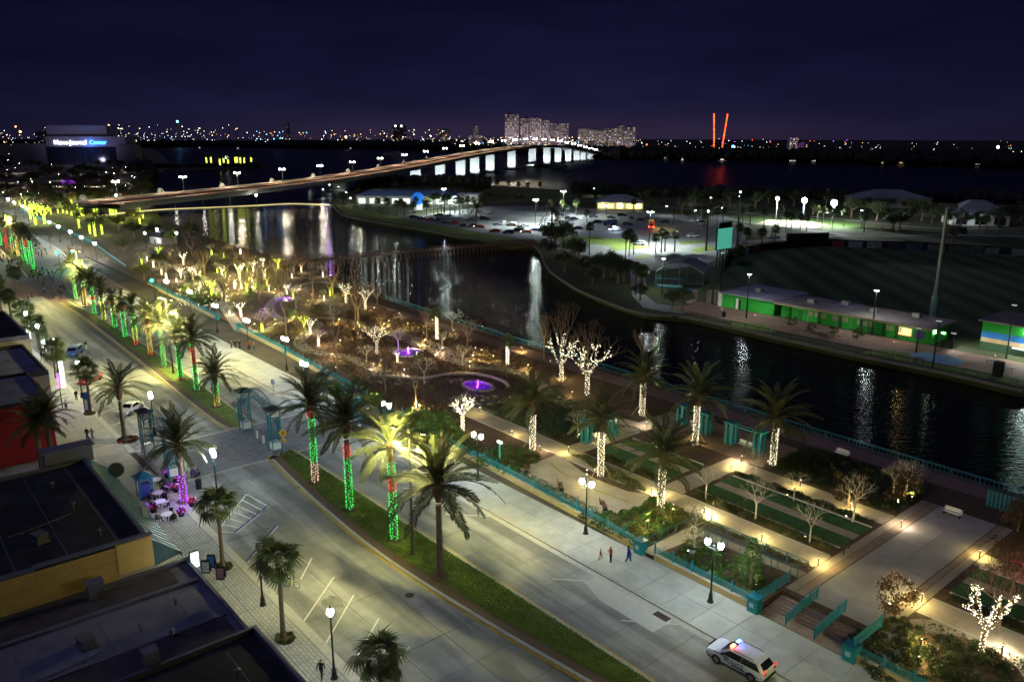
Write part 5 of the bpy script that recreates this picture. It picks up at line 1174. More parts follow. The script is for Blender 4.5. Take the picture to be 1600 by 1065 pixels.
b = MB(); b.box(-2.49, 0, .72, .06, 1.1, .2); b.box(-2.45, 0, .38, .14, 1.7, .2); put('grille', b.mesh('grille', M_black), pc)
b = MB(); b.box(2.47, 0, .42, .16, 1.75, .22); put('rear_bumper', b.mesh('rear_bumper', M_black), pc); b = MB(); b.box(2.535, 0, .86, .02, .5, .14); put('number_plate', b.mesh('number_plate', M_white), pc)
for y in (-.78, .78): b = MB(); b.tube([(-.2, y, 1.79), (1.5, y, 1.79)], .025, 4); put('roof_rail', b.mesh('roof_rail', M_black), pc)
M_livery = mat('blue_livery', (.02, .03, .16), .4)
text('lettering', 'POLICE', .52, M_livery, pc, (.05, -1.0, .80), (PI/2, 0, 0), .004); text('lettering', 'POLICE', .52, M_livery, pc, (.05, 1.0, .80), (PI/2, 0, PI), .004)
b = MB(); b.box(.9, -.985, .55, 2.2, .02, .07); b.box(-1.1, -.985, 1.0, 1.3, .02, .06); put('livery_stripe', b.mesh('livery_stripe', M_livery), pc)
b = MB(); b.box(-2.52, 0, .55, .1, 1.3, .42); put('push_bar', b.mesh('push_bar', M_black), pc)
b = MB()
for y in (-.8, .8): b.box(2.5, y, 1.0, .06, .18, .42)
put('taillight', b.mesh('taillight', glow('police_tail', (1, .10, .06), 1.0)), pc, label='glowing red tail lamps')
a, c = S(186, 654), S(220, 634); hd = math.atan2(c[1]-a[1], c[0]-a[0])
car('white hatchback with dark roof parked askew by the left gate', ((a[0]+c[0])/2, (a[1]+c[1])/2, .035), hd, 'sedan', 'white', rims=True)
a, c = S(108, 562), S(124, 549); car('blue car parked before the cabbage palm at the shops', ((a[0]+c[0])/2, (a[1]+c[1])/2, .035), math.atan2(c[1]-a[1], c[0]-a[0]), 'suv', 'blue')
a, c = S(130, 603), S(152, 592); car('red car parked behind the plaza palm crown', ((a[0]+c[0])/2, (a[1]+c[1])/2, .035), math.atan2(c[1]-a[1], c[0]-a[0]), 'sedan', 'red')
def bicycle(label, loc, rz, m):
    r = thing('bicycle', label, 'bicycle', loc, rz)
    for x in (-.52, .52):
        b = MB(); b.tube([(.33*math.cos(i*PI/8), 0, .34+.33*math.sin(i*PI/8)) for i in range(17)], .025, 4); w = put('wheel', b.mesh('wheel', M_tyre), r, (x, 0, 0))
    b = MB(); b.tube([(-.52, 0, .34), (-.15, 0, .34), (.30, 0, .80), (-.22, 0, .80), (-.15, 0, .34)], .022, 4); b.tube([(-.22, 0, .8), (-.52, 0, .34)], .02, 4); b.tube([(.52, 0, .34), (.28, 0, .95)], .022, 4); put('frame', b.mesh('frame', m), r)
    b = MB(); b.box(-.24, 0, .88, .24, .13, .06); b.tube([(-.22, 0, .8), (-.23, 0, .9)], .02, 4); put('saddle', b.mesh('saddle', M_black), r); b = MB(); b.tube([(.22, -.28, 1.0), (.3, 0, .96), (.22, .28, 1.0)], .02, 4); put('handlebar', b.mesh('handlebar', M_iron), r); return r
bicycle('yellow bicycle parked under the cabbage palm by the kerb', (*S(456, 918), .04), .6, mat('yellow_frame', (.5, .4, .02), .4)); bicycle('dark bicycle under a rider on the avenue', (*S(134, 546), .04), 2.2, M_iron)
# ================================================================== signs, cafe
def aframe(label, px, py, m, rz):
    r = thing('folding_sign', label, 'folding sign', (*S(px, py, .13), .13), rz, 'folding signs on the sidewalk')
    for sg in (-1, 1):
        b = MB(); b.box(0, 0, 0, .75, .05, 1.25); o = put('board', b.mesh('board', M_black), r, (0, sg*.28, 0), (sg*.18, 0, 0)); b = MB(); b.box(0, sg*.03, .15, .62, .02, .95); put('poster', b.mesh('poster', m), o)
aframe('blue folding sign beside the cabbage palm', 331, 884, mat('blue_poster', (.04, .16, .45), .6, noise=(5, .7)), .9); aframe('white folding sign in a black frame', 323, 893, mat('white_poster', (.55, .6, .6), .6, noise=(6, .35)), .9); aframe('dark pink chalk board sign nearest the kerb', 346, 903, mat('pink_poster', (.20, .10, .13), .6, noise=(9, .6)), .9)
r = thing('feather_flag', 'tall blue and white feather flag on the shop sidewalk', 'flag', (*S(133, 646, .1), .1), yaw); b = MB(); b.tube([(0, 0, 0), (0, 0, 3.2)], .04, 5); put('pole', b.mesh('pole', M_iron), r)
b = MB(); b.box(.34, 0, .4, .62, .03, 2.9); put('flag_cloth', b.mesh('flag_cloth', mat('blue_cloth', (.03, .12, .45), .7)), r); b = MB(); b.box(.34, -.02, .6, .4, .02, 1.6); put('flag_print', b.mesh('flag_print', M_white), r)
b = MB(); b.lathe([(.32, 0), (.36, 1.0), (.38, 1.05), (.3, 1.2)], 12); put('litter_bin', b.mesh('litter_bin', M_black), None, (*S(311, 763, .12), .12), label='black litter bin at the edge of the cafe terrace', cat='litter bin')
def table(label, px, py, top, seats, umb=None):
    c = S(px, py, .11); r = thing('cafe_table', label, 'table', (*c, .11), .3, 'cafe tables on the plaza'); b = MB(); b.lathe([(.3, 0), (.05, .04), (.04, .7)], 8); put('leg', b.mesh('leg', M_iron), r); b = MB(); b.lathe([(.62, .7), (.62, .75)], 16); put('table_top', b.mesh('table_top', top), r)
    for k in range(seats):
        a = 2*PI*k/seats+.4; ch = thing('cafe_chair', 'dark cafe chair at '+label, 'chair', (c[0]+1.0*math.cos(a), c[1]+1.0*math.sin(a), .11), a+PI/2, 'cafe chairs on the plaza')
        b = MB(); b.box(0, 0, .43, .42, .42, .04); put('seat', b.mesh('seat', M_black), ch); b = MB(); b.box(0, -.2, .47, .42, .03, .42); put('backrest', b.mesh('backrest', M_black), ch)
        for sx in (-.18, .18):
            for sy in (-.18, .18): b = MB(); b.box(sx, sy, 0, .03, .03, .43); put('leg', b.mesh('leg', M_iron), ch)
        yield (c[0]+1.0*math.cos(a), c[1]+1.0*math.sin(a), a)
M_cloth = mat('white_cloth', (.6, .6, .62), .8); M_purp = mat('purple_cloth', (.10, .04, .25), .8); k = 0
for px, py, top, n, nm in ((248, 778, M_cloth, 4, 'the white table nearest the canopy'), (252, 792, M_cloth, 3, 'the pale table above the large white one'), (262, 812, M_cloth, 3, 'the lowest white table'), (268, 765, M_purp, 3, 'the purple table by the kiosk'), (246, 757, M_cloth, 2, 'the white table behind the kiosk'), (300, 745, M_purp, 3, 'the purple table next to the bin')):
    for (x, y, a) in list(table(nm, px, py, top, n)):
        if k % 3 != 2: person('person seated in a dark chair at '+nm, (x, y, .11), a-PI/2, 'sit', ['navy', 'black', 'pink', 'grey', 'white', 'red'][k % 6], ['denim', 'black'][k % 2], ['dark', 'brown', 'fair'][k % 3], group='people seated at the cafe')
        k += 1
for i, (px, py) in enumerate(((240, 800), (275, 768), (284, 806), (300, 790), (262, 745), (282, 755))):
    c = S(px, py, .11); r = thing('planter', 'dark planter with lit purple and pink flowers among the cafe tables', 'planter', (*c, .11), 0, 'lit planters at the cafe'); b = MB(); b.lathe([(.28, 0), (.38, .5)], 10); put('pot', b.mesh('pot', M_black), r)
    put('flowers', shrub_mesh(i, M_redleaf), r, (0, 0, .5)); b = MB(); R = random.Random(i)
    for q in range(16): b.octa((R.gauss(0, .35), R.gauss(0, .35), .6+R.random()*.5), .035)
    put('light_string', b.mesh('light_string', G_purp if i % 2 == 0 else glow('magenta_bulb', (1, .08, .5), 4)), r, kind='stuff')
added_glow('purple glow light added on a stake', (*S(262, 785, .1), 2.2), (.5, .2, 1), 120, .4); added_glow('white glow light added at the cafe terrace', (*S(246, 815, .1), 2.5), (.75, .75, 1), 80, .3)

# ================================================================== people
face = lambda px, py, qx, qy: math.atan2(S(qx, qy)[1]-S(px, py)[1], S(qx, qy)[0]-S(px, py)[0])+PI/2
person('child in a red top and white trousers walking by the low wall', (*S(938, 876, .13), .13), 2.2, 'walk', 'red', 'white', 'brown', .80)
person('person in a dark red jacket holding up both hands, middle of the walkers', (*S(954, 878, .13), .13), -.4, 'phone', 'red', 'black', 'brown', 1.0)
person('woman in a long blue coat walking beside the low wall', (*S(982, 877, .13), .13), 2.4, 'walk', 'blue', 'navy', 'dark', 1.0, coat=True)
person('person in black on the paver sidewalk at the bottom', (*S(503, 1060, .13), .13), .6, 'walk', 'black', 'brown', 'dark')
for i, (px, tp, lg) in enumerate(((362, 'grey', 'black'), (368, 'black', 'navy'), (375, 'black', 'black'))): person(['grey clad walker, left of three strollers on the riverside sidewalk', 'middle one of three dark strollers on the riverside sidewalk', 'right one of three dark strollers on the riverside sidewalk'][i], (*S(px, 544, .13), .13), .4, 'walk', tp, lg)
person('person in red beside the lamp and teal railing', (*S(391, 546, .13), .13), 1, 'stand', 'red', 'black', 'brown'); person('person in tan leaning by the teal railing', (*S(397, 546, .13), .13), 2.5, 'stand', 'tan', 'denim', 'fair')
person('person in black, left of the couple crossing the plaza', (*S(137, 686, .11), .11), .5, 'walk', 'black', 'black'); person('person in tan, right of the couple crossing the plaza', (*S(145, 686, .11), .11), .5, 'walk', 'tan', 'grey', 'brown')
person('rider in black standing over the dark bicycle on the avenue', (*S(135, 546), .04), 2.2+PI/2, 'stand', 'black', 'white'); person('person in grey beside the rider on the avenue', (*S(126, 548), .04), 1, 'walk', 'grey', 'black')
person('person in black beside the feather flag', (*S(120, 625, .11), .11), 2, 'stand', 'black', 'denim', 'fair'); person('person in white before the neon sign', (*S(104, 640, .11), .11), 1, 'stand', 'white', 'black')
R = random.Random(4); tops = ['black', 'navy', 'grey', 'red', 'brown', 'black', 'tan', 'white', 'green']
crowd = [(50, 430), (54, 433), (58, 428), (61, 434), (63, 430), (66, 436), (69, 431), (72, 434), (74, 428), (77, 432), (79, 437), (82, 430), (60, 440), (70, 440), (52, 437), (84, 434), (86, 429), (57, 424), (67, 425), (46, 436)]
for i, (px, py) in enumerate(crowd): person('dark clad person in the crowd gathered on the reddish plaza', (*S(px, py), .02), R.random()*6.28, R.choice(['stand', 'walk']), tops[i % 9], ['denim', 'black', 'grey'][i % 3], ['dark', 'brown', 'fair'][i % 3], R.uniform(.92, 1.05), 'crowd on the reddish plaza')
for i, (px, py) in enumerate([(98, 447), (88, 463), (92, 461), (96, 460), (85, 466), (101, 455), (50, 466), (45, 470), (70, 458), (6, 404), (12, 409), (20, 412), (29, 415), (16, 420), (61, 400), (66, 403), (34, 398)]):
    person('lone figure at the fringe of the distant plaza crowd', (*S(px, py), .02), R.random()*6.28, R.choice(['stand', 'walk']), tops[(i*2) % 9], ['denim', 'black'][i % 2], 'dark', 1, 'figures at the fringe of the crowd')

R = random.Random(44)
for i in range(34):
    px, py = R.choice([(R.uniform(0, 45), R.uniform(398, 424)), (R.uniform(40, 110), R.uniform(438, 470)), (R.uniform(50, 80), R.uniform(372, 402))]); person('walker strolling on the distant car free avenue', (*S(px, py), .02), R.random()*6.28, R.choice(['stand', 'walk']), tops[i % 9], ['denim', 'black'][i % 2], 'dark', 1, 'walkers on the distant avenue')
for i in range(8): lamp_post('twin globe lamp assumed on the shop side of the distant avenue', (-236-34*i, 20.5+3.0*i, .03), .1, True, 'assumed lamps on the shop side of the distant avenue')  # out of view lamps, assumed at even steps to light the distant avenue
# ================================================================== RIVERFRONT PARK
def P(px, py, z=ZP): return (*S(px, py, z), z)
railing('dark teal railing along the river edge of the brick walk', [(14, 97.2), (-50, 97.2), (-121, 98.8), (-170, 101.3)], ZP, None, m=M_tealdk, step=3.2, pick=.5, wide=.05)
# pergola swings
def pergola(label, s, t, rz=0.0):
    r = thing('pergola', label, 'pergola', (s, t, ZP), rz, 'teal pergola frames')
    for sx in (-2.2, 2.2):
        for dx in (-.45, .45):
            for dy in (-.45, .45): b = MB(); b.box(sx+dx, dy, 0, .26, .26, 2.9); put('post', b.mesh('post', M_teal), r)
        b = MB(); b.box(sx, 0, 2.9, 1.5, 1.5, .2); put('cap', b.mesh('cap', M_teal), r)
    b = MB()
    for y in (-.45, .45): b.box(0, y, 2.7, 3.4, .12, .2)
    put('beam', b.mesh('beam', M_tealdk), r); return r
def swing(label, s, t, rz=0.0):
    r = thing('bench_swing', label, 'bench', (s, t, ZP), rz, 'pale swing benches in the pergolas')
    for k in range(4): b = MB(); b.box(0, -.2+.14*k, .5, 1.9, .11, .04); put('seat_slat', b.mesh('seat_slat', M_white), r)
    for k in range(3): b = MB(); b.box(0, .3, .58+.15*k, 1.9, .03, .12); put('back_slat', b.mesh('back_slat', M_white), r)
    b = MB()
    for x in (-.9, .9): b.tube([(x, 0, .5), (x*.95, 0, 2.7)], .015, 3)
    put('chain', b.mesh('chain', M_grey), r)
for a, c, l in (((1068, 664), (1100, 676), 'teal pergola frame holding a white swing bench, middle of the plaza'), ((1146, 694), (1180, 706), 'teal pergola frame behind the right hand river palm'), ((922, 690), (952, 683), 'teal pergola frame beside the palm of the cross path')):
    a, c = S(*a, ZP), S(*c, ZP); rz = math.atan2(c[1]-a[1], c[0]-a[0]); pergola(l, (a[0]+c[0])/2, (a[1]+c[1])/2, rz); swing('white swing bench inside the '+l[:-0 or None].split(' holding')[0].replace('teal pergola frame', 'teal frame'), (a[0]+c[0])/2, (a[1]+c[1])/2, rz)
for s, t, l in ((-20.5, 91.5, 'teal slatted screen at the river end of the broad walk'), (-26.5, 92.2, 'teal slatted screen left of the broad walk end')):
    r = thing('screen', l, 'screen', (s, t, ZP), 0.05)
    for k in range(9): b = MB(); b.box(-1.6+.4*k, 0, 0, .28, .1, 1.9); put('slat', b.mesh('slat', M_tealdk), r)
# benches
for px, py, rz, l in ((824, 736, 2.3, 'dark bench at the upper end of the curved terrace'), (876, 763, 2.5, 'dark bench in the middle of the curved terrace rim'), (943, 793, 2.55, 'dark bench at the lower end of the curved terrace'), (1315, 713, 0, 'pale bench on the river side behind the bare trees'), (1487, 806, 0, 'pale bench near the river end of the broad walk')):
    bench(l, P(px, py), rz, M_white if px > 1200 else M_wood)
r = thing('info_board', 'small slanted information board at the end of the lawn', 'board', P(1318, 866), .8); b = MB(); b.box(0, 0, 0, .08, .08, .9); put('post', b.mesh('post', M_iron), r); b = MB(); b.box(0, 0, .85, .9, .6, .05); put('board', b.mesh('board', M_wood), r)
r = thing('lectern_sign', 'grey service pedestal below the corner planter tree', 'pedestal', P(1080, 870), .5); b = MB(); b.box(0, 0, 0, .5, .3, .9); put('body', b.mesh('body', M_grey), r); b = MB(); b.box(0, 0, .9, .6, .4, .06); put('lid', b.mesh('lid', M_iron), r)
r = thing('service_post', 'teal post with a white twin fitting among the bushes', 'lamp', P(781, 722)); b = MB(); b.box(0, 0, 0, .12, .12, 2.6); put('post', b.mesh('post', mat('bright_teal', (.03, .42, .36), .5)), r); b = MB(); b.box(-.25, 0, 2.6, .3, .25, .25); b.box(.25, 0, 2.6, .3, .25, .25); put('fitting', b.mesh('fitting', glow('fitting_white', (.9, 1, .95), 2.5)), r)
# date palms with white lights
def pp(label, base, top, y0, y1, seed, **kw):
    h = SH(*base, top, ZP); return date_palm(label, P(*base), h, [('w', max(.1, SH(*base, y1, ZP)), SH(*base, y0, ZP))], True, 'white lit date palms in the riverfront park', seed=seed, dens=46, size=.038, **kw)
pp('white lit date palm by the long park path, leftmost of its row', (832, 703), 622, 648, 702, 61, stakes=True, sca=1.0)
pp('white lit date palm where the cross path meets the terrace', (938, 745), 650, 678, 742, 62, stakes=True, sca=1.0)
pp('white lit date palm nearest the corner shrubs', (1032, 797), 705, 733, 797, 63, sca=1.12)
pp('white lit date palm by the river walk, leftmost of three', (1003, 650), 585, 597, 649, 64, stakes=True)
pp('white lit date palm before the middle pergola', (1086, 695), 615, 633, 693, 65, stakes=True, sca=1.1)
pp('white lit date palm before the right pergola', (1207, 728), 650, 667, 727, 66, sca=1.15)
for i, (b_, t_) in enumerate((((683, 530), 492), ((793, 570), 535))):
    h = SH(*b_, t_, ZP); r = cabbage_palm(['white lit cabbage palm trunk by the river path, left one', 'white lit cabbage palm trunk by the river path, right one'][i], P(*b_), h+.5, False, 'white lit cabbage palms by the river path', sca=.85, seed=70+i); bb = MB(); wrap_lights(bb, .1, h, .23, 60, .045, i); put('light_string', bb.mesh('light_string', G_white), r, kind='stuff')
# wrapped bare trees
def lt(label, base, top, kind, seed, lights, sz=.05, grp=None, **kw):
    h = SH(*base, top, ZP); full = {'pale': 4.3, 'vase': 5.6, 'tall': 8.5}[kind]; return bare_tree(label, P(*base), kind, max(.35, h/full), lights, grp, seed, size=sz, **kw)
lt('bare tree blazing with white lights beside the broad walk', (1533, 1018), 895, 'vase', 1, 'w', .034, dens=12, lightdepth=.028, glowp=160)
lt('bare tree wrapped in white lights, left of the river pair', (877, 596), 505, 'vase', 2, 'w', .035, dens=8, lightdepth=.03, glowp=110); lt('bare tree wrapped in white lights, right of the river pair', (917, 618), 515, 'vase', 3, 'w', .035, dens=8, lightdepth=.03, glowp=110)
lt('small bare tree sparkling behind the bushes and twin lamp', (723, 673), 612, 'pale', 4, 'w', .045, lightdepth=.012, dens=7)
lt('white lit bare tree left of the purple fountain', (589, 553), 497, 'vase', 5, 'w', .034, dens=8, lightdepth=.03, glowp=260); lt('white lit bare tree by the water, left of a pair', (541, 474), 425, 'vase', 6, 'w', .042, dens=8, lightdepth=.035, glowp=320); lt('white lit bare tree by the water, right of a pair', (571, 484), 435, 'vase', 1, 'w', .042, dens=8, lightdepth=.035, glowp=320)
lt('small lit tree beside the round purple fountain', (621, 566), 540, 'pale', 2, 'w', .06, lightdepth=.03)
far_lit = [((476, 517), 480, 'vase'), ((485, 523), 485, 'vase'), ((498, 541), 512, 'pale'), ((410, 519), 485, 'pale'), ((377, 496), 460, 'vase'), ((359, 493), 472, 'pale'), ((332, 464), 422, 'vase'), ((306, 430), 412, 'pale'), ((301, 437), 405, 'vase'), ((313, 434), 410, 'pale'), ((283, 436), 408, 'vase'), ((276, 441), 424, 'pale'), ((340, 427), 408, 'pale'), ((348, 433), 408, 'vase'), ((375, 438), 398, 'vase'), ((387, 426), 408, 'pale'), ((396, 426), 398, 'vase'), ((411, 417), 395, 'vase'), ((435, 420), 394, 'vase'), ((367, 451), 425, 'pale'), ((376, 397), 378, 'pale'), ((331, 398), 380, 'pale'), ((449, 461), 435, 'vase'), ((395, 455), 435, 'pale'), ((222, 414), 392, 'pale'), ((230, 408), 390, 'pale'), ((240, 418), 396, 'pale'), ((248, 402), 376, 'vase'), ((287, 414), 385, 'vase')]
for i, (b_, t_, k) in enumerate(far_lit): lt('bare park tree in yellowish lights, '+ordn(i)+' in the distant grove by the water', b_, t_, k, i, 'w' if i % 3 else 'y', .075, 'lit bare trees of the distant grove', dens=5, lightdepth=.05, glowp=420)
for i, (px, py, h) in enumerate([(124, 357, 3.2), (141, 366, 3), (149, 370, 4), (160, 367, 3), (148, 336, 3), (153, 338, 3.5), (173, 338, 3.3), (177, 338, 3.3), (182, 339, 3), (105, 335, 3), (128, 330, 4), (112, 338, 3)]):
    r = cabbage_palm('palm trunk in yellow lights far up the riverfront, '+ordn(i)+' of the distant grove', (*S(px, py, .05), .05), h+2.5, False, 'distant yellow lit palm trunks', seed=i, sca=1.1); bb = MB(); wrap_lights(bb, .2, h+2, .3, 9, .15, i); put('light_string', bb.mesh('light_string', G_yel), r, kind='stuff'); lamp('POINT', (1, -1.5, 2.5), (.9, 1, .3), 500, r, .5, name='string_glow')
for i, (px, py, sc_) in enumerate([(56, 352, 2.3), (70, 350, 2.0), (48, 343, 1.7), (128, 338, 1.3)]):
    bare_tree('great spreading tree covered in yellow lights by the teal railing, '+ordn(i)+' in size', (*S(px, py, .05), .05), 'vase', sc_*1.0, 'y', 'yellow lit trees far up the avenue', i+1, glowp=1500, dens=5, lightdepth=.03, size=.085)
R = random.Random(77)
for i in range(30):
    px, py = R.uniform(235, 520), R.uniform(392, 470)
    if py < 440-(px-235)*.08-30 or S(px, py, ZP)[1] < 66 or S(px, py, ZP)[1] > 106: px, py = R.uniform(280, 420), R.uniform(425, 455)
    bare_tree('slim bare tree with fine lights in the middle grove', P(px, py), R.choice(['pale', 'vase', 'vase']), R.uniform(.7, 1.15), 'w' if i % 2 else 'y', 'slim lit trees of the middle grove', i, dens=3, lightdepth=.055, size=.06, glowp=330)
for i in range(26):
    s, t = R.uniform(-235, -110), R.uniform(66, 97); bare_tree('thin brown bare tree in the middle of the park', (s, t, ZP), R.choice(['tall', 'vase', 'pale']), R.uniform(.7, 1.1), None, 'thin brown trees of the middle park', i)
for i in range(16):
    s, t = R.uniform(-215, -100), R.uniform(64, 96); leafy_tree('round shrub tree in the middle of the park', (s, t, ZP), 'bushy', R.choice([M_leaf2, M_leaf3, M_brleaf]), R.uniform(.6, 1.0), 'round shrub trees of the middle park', i)
for i in range(26):
    px, py = R.uniform(20, 235), R.uniform(318, 350); px2 = px
    if py > 322+px*.3: py = 318+px*.12
    s, t = S(px, py, .05)
    if t < 78: t = 80+R.uniform(0, 18)
    bare_tree('branching tree strung with yellow green lights far up the riverfront', (s, t, .05), R.choice(['vase', 'pale']), R.uniform(1.0, 1.7), 'y', 'yellow green lit trees far up the riverfront', i, dens=3, lightdepth=.055, size=.075, glowp=900)
for i in range(30):
    s, t = R.uniform(-240, -100), R.uniform(64, 96); path_lamp('low park lamp added for a warm pool in the middle park', (s, t, ZP), 190, LAMP_WARM, 'added low lamps of the middle park')  # extra lamps at random spots, added to warm the middle park
# unlit bare trees
for i, ((px, py), tp) in enumerate((((1180, 812), 752), ((1103, 781), 728), ((1240, 782), 738), ((1265, 847), 790), ((1332, 815), 745), ((1178, 742), 695), ((1415, 775), 720), ((903, 684), 640), ((1395, 770), 725))):
    h = SH(px, py, tp, ZP); bare_tree('pale stemmed bare tree beside the lawns, '+['left in the front row', 'leftmost behind the lit palm', 'middle one on the river path', 'right in the front row', 'right one on the river path', 'by the pergola', 'near the river bench', 'on the oval lawn', 'behind the river bench'][i], P(px, py), 'pale', h/3.9, None, 'pale bare trees beside the lawns', i)
for i, ((px, py), tp, k) in enumerate([((850, 560), 490, 'tall'), ((877, 590), 480, 'tall'), ((918, 612), 500, 'tall'), ((1005, 570), 510, 'vase'), ((650, 640), 560, 'tall'), ((527, 580), 470, 'tall'), ((603, 610), 540, 'tall'), ((448, 530), 430, 'tall'), ((490, 470), 405, 'tall'), ((430, 440), 395, 'tall'), ((520, 460), 400, 'vase'), ((460, 430), 390, 'vase'), ((405, 470), 420, 'vase'), ((350, 470), 410, 'vase'), ((560, 500), 440, 'vase'), ((1560, 980), 880, 'vase'), ((1545, 930), 850, 'tall'), ((1580, 930), 850, 'vase'), ((663, 600), 555, 'pale'), ((555, 470), 410, 'tall'), ((380, 430), 385, 'vase'), ((320, 430), 385, 'vase'), ((270, 420), 380, 'vase'), ((300, 400), 365, 'vase'), ((345, 405), 370, 'vase')]):
    h = SH(px, py, tp, ZP); full = {'pale': 4.3, 'vase': 5.6, 'tall': 8.5}[k]; bare_tree('thin brown leafless tree in the park, '+ordn(i)+' of the unlit ones', P(px, py), k, h/full, None, 'leafless brown park trees', i+5)
# leafy trees
leafy_tree('slender columnar evergreen in the corner planter', P(1172, 918), 'cone', M_leaf2, SH(1172, 918, 838, ZP)/4.0, seed=1, name='evergreen'); leafy_tree('airy pale stemmed tree in the corner planter beside the ramp', P(1084, 868), 'airy', M_leaf3, SH(1084, 868, 795, ZP)/4.6, seed=2)
leafy_tree('bushy brown magnolia tree lit from below beside the broad walk', P(1397, 960), 'bushy', M_brleaf, 1.35, seed=3)
for i, (px, py, tp, k, m) in enumerate(((1325, 790, 735, 'bushy', M_brleaf), (1412, 785, 730, 'bushy', M_brleaf), (663, 690, 635, 'bushy', M_leaf2), (690, 700, 640, 'bushy', M_leaf2), (638, 690, 638, 'bushy', M_leaf3), (590, 640, 610, 'bushy', M_leaf2), (555, 640, 603, 'bushy', M_leaf3), (1590, 830, 770, 'bushy', M_brleaf), (1570, 900, 830, 'bushy', M_brleaf))):
    leafy_tree('dense '+['brown leaved tree left of the river spotlight', 'brown leaved tree above the river spotlight', 'bright green bush tree, left of the pair by the wall', 'bright green bush tree, right of the pair by the wall', 'olive bush behind the lit palm crown', 'green bush behind the riverside gate', 'olive bush beside the riverside gate', 'brown tree at the right picture edge near the river', 'brown tree at the right picture edge by the pink glow'][i], P(px, py), k, m, SH(px, py, tp, ZP)/2.9, seed=i)
# distant park trees with leaves
for i, (px, py, s_) in enumerate([(160, 350, 1.2), (185, 360, 1.3), (210, 372, 1.2), (195, 395, 1.0), (250, 420, 1.0), (225, 440, .9), (300, 455, .9), (270, 385, 1.2), (240, 372, 1.1), (295, 372, 1.2), (135, 345, 1.3), (110, 340, 1.3), (90, 330, 1.4), (180, 335, 1.3), (70, 318, 1.5), (210, 350, 1.3)]):
    leafy_tree('dark rounded tree in the northern park, '+ordn(i)+' of the dim grove', P(px, py, .05), 'oak', M_leaf3 if i % 2 else M_leaf, s_, 'dim leafy trees of the northern park', i)
# shrubs : corner bed, terrace edge, wall bed
R = random.Random(8)
def fill_shrubs(poly, n, sc_, m, label, group, seed=0, z=ZP, mind=.7):
    R = random.Random(seed); xs = [p[0] for p in poly]; ys = [p[1] for p in poly]; got = []; tries = 0
    while len(got) < n and tries < 6000:
        tries += 1; x, y = R.uniform(min(xs), max(xs)), R.uniform(min(ys), max(ys))
        if in_poly(x, y, poly) and all((x-a)**2+(y-c)**2 > mind**2 for a, c in got): got.append((x, y)); shrub(label, (x, y, z), sc_*R.uniform(.8, 1.2), m if not isinstance(m, list) else R.choice(m), group, R.randrange(999))
fill_shrubs([S(*p, ZP) for p in ((905, 806), (965, 808), (1025, 785), (1075, 812), (1000, 850), (950, 830))], 70, 1.55, [M_leaf2, M_leaf3, M_leaf3], 'rounded green bush in the big bed beside the curved terrace', 'bushes of the bed beside the terrace', 1, mind=.85)
fill_shrubs([S(*p, ZP) for p in ((752, 720), (790, 700), (835, 712), (830, 725), (800, 735), (795, 742))], 36, 1.7, [M_leaf2, M_leaf3], 'leafy green bush by the wall left of the terrace', 'bushes left of the terrace', 2, mind=.9)
fill_shrubs([(-44, 56), (-34, 56), (-34, 61.2), (-44, 61.2)], 40, 1.15, [M_leaf3, M_leaf2], 'small round grass clump in the corner planter', 'clumps in the corner planter', 3, mind=.9)
fill_shrubs([S(*p, ZP) for p in ((1320, 1000), (1400, 965), (1440, 985), (1425, 1030), (1440, 1065), (1370, 1065))], 60, .9, [M_leaf3, M_leaf], 'small dark clump in the bed right of the stairs', 'clumps in the bed right of the stairs', 4, mind=.75)
fill_shrubs(disc(cx_ := S(1502, 1040, ZP)[0], S(1502, 1040, ZP)[1], 3.6), 26, 1.2, M_leaf, 'dark bush inside the ring path', 'bushes inside the ring path', 5, mind=.85)
fill_shrubs([S(*p, ZP) for p in ((640, 640), (700, 660), (730, 690), (700, 700), (640, 672))], 36, 1.8, [M_leaf2, M_leaf], 'large green bush behind the wall near the crossing', 'bushes near the crossing', 6, mind=1.0)
fill_shrubs([S(*p, ZP) for p in ((500, 600), (560, 595), (600, 625), (560, 635), (520, 618))], 26, 1.9, [M_leaf2, M_leaf3], 'yellow green bush behind the riverside gate', 'bushes behind the riverside gate', 7, mind=1.1)
fill_shrubs([S(*p, ZP) for p in ((278, 450), (330, 455), (345, 470), (320, 480), (290, 465))], 22, 2.0, [M_leaf2, M_leaf3], 'round bush by the glittering northern bed', 'bushes of the glittering northern bed', 8, mind=1.6)
# planting beds nobody could count
hd_ = lambda n, poly, k, h, m, l, s=1, size=.10: cover(n, poly, k, h, size, m, l, seed=s)
hd_('hedge_planting', rect(-66.6, -55.2, 68.9, 70.6), 1500, .55, M_leaf3, 'low hedge planting along the long path north of the cross path', 1)
hd_('hedge_planting', rect(-50.9, -34, 68.9, 70.6), 2200, .55, M_leaf3, 'low olive hedge planting between the long path and the middle lawn', 2)
hd_('hedge_planting', rect(-50.9, -34, 77.45, 78.7), 2000, .6, M_leaf, 'low dark hedge planting between the middle lawn and the river path', 3)
hd_('hedge_planting', rect(-23, 14, 68.9, 70.6), 3000, .5, M_leaf, 'low hedge planting along the path south of the broad walk', 4)
hd_('river_planting', rect(-50, -33.6, 82.2, 92.6), 6500, .55, M_leaf, 'dark mixed planting between the river path and the brick walk', 5, .12)
hd_('mulch_planting', rect(-52.5, -34, 64.6, 65.4), 900, .25, M_leaf3, 'sparse planting in the mulch beside the ramp', 6)
hd_('wall_planting', [(-92, 58.4), (-56, 56.6), (-47, 56), (-47, 58), (-54, 58.3), (-69, 58.9), (-92, 62)], 2600, .5, M_leaf3, 'low planting behind the teal railing', 7)
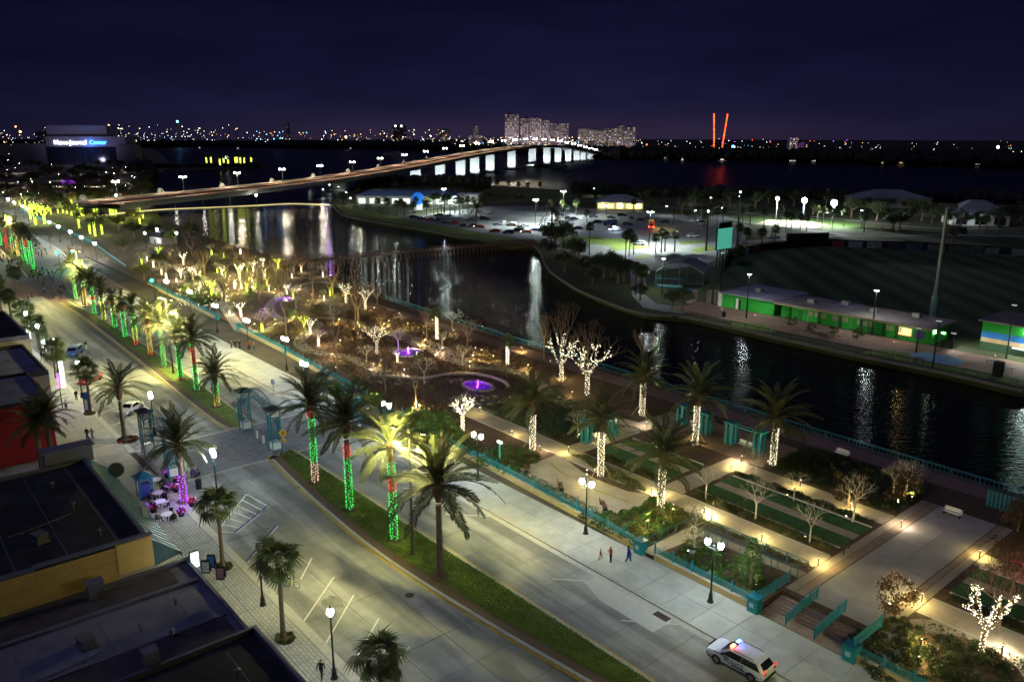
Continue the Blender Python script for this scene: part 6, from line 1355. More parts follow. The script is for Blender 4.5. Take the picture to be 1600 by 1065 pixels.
hd_('terrace_planting', [S(*p, ZP) for p in ((885, 709), (905, 716), (940, 742), (995, 768), (1010, 768), (1000, 755), (960, 735), (920, 712))], 1400, .45, M_leaf3, 'curving planting strip between terrace and path', 8)
hd_('path_planting', [(-90, 69), (-71, 68.9), (-71, 78), (-90, 84)], 4500, .5, M_leaf, 'mixed dark planting above the long park path', 9, .12)
hd_('grove_planting', [(-165, 63), (-92, 62), (-92, 92), (-165, 96)], 12000, .45, M_brleaf, 'brown winter ground cover across the northern park', 10, .15)
hd_('corner_planting', rect(-22, 14, 81, 92.5), 5000, .6, M_leaf, 'dark planting between river path and brick walk in the corner', 11, .13)
hd_('south_planting', rect(-23, 14, 56.3, 65), 3000, .4, M_leaf, 'dark planting in the bed behind the southern wall', 12, .12)
cover('far_planting', [(-330, 66), (-175, 64), (-170, 98), (-330, 110)], 9000, .7, .3, M_leaf3, 'dim planting and leaf litter in the distant park', .02, 13)
R = random.Random(2)
# glittering bed
b = MB()
for i in range(150):
    x, y = S(R.uniform(275, 345), R.uniform(445, 482), .9); b.octa((x, y, .6+R.random()*1.2), R.uniform(.03, .075))
put('glitter_lights', b.mesh('glitter_lights', G_white), label='sprinkle of tiny white lights over the northern shrub bed', cat='fairy lights', kind='stuff')
# fountains and purple light
def fountain(label, px, py, rx, ry, power):
    c = S(px, py, ZP); r = thing('fountain', label, 'fountain', (*c, ZP)); b = MB(); b.prism(disc(0, 0, rx, 24, ry), 0, .10); put('glowing_basin_water', b.mesh('glowing_basin_water', mat('glowing_basin_water', (.03, .02, .08), .12, bump=(3, .6), emit=(.20, .02, .80), strength=.3)), r)  # the water itself emits purple, in place of submerged lamps
    b = MB(); n = 26
    for i in range(n):
        a = 2*PI*i/n; b.box(rx*1.06*math.cos(a), ry*1.06*math.sin(a), 0, .55, .4, .3, a+1.57)
    put('rim_stones', b.mesh('rim_stones', mat('rim_stone', (.28, .26, .23), .9, noise=(3, .3))), r)
    b = MB(); b.lathe([(.05, .1), (.16, .3), (.12, .9), (.05, 1.25)], 7); put('water_jet', b.mesh('water_jet', mat('lit_spray', (.8, .7, .9), .4)), r)
    lamp('POINT', (.5, -.9, .7), (.36, .05, 1.0), power, r, .2); lamp('POINT', (-.9, .6, .6), (.36, .05, 1.0), power, r, .2); return r
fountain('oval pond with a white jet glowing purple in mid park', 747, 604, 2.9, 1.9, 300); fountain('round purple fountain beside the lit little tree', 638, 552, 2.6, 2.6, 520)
r = fountain('bright purple fountain among the distant trees', 445, 469, 2.5, 2.0, 700); added_glow('purple glow light added on a stake', (*S(410, 480, 1.5), 1.5), (.35, .05, 1), 500, .3); added_glow('purple glow light added on a stake', (*S(505, 514, 1.4), 1.4), (.35, .08, 1), 200, .3)
# rocks along the stream
R = random.Random(12)
for i in range(34):
    px, py = R.choice([(R.uniform(590, 780), R.uniform(586, 600)), (R.uniform(560, 660), R.uniform(560, 612)), (R.uniform(700, 790), R.uniform(612, 632))]); b = MB(); b.ball((0, 0, .1), .45, 6, 4, .6)
    put('boulder', b.mesh('boulder', mat('boulder_stone', (.24, .22, .18), .9, noise=(2, .35))), None, P(px, py), (0, 0, R.random()*6), (R.uniform(.5, 1.3), R.uniform(.5, 1.1), R.uniform(.5, 1)), 'grey brown boulder beside the dry stream bed', 'boulder', 'boulders of the stream bed')
b = MB(); q = smooth([S(*p, ZP) for p in ((600, 588), (660, 592), (700, 586), (745, 586), (785, 596), (795, 608))], 5); band(b, q, -.2, .2, ZP, ZP+.4); put('stream_wall', b.mesh('stream_wall', M_tan), label='low curving stone wall along the stream bed', cat='wall')
# path lamps (positions from the photograph)
pl = [(843, 706, 60), (888, 707, 75), (800, 682, 60), (750, 645, 50), (1010, 668, 60), (940, 690, 60), (1018, 772, 110), (1030, 776, 80), (1100, 803, 100), (1112, 812, 70), (1190, 845, 110), (1278, 884, 110), (1158, 722, 110), (1142, 735, 80), (1250, 760, 90), (1328, 797, 80), (1408, 824, 95), (1530, 872, 80), (1428, 935, 110), (1440, 940, 60), (1565, 1022, 120), (1438, 1012, 100), (1434, 1040, 70), (894, 620, 70), (960, 652, 70), (825, 577, 60), (797, 628, 40), (771, 563, 35), (743, 550, 45), (739, 562, 40), (734, 579, 50), (709, 522, 35), (692, 550, 60), (667, 510, 45), (665, 537, 70), (608, 507, 45), (624, 495, 30), (600, 512, 50), (654, 545, 60), (680, 562, 60), (584, 576, 60), (1020, 702, 40), (560, 512, 40), (545, 460, 60), (470, 452, 120), (500, 468, 60), (530, 505, 60), (585, 486, 40), (520, 560, 70), (430, 505, 90), (398, 512, 60), (355, 468, 90), (330, 400, 60), (290, 408, 60), (460, 500, 80), (655, 640, 150), (632, 585, 60), (880, 590, 50), (1085, 690, 40), (270, 395, 90), (245, 400, 90), (400, 405, 60), (360, 385, 60)]
for i, (px, py, pw) in enumerate(pl): path_lamp('small dark path lamp with a warm glowing band, '+ordn(i)+' in the riverfront park', P(px, py), pw*(1.6 if S(px, py, ZP)[0] > -92 else 4.8), LAMP_WARM if i % 4 else (1, .85, .6))
for i, (px, py, pw, l) in enumerate([(917, 736, 90, 'beside the terrace palm stake'), (1012, 808, 120, 'in the big bushes below the lit palm'), (1052, 790, 90, 'at the foot of the corner palm'), (1205, 870, 0, 'unused')][:3]): uplight('ground spotlight '+l, P(px, py), pw*4, aim=(0, 0, 4)); added_glow('warm glow light added among the bushes', (*S(px, py+3, 2.2), 2.2), (1, .85, .3), pw*3.5, .2)
for px, py, pw, l, aim in ((828, 690, 130, 'lighting the leftmost park palm', (0, .5, 5)), (930, 735, 130, 'lighting the terrace palm crown', (.3, .5, 5)), (1025, 790, 150, 'lighting the corner palm', (.3, .3, 5)), (998, 645, 120, 'lighting the left river palm', (.2, .2, 5)), (1080, 690, 140, 'lighting the middle river palm', (.2, .2, 5)), (1200, 722, 140, 'lighting the right river palm', (.2, .2, 5)), (1425, 778, 160, 'with a strong flare by the brown tree', (-2.5, 1, 3)), (1403, 786, 70, 'greenish one by the brown tree', (0, .5, 3)), (1330, 770, 70, 'under the small brown river tree', (0, .5, 3)), (1075, 862, 90, 'under the airy planter tree', (.5, .5, 4)), (1182, 915, 60, 'under the columnar evergreen', (-.5, .3, 4)), (1390, 945, 160, 'under the magnolia', (.3, .5, 3)), (1230, 775, 60, 'under the bare tree of the river path', (0, 0, 3)), (1322, 808, 60, 'under the right bare tree', (0, 0, 3)), (1172, 806, 60, 'under the front bare tree', (0, 0, 3)), (1258, 840, 60, 'under the right front bare tree', (0, 0, 3)), (905, 680, 50, 'under the oval lawn tree', (0, 0, 3)), (525, 575, 60, 'under a tall thin tree', (0, 0, 4)), (690, 705, 160, 'against the bright green bush pair', (-.5, .5, 2)), (575, 640, 160, 'against the bushes behind the gate', (-.4, .5, 2)), (880, 585, 90, 'under the left river pair tree', (0, 0, 4)), (920, 607, 90, 'under the right river pair tree', (0, 0, 4)), (440, 440, 150, 'under the pinkish tall tree', (0, 0, 5)), (860, 565, 60, 'under the tall brown tree', (0, 0, 5))):
    uplight('ground spotlight '+l, P(px, py), pw*11.0, (1, .45, .3) if 'pinkish' in l else LAMP_WARM, aim)
added_glow('pink glow light added by the right picture edge', (*S(1600, 880, 2), 2.0), (1, .1, .3), 70, .4)
# northern park hut
r = thing('park_hut', 'small grey park hut with black roof and a lit window by the water', 'hut', (*S(256, 382), .02), .2); b = MB(); b.box(0, 0, 0, 9, 6, 3.2); put('wall', b.mesh('wall', mat('grey_hut', (.25, .25, .25), .9)), r); b = MB(); b.box(0, 0, 3.2, 10, 7, 1.8, taper=.5); put('roof', b.mesh('roof', M_black), r)
b = MB(); b.box(2.6, -3.02, 1.2, 1.2, .06, 1.2); put('window', b.mesh('window', glow('hut_window', (1, .95, .8), 4)), r); b = MB(); b.box(-.6, -3.02, 0, 1.0, .06, 2.2); put('door', b.mesh('door', M_black), r); lamp('POINT', (1.0, -5, 2.8), (.95, 1, .95), 500, r, .3)
for i, (px, py) in enumerate(((226, 372), (276, 372), (245, 366))): lp(px, py-8, 'white lamp beside the park hut, '+ordn(i)+' from the left', twin=False, zb=.03)
# ================================================================== BRIDGES
ba = Vector(S(743, 273, -1.2)); bb_ = Vector(S(922, 249, -1.2)); bd = bb_-ba
def bp_(k): return ba+bd*k
prof = [(-.86, 8.3), (-.85, 8.5), (-.7, 8.5), (-.6, 8.8), (-.5, 9.6), (-.4, 11.3), (-.3, 13.5), (-.2, 16.2), (-.1, 19), (0, 21.5), (.1, 23.6), (.2, 25.2), (.3, 26.2), (.4, 26.6), (.5, 26), (.6, 24.6), (.7, 22), (.8, 18.5), (.9, 14.5), (1.0, 10.5), (1.1, 6.5), (1.2, 3)]
def bz(k):
    for (k0, z0), (k1, z1) in zip(prof, prof[1:]):
        if k0 <= k <= k1: return z0+(z1-z0)*(k-k0)/(k1-k0)
    return prof[-1][1]
M_bdeck = mat('bridge_deck', (.30, .16, .09), .8, noise=(.10, .5)); M_bconc = mat('bridge_concrete', (.42, .43, .43), .85, noise=(.1, .1))  # deck's brownish red holds the glow of car light trails
bn = Vector((-bd.y, bd.x)).normalized(); bridge = thing('road_bridge', 'long arched road bridge over the river with white lit piers', 'bridge', (*bp_(0), 0))
ks = [-.85+2.05*i/70 for i in range(71)]
def bribbon(o0, o1, dz0, dz1):
    b = MB(); o = bp_(0)
    for k0, k1 in zip(ks, ks[1:]):
        P_ = []
        for k in (k0, k1):
            c = bp_(k)-o; z = bz(k); P_.append([(*(c+bn*o0), z+dz0), (*(c+bn*o1), z+dz0), (*(c+bn*o1), z+dz1), (*(c+bn*o0), z+dz1)])
        a, c = P_
        for i in range(4): j = (i+1) % 4; b.quad(a[i], c[i], c[j], a[j])
    return b
put('girder', bribbon(-12.5, 12.5, -2.0, -.05).mesh('girder', M_bconc), bridge); put('deck', bribbon(-15, 15, -.04, .3).mesh('deck', M_bdeck), bridge)
for o in (-15.1, 15.1, 0): put('parapet', bribbon(o-.2, o+.2, .31, 1.3).mesh('parapet', M_bconc), bridge)
wpx = [654, 694, 721, 743, 767, 803, 834, 858, 876, 891, 907, 922]
L_up = (.85, .97, 1.0)
ux = bd.normalized()
for i in range(19):
    k = -.58+1.66*i/18 if False else [-.48, -.40, -.255, -.16, -.07, .0, .085, .22, .375, .5, .61, .72, .82, .90, 1.0][i] if i < 15 else None
    if k is None: break
    c = bp_(k)-bp_(0); z = bz(k); b = MB(); n_ = Vector((-bd.y, bd.x)).normalized(); ang = math.atan2(n_.y, n_.x)
    b.box(c.x, c.y, -2.5, 10.5, 5.5 if k > -.3 else 4, z+.5, ang); put('pier', b.mesh('pier', M_bconc), bridge)
    b = MB(); b.box(c.x, c.y, -2.4, 21, 8, 2.6, ang); put('footing', b.mesh('footing', mat('footing_concrete', (.12, .13, .14), .9)), bridge)
    if 0 <= k: # fender
        pass
    q = bp_(k)-n_*0; cam_side = n_ if (q+n_*20).length < q.length else -n_
    for off in (-7, 7):
        pos = q-ux*17+n_*off*.6
        if k > -.42: lamp('SPOT', (pos.x, pos.y, 1.0), L_up, 5500+max(0, z-8)*1000, None, .6, 75, .5, aim=(q.x, q.y, z*.55), name='pier_floodlight'); bl_ = MB(); qq = pos-bp_(0); bl_.box(qq.x, qq.y, -2.5, .5, .5, 2.9); bl_.box(qq.x, qq.y, .4, 1.0, 1.0, .35); put('added_light_pile', bl_.mesh('added_light_pile', M_iron), bridge)  # unseen floodlight fixtures: the piles and boxes under the lights are added
r = thing('navigation_fender', 'low timber fender in the water beside the bridge channel', 'fender', (*S(850, 262, -1.2), -1.2), .3); b = MB(); b.box(0, 0, 0, 70, 3, 4); put('boom', b.mesh('boom', mat('fender_timber', (.12, .11, .10), .9)), r)
for x in range(-30, 31, 10): b = MB(); b.lathe([(.6, -2), (.6, 6)], 6, (x, 2.2, 0)); put('pile', b.mesh('pile', M_wood), r)
# bridge lamps
def blamp(label, k, off, h=9.5, one=False, power=2600):
    p = bp_(k)+bn*off; r = thing('bridge_lamp', label, 'street lamp', (p.x, p.y, bz(k)+.3), math.atan2(bd.y, bd.x)-.8, 'twin lamps along the road bridge'); b = MB(); b.tube([(0, 0, 0), (0, 0, h)], [.16, .1], 5); put('pole', b.mesh('pole', M_grey), r); s_ = 1+max(0, k+.9)*.75
    b = MB(); b.tube([(-1.1*s_, 0, h), (1.1*s_, 0, h)], .08, 4); put('crossarm', b.mesh('crossarm', M_grey), r)
    for sg in (-1, 1): b = MB(); b.ball((sg*1.2*s_, 0, h-.1), .40*s_, 6, 4); put('lamp_head', b.mesh('lamp_head', glow('bridge_lamp', (.92, 1, .95), 40, 'AUTO')), r)
    if power: lamp('POINT', (0, 0, h-.7), (1, .76, .52), power, r, .3)
for i in range(26):
    k = -.82+.078*i; blamp('twin white lamp on the road bridge, '+ordn(i)+' from the near end', k, 6 if k < .35 else 6, power=16000 if k < .5 else 6000)
for i in range(9):   # rounded railing bays on the far edge
    k = -.84+.085*i; p = bp_(k)+bn*15.1; r = thing('bridge_medallion', 'round concrete arch ornament on the bridge parapet, '+ordn(i)+' from the near end', 'ornament', (p.x, p.y, bz(k)+1.2), math.atan2(bd.y, bd.x), 'arch ornaments on the bridge parapet'); b = MB(); b.tube([(2.3*math.cos(PI*j/10), 0, 2.3*math.sin(PI*j/10)) for j in range(11)], .45, 5); put('arch_ring', b.mesh('arch_ring', M_bconc), r); b = MB(); b.prism([(1.7*math.cos(PI*j/10), 1.7*math.sin(PI*j/10)) for j in range(11)], -.1, .1, True); put('infill', b.mesh('infill', M_bconc), r, (0, 0, 0), (PI/2, 0, 0))
for i, px in enumerate((181, 228, 272, 316, 358, 400)):
    s, t = S(px, 303, 7); r = thing('side_lamp', 'small white lamp on the near side of the bridge, '+ordn(i)+' from the left', 'street lamp', (s, t, -1.3), 0, 'small lamps along the near bridge side'); b = MB(); b.tube([(0, 0, 0), (0, 0, 7.4)], .12, 5); put('pole', b.mesh('pole', M_grey), r); b = MB(); b.ball((0, 0, 7.5), .55, 6, 4); put('lamp_head', b.mesh('lamp_head', glow('side_lamp', (1, .97, .85), 70, 'AUTO')), r)
# lit lakeside walkway in front of the bridge
wk = smooth([S(*p, .8) for p in ((160, 338), (200, 333), (260, 328), (330, 325), (400, 322), (460, 319), (520, 321))], 6); r = thing('water_walkway', 'low curving walkway over the water with a row of yellow lights', 'walkway', (0, 0, 0)); b = MB(); band(b, wk, -1.6, 1.6, .3, .8); put('deck', b.mesh('deck', M_conc), r)
b = MB(); c_ = MB()
for i in range(len(wk)-1):
    for u in (.0, .33, .66):
        p = Vector(wk[i]).lerp(Vector(wk[i+1]), u); b.octa((p.x, p.y-1.7, 1.15), .30); c_.box(p.x, p.y-1.65, .8, .1, .1, .35)
    b2 = None
put('light_string', b.mesh('light_string', glow('walkway_bulb', (1, .80, .35), 3.0)), r, kind='stuff'); put('rail_post', c_.mesh('rail_post', M_iron), r, kind='stuff')
for i in range(0, len(wk), 5): b = MB(); b.lathe([(.4, -3), (.4, .3)], 6, (wk[i][0], wk[i][1], 0)); put('pile', b.mesh('pile', M_wood), r)
# old trestle footbridge
tr = [Vector(S(*p, 1.3)) for p in ((425, 412), (600, 396), (700, 387), (790, 380), (838, 378))]; trs = smooth([tuple(p) for p in tr], 8); r = thing('trestle_bridge', 'dark low timber trestle footbridge across the canal', 'bridge', (0, 0, 0)); b = MB(); band(b, trs, -2.0, 2.0, .9, 1.3); put('deck', b.mesh('deck', mat('old_deck', (.15, .11, .09), .9, noise=(.6, .3))), r)
b = MB(); c_ = MB(); band(b, trs, -2.05, -1.95, 2.0, 2.12); band(b, trs, 1.95, 2.05, 2.0, 2.12); put('handrail', b.mesh('handrail', M_wood), r)
for p, q in zip(trs, trs[1:]):
    d = (Vector(q)-Vector(p)).normalized(); nn = Vector((-d.y, d.x))
    for o in (-1.8, 1.8): c = Vector(p)+nn*o; b = MB(); b.lathe([(.22, -3), (.2, 2.1)], 6, (c.x, c.y, 0)); put('pile', b.mesh('pile', M_wood), r)
    c = (Vector(p)+Vector(q))/2
    for o in (-1.8, 1.8): cc = c+nn*o; b = MB(); b.lathe([(.22, -3), (.2, 2.1)], 6, (cc.x, cc.y, 0)); put('pile', b.mesh('pile', M_wood), r)
# ================================================================== ISLAND
M_green = mat('green_painted_block', (.02, .34, .035), .75, noise=(.7, .12), bump=(7, .25)); M_prroof = mat('flat_roof_tan', (.20, .165, .15), .9, noise=(.35, .35), bump=(5, .4)); M_lilac = mat('pale_metal_roof', (.27, .25, .31), .7, noise=(.25, .3))
gb = thing('clubhouse', 'long low bright green building with flat brown roof by the canal', 'building', (-88, 161, 0)); gx, gy = -88, 161
def gpart(nm, m, *boxes, kind=None):
    b = MB()
    for (s0, s1, t0, t1, z0, z1) in boxes: b.box((s0+s1)/2-gx, (t0+t1)/2-gy, z0, s1-s0, t1-t0, z1-z0)
    return put(nm, b.mesh(nm, m), gb)
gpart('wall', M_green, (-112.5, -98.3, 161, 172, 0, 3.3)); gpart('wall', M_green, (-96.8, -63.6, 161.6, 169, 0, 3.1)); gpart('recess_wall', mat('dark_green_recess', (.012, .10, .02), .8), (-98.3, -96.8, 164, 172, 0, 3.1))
rf = gpart('roof', M_lilac, (-113, -98, 160.3, 176, 3.3, 3.55)); gpart('roof', M_prroof, (-97.9, -63.2, 160.4, 173, 3.1, 3.38)); gpart('roof_patch', M_lilac, (-88, -83, 166, 172.8, 3.385, 3.42))
b = MB()
for k in range(12): b.box(-112+1.2*k-gx, 168.1-gy, 3.56, .07, 15.4, .05)
put('roof_seam', b.mesh('roof_seam', M_lilac), gb)
gpart('fascia', mat('tan_fascia', (.34, .27, .18), .8), (-97.9, -63.2, 160.25, 160.38, 3.0, 3.45)); gpart('post', M_white, (-113.4, -112.6, 160.5, 161.5, 0, 3.5))
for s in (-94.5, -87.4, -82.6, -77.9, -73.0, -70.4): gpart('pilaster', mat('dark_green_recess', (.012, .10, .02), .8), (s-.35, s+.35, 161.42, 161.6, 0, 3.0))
winpx = [1257, 1266, 1275, 1292, 1300, 1308, 1328, 1337, 1346, 1366, 1374, 1387]
for px in winpx:
    s = S(px, 492+(px-1257)*.22, 2.0)[0]; f = gpart('window', mat('window_cream', (.42, .40, .22), .7), (s-.5, s+.5, 161.5, 161.585, 1.45, 2.45)); b = MB()
    for q in (-.25, .25): b.box(s+q-gx, 161.48-gy, 1.5, .4, .02, .42); b.box(s+q-gx, 161.48-gy, 1.98, .4, .02, .42)
    put('pane', b.mesh('pane', mat('window_pane_grey', (.30, .30, .22), .3)), f)
s0, s1 = S(1405, 528)[0], S(1428, 531)[0]; gpart('serving_hatch', glow('hatch_light', (1, .75, .35), .55), (s0, s1, 161.48, 161.585, 1.0, 2.5)); gpart('counter', M_wood, (s0, s1, 161.0, 161.6, .85, 1.0)); lamp('POINT', ((s0+s1)/2, 160.6, 2.2), (1, .8, .4), 60, None, .2, name='hatch_glow')
gpart('serving_hatch', mat('purple_menu_panel', (.06, .05, .20), .6), (S(1432, 532)[0], S(1448, 535)[0], 161.46, 161.585, .8, 2.4)); gpart('door', M_white, (S(1160, 480)[0], S(1166, 480)[0], 160.9, 160.98, 0, 2.6)); gpart('door', M_black, (S(1168, 480)[0], S(1173, 480)[0], 160.9, 160.98, 0, 2.3))
b = MB(); b.box(S(1140, 466)[0]-gx, 160.96-gy, 2.2, 2.4, .05, .6); put('sign_panel', b.mesh('sign_panel', mat('faded_sign', (.05, .28, .10), .7)), gb)
b = MB(); b.box(-63.4-gx, 162.4-gy, 2.3, .3, .5, .5); put('wall_lamp', b.mesh('wall_lamp', glow('wall_lamp', (.9, 1, .95), 20, 'AUTO')), gb); lamp('SPOT', (-62.2, 163.0, 2.8), (.92, 1, .97), 4200, None, .2, 140, .4, aim=(-60.5, 163.5, 0), name='wall_lamp_light')
r = thing('arched_canopy', 'round green awning at the end of the clubhouse', 'awning', (-62.2, 161.2, 0)); b = MB(); b.tube([(0, 0, 1.8), (0, 2.5, 1.8)], .8, 12); put('hood', b.mesh('hood', M_green), r); b = MB(); b.box(-.7, 0, 0, .08, .08, 1.8); b.box(.7, 0, 0, .08, .08, 1.8); put('post', b.mesh('post', M_iron), r)
for s in (-108.5, -92, -76): b = MB(); b.box(s-gx, 160.94-gy if s < -98 else 161.54-gy, 0, 1.0, .06, 2.1); put('door', b.mesh('door', mat('dark_green_door', (.015, .16, .03), .6)), gb)
for s in (-98.6, -90, -80, -66): b = MB(); b.tube([(s-gx, 161.4-gy, 0), (s-gx, 161.4-gy, 3.1)], .06, 5); put('downpipe', b.mesh('downpipe', M_grey), gb)
for s, t in ((-107, 168), (-92, 166), (-86, 170), (-78, 167), (-70, 169)): b = MB(); b.box(s-gx, t-gy, 3.4, 1.6, 1.2, .9); put('air_unit', b.mesh('air_unit', M_grey), gb)
# wall wash along the clubhouse: spotlights added to brighten the green wall
for s in (-110, -101, -91, -80, -69): uplight('small spotlight added to wash the green clubhouse wall', (s, 157.6, .04), 150, (.95, .98, .9), (0, 3.4, 1.6), 130, 'added wall washing spotlights of the ball ground')
g2 = thing('snack_building', 'bright green and blue mural building with flat roof at the right edge', 'building', (-48, 166, 0)); gx2, gy2 = -48, 166
def g2part(nm, m, s0, s1, t0, t1, z0, z1): b = MB(); b.box((s0+s1)/2-gx2, (t0+t1)/2-gy2, z0, s1-s0, t1-t0, z1-z0); return put(nm, b.mesh(nm, m), g2)
g2part('wall', M_green, -56.3, -38, 166, 176, 1.6, 5.6); g2part('base_wall', mat('dark_base', (.03, .07, .03), .8), -56.3, -38, 165.9, 176, 0, 1.6); g2part('mural_sea', mat('mural_blue', (.02, .16, .42), .7, noise=(1.2, .3)), -56.2, -38, 165.93, 165.99, 2.4, 3.6); g2part('mural_beach', mat('mural_sand', (.45, .30, .14), .8, noise=(1.2, .2)), -56.2, -38, 165.92, 165.985, 1.6, 2.4); g2part('roof', M_prroof, -56.8, -37.5, 165, 177, 5.6, 5.9); g2part('counter', M_white, -50.5, -38, 165.2, 165.9, 1.3, 1.5)
b = MB(); b.box(-47.2-gx2, 165.4-gy2, 4.4, 3.2, .5, .5); put('strip_lamp', b.mesh('strip_lamp', glow('strip_lamp', (.9, 1, 1), 25, 'AUTO')), g2); lamp('SPOT', (-46.5, 164.2, 4.4), (.9, 1, 1), 2600, None, .3, 150, .4, aim=(-47, 163.2, 0), name='strip_lamp_light'); uplight('small spotlight added to light the mural building', (-52, 162.0, .04), 380, (.9, 1, .95), (0, 4, 3.2), 130, 'added wall washing spotlights of the ball ground')  # the ground spotlight is added to brighten the mural wall
# promenade lamp posts
def prom_lamp(label, px, py, tp, lit): h = SH(px, py, tp); return lot_lamp(label, (*S(px, py), 0), h, 2200 if lit else 0, 0, False, 'slim lamp posts of the ball ground promenade', 30 if lit else 1)
prom_lamp('slim lamp post left on the promenade before the green clubhouse', 1166, 497, 428, True); prom_lamp('bright slim lamp post in the middle of the clubhouse front', 1362, 523, 453, True); prom_lamp('dark tall pole at the canal edge of the promenade', 1457, 575, 500, False); prom_lamp('short dark post by the splash pad', 1431, 551, 512, False); prom_lamp('short dark post behind the splash pad', 1487, 545, 520, False); prom_lamp('dark lamp pole before the mural building', 1572, 560, 475, False); prom_lamp('slim pole beside the tent roofed pavilion', 1034, 460, 404, True); prom_lamp('thin pole behind the clubhouse roof', 1125, 455, 395, False)
# stadium pole
h = SH(1457, 497, 322); r = thing('stadium_pole', 'very tall pale stadium light pole behind the clubhouse roof', 'light pole', (*S(1457, 500), 0)); b = MB(); b.tube([(0, 0, 0), (0, 0, h*.4), (.0, 0, h)], [.62, .5, .3], 8); put('pole', b.mesh('pole', M_grey), r); b = MB(); b.lathe([(.85, 0), (.85, 5.5)], 10); put('base_sleeve', b.mesh('base_sleeve', mat('pale_teal', (.25, .42, .38), .7)), r); b = MB(); b.box(0, 0, h, 4, .4, .8); put('light_rack', b.mesh('light_rack', M_iron), r)
for i, (px, py, tp) in enumerate(((1103, 392, 330), (1151, 385, 300))): h = SH(px, py, tp); r = thing('stadium_pole', 'dark tall stadium pole '+('left of the teal scoreboard' if i == 0 else 'right of the teal scoreboard'), 'light pole', (*S(px, py), 0)); b = MB(); b.tube([(0, 0, 0), (0, 0, h)], [.4, .25], 7); put('pole', b.mesh('pole', M_iron), r); b = MB(); b.ball((0, 0, h), .4, 6, 4); put('cap_lamp', b.mesh('cap_lamp', glow('cap_lamp', (.8, .95, 1), 6 if i == 0 else 1)), r)
# scoreboard
c0, c1 = Vector(S(1118, 418)), Vector(S(1141, 414)); d = c1-c0; wS = d.length*1.0; hb = SH(1118, 418, 391); ht = SH(1118, 418, 357); r = thing('scoreboard', 'teal faced scoreboard standing on dark posts by the car park', 'scoreboard', (*((c0+c1)/2), 0), math.atan2(d.y, d.x)); wS = max(6.0, wS)
for k in range(5): b = MB(); b.box(-wS/2+wS*(k+.5)/5, .2, 0, .35, .35, hb); put('post', b.mesh('post', M_iron), r)
b = MB(); b.box(0, .3, hb, wS, .5, ht-hb); put('board', b.mesh('board', M_black), r); b = MB(); b.box(0, 0, hb+.15, wS*.97, .05, ht-hb-.3); sc_ = put('screen', b.mesh('screen', glow('score_screen', (.09, .52, .38), .62)), r)
b = MB()
for k in range(11): b.box(-wS*.44+wS*.088*k, -.04, hb+.3, .05, .01, ht-hb-.6)
put('screen_line', b.mesh('screen_line', mat('screen_line', (.05, .22, .18), .6)), sc_); b = MB(); b.box(.5, .3, ht, wS*.8, .4, 1.6); put('header', b.mesh('header', M_black), r)
# outfield fence with advertising panels
fpx = [(1128, 425), (1140, 405), (1160, 398), (1182, 393), (1228, 388), (1292, 384), (1330, 386), (1420, 389), (1500, 393), (1600, 399), (1660, 404)]; fr = thing('outfield_fence', 'dark outfield fence carrying faded advertising panels', 'fence', (0, 0, 0)); b = MB(); band(b, smooth([S(*p) for p in fpx], 4), -.1, .1, 0, 2.6); put('boards', b.mesh('boards', mat('fence_dark', (.03, .04, .035), .9)), fr)
for px0, px1, y, c in ((1142, 1155, 402, (.16, .17, .22)), (1158, 1170, 397, (.18, .19, .24)), (1172, 1186, 394, (.14, .07, .06)), (1300, 1318, 386, (.22, .06, .08)), (1325, 1347, 386.5, (.36, .37, .42)), (1354, 1377, 387.5, (.34, .35, .40)), (1386, 1408, 389, (.08, .08, .09)), (1414, 1440, 390, (.07, .16, .22)), (1449, 1476, 392, (.26, .26, .25)), (1482, 1535, 394, (.17, .18, .18)), (1538, 1560, 397, (.24, .25, .28)), (1580, 1602, 399, (.30, .32, .36))):
    a, e = Vector(S(px0, y+.5)), Vector(S(px1, y+1.2)); a -= a.normalized()*1.6; e -= e.normalized()*1.6; b = MB(); b.box((a.x+e.x)/2, (a.y+e.y)/2, .3, (e-a).length, .12, 2.3, math.atan2(e.y-a.y, e.x-a.x)); put('advert_panel', b.mesh('advert_panel', mat('advert_%d' % px0, c, .8, noise=(.8, .35))), fr)
a, e = Vector(S(1229, 386)), Vector(S(1293, 384)); r = thing('batters_eye', 'tall dark screen wall beyond the outfield', 'screen', (*((a+e)/2), 0), math.atan2((e-a).y, (e-a).x)); b = MB(); b.box(0, 0, 0, (e-a).length, .4, SH(1260, 385, 364)); put('panel', b.mesh('panel', mat('batters_eye', (.035, .04, .04), .9)), r)
for k in range(7): b = MB(); b.box(-(e-a).length/2+(e-a).length*k/6, .4, 0, .3, .3, SH(1260, 385, 364)); put('post', b.mesh('post', M_iron), r)
# tent roofed pavilion
q0, q1, q2 = Vector(S(1024, 448)), Vector(S(1098, 453)), Vector(S(1020, 425)); dx = q1-q0; r = thing('tent_pavilion', 'pavilion with a grey curved tent roof and dark teal rails', 'pavilion', (*q0, 0), math.atan2(dx.y, dx.x)); Lx = dx.length; Ly = 13.0; he = SH(1024, 448, 424); hr = SH(1060, 450, 395)*.72
b = MB(); nU = 12
def troof(u, v): return (u*Lx, v*Ly, he+(hr-he)*(math.sin(PI*u)**.8)*(.82+.18*math.sin(PI*v)) + .4*abs(2*v-1)*math.sin(PI*u))
for i in range(nU):
    for j in range(6): b.quad(troof(i/nU, j/6), troof((i+1)/nU, j/6), troof((i+1)/nU, (j+1)/6), troof(i/nU, (j+1)/6))
put('tent_roof', b.mesh('tent_roof', mat('grey_tent', (.17, .18, .17), .8, noise=(.3, .2))), r); b = MB()
for v in (0, 1): b.tube([Vector(troof(i/nU, v))+Vector((0, 0, .05)) for i in range(nU+1)], .12, 4)
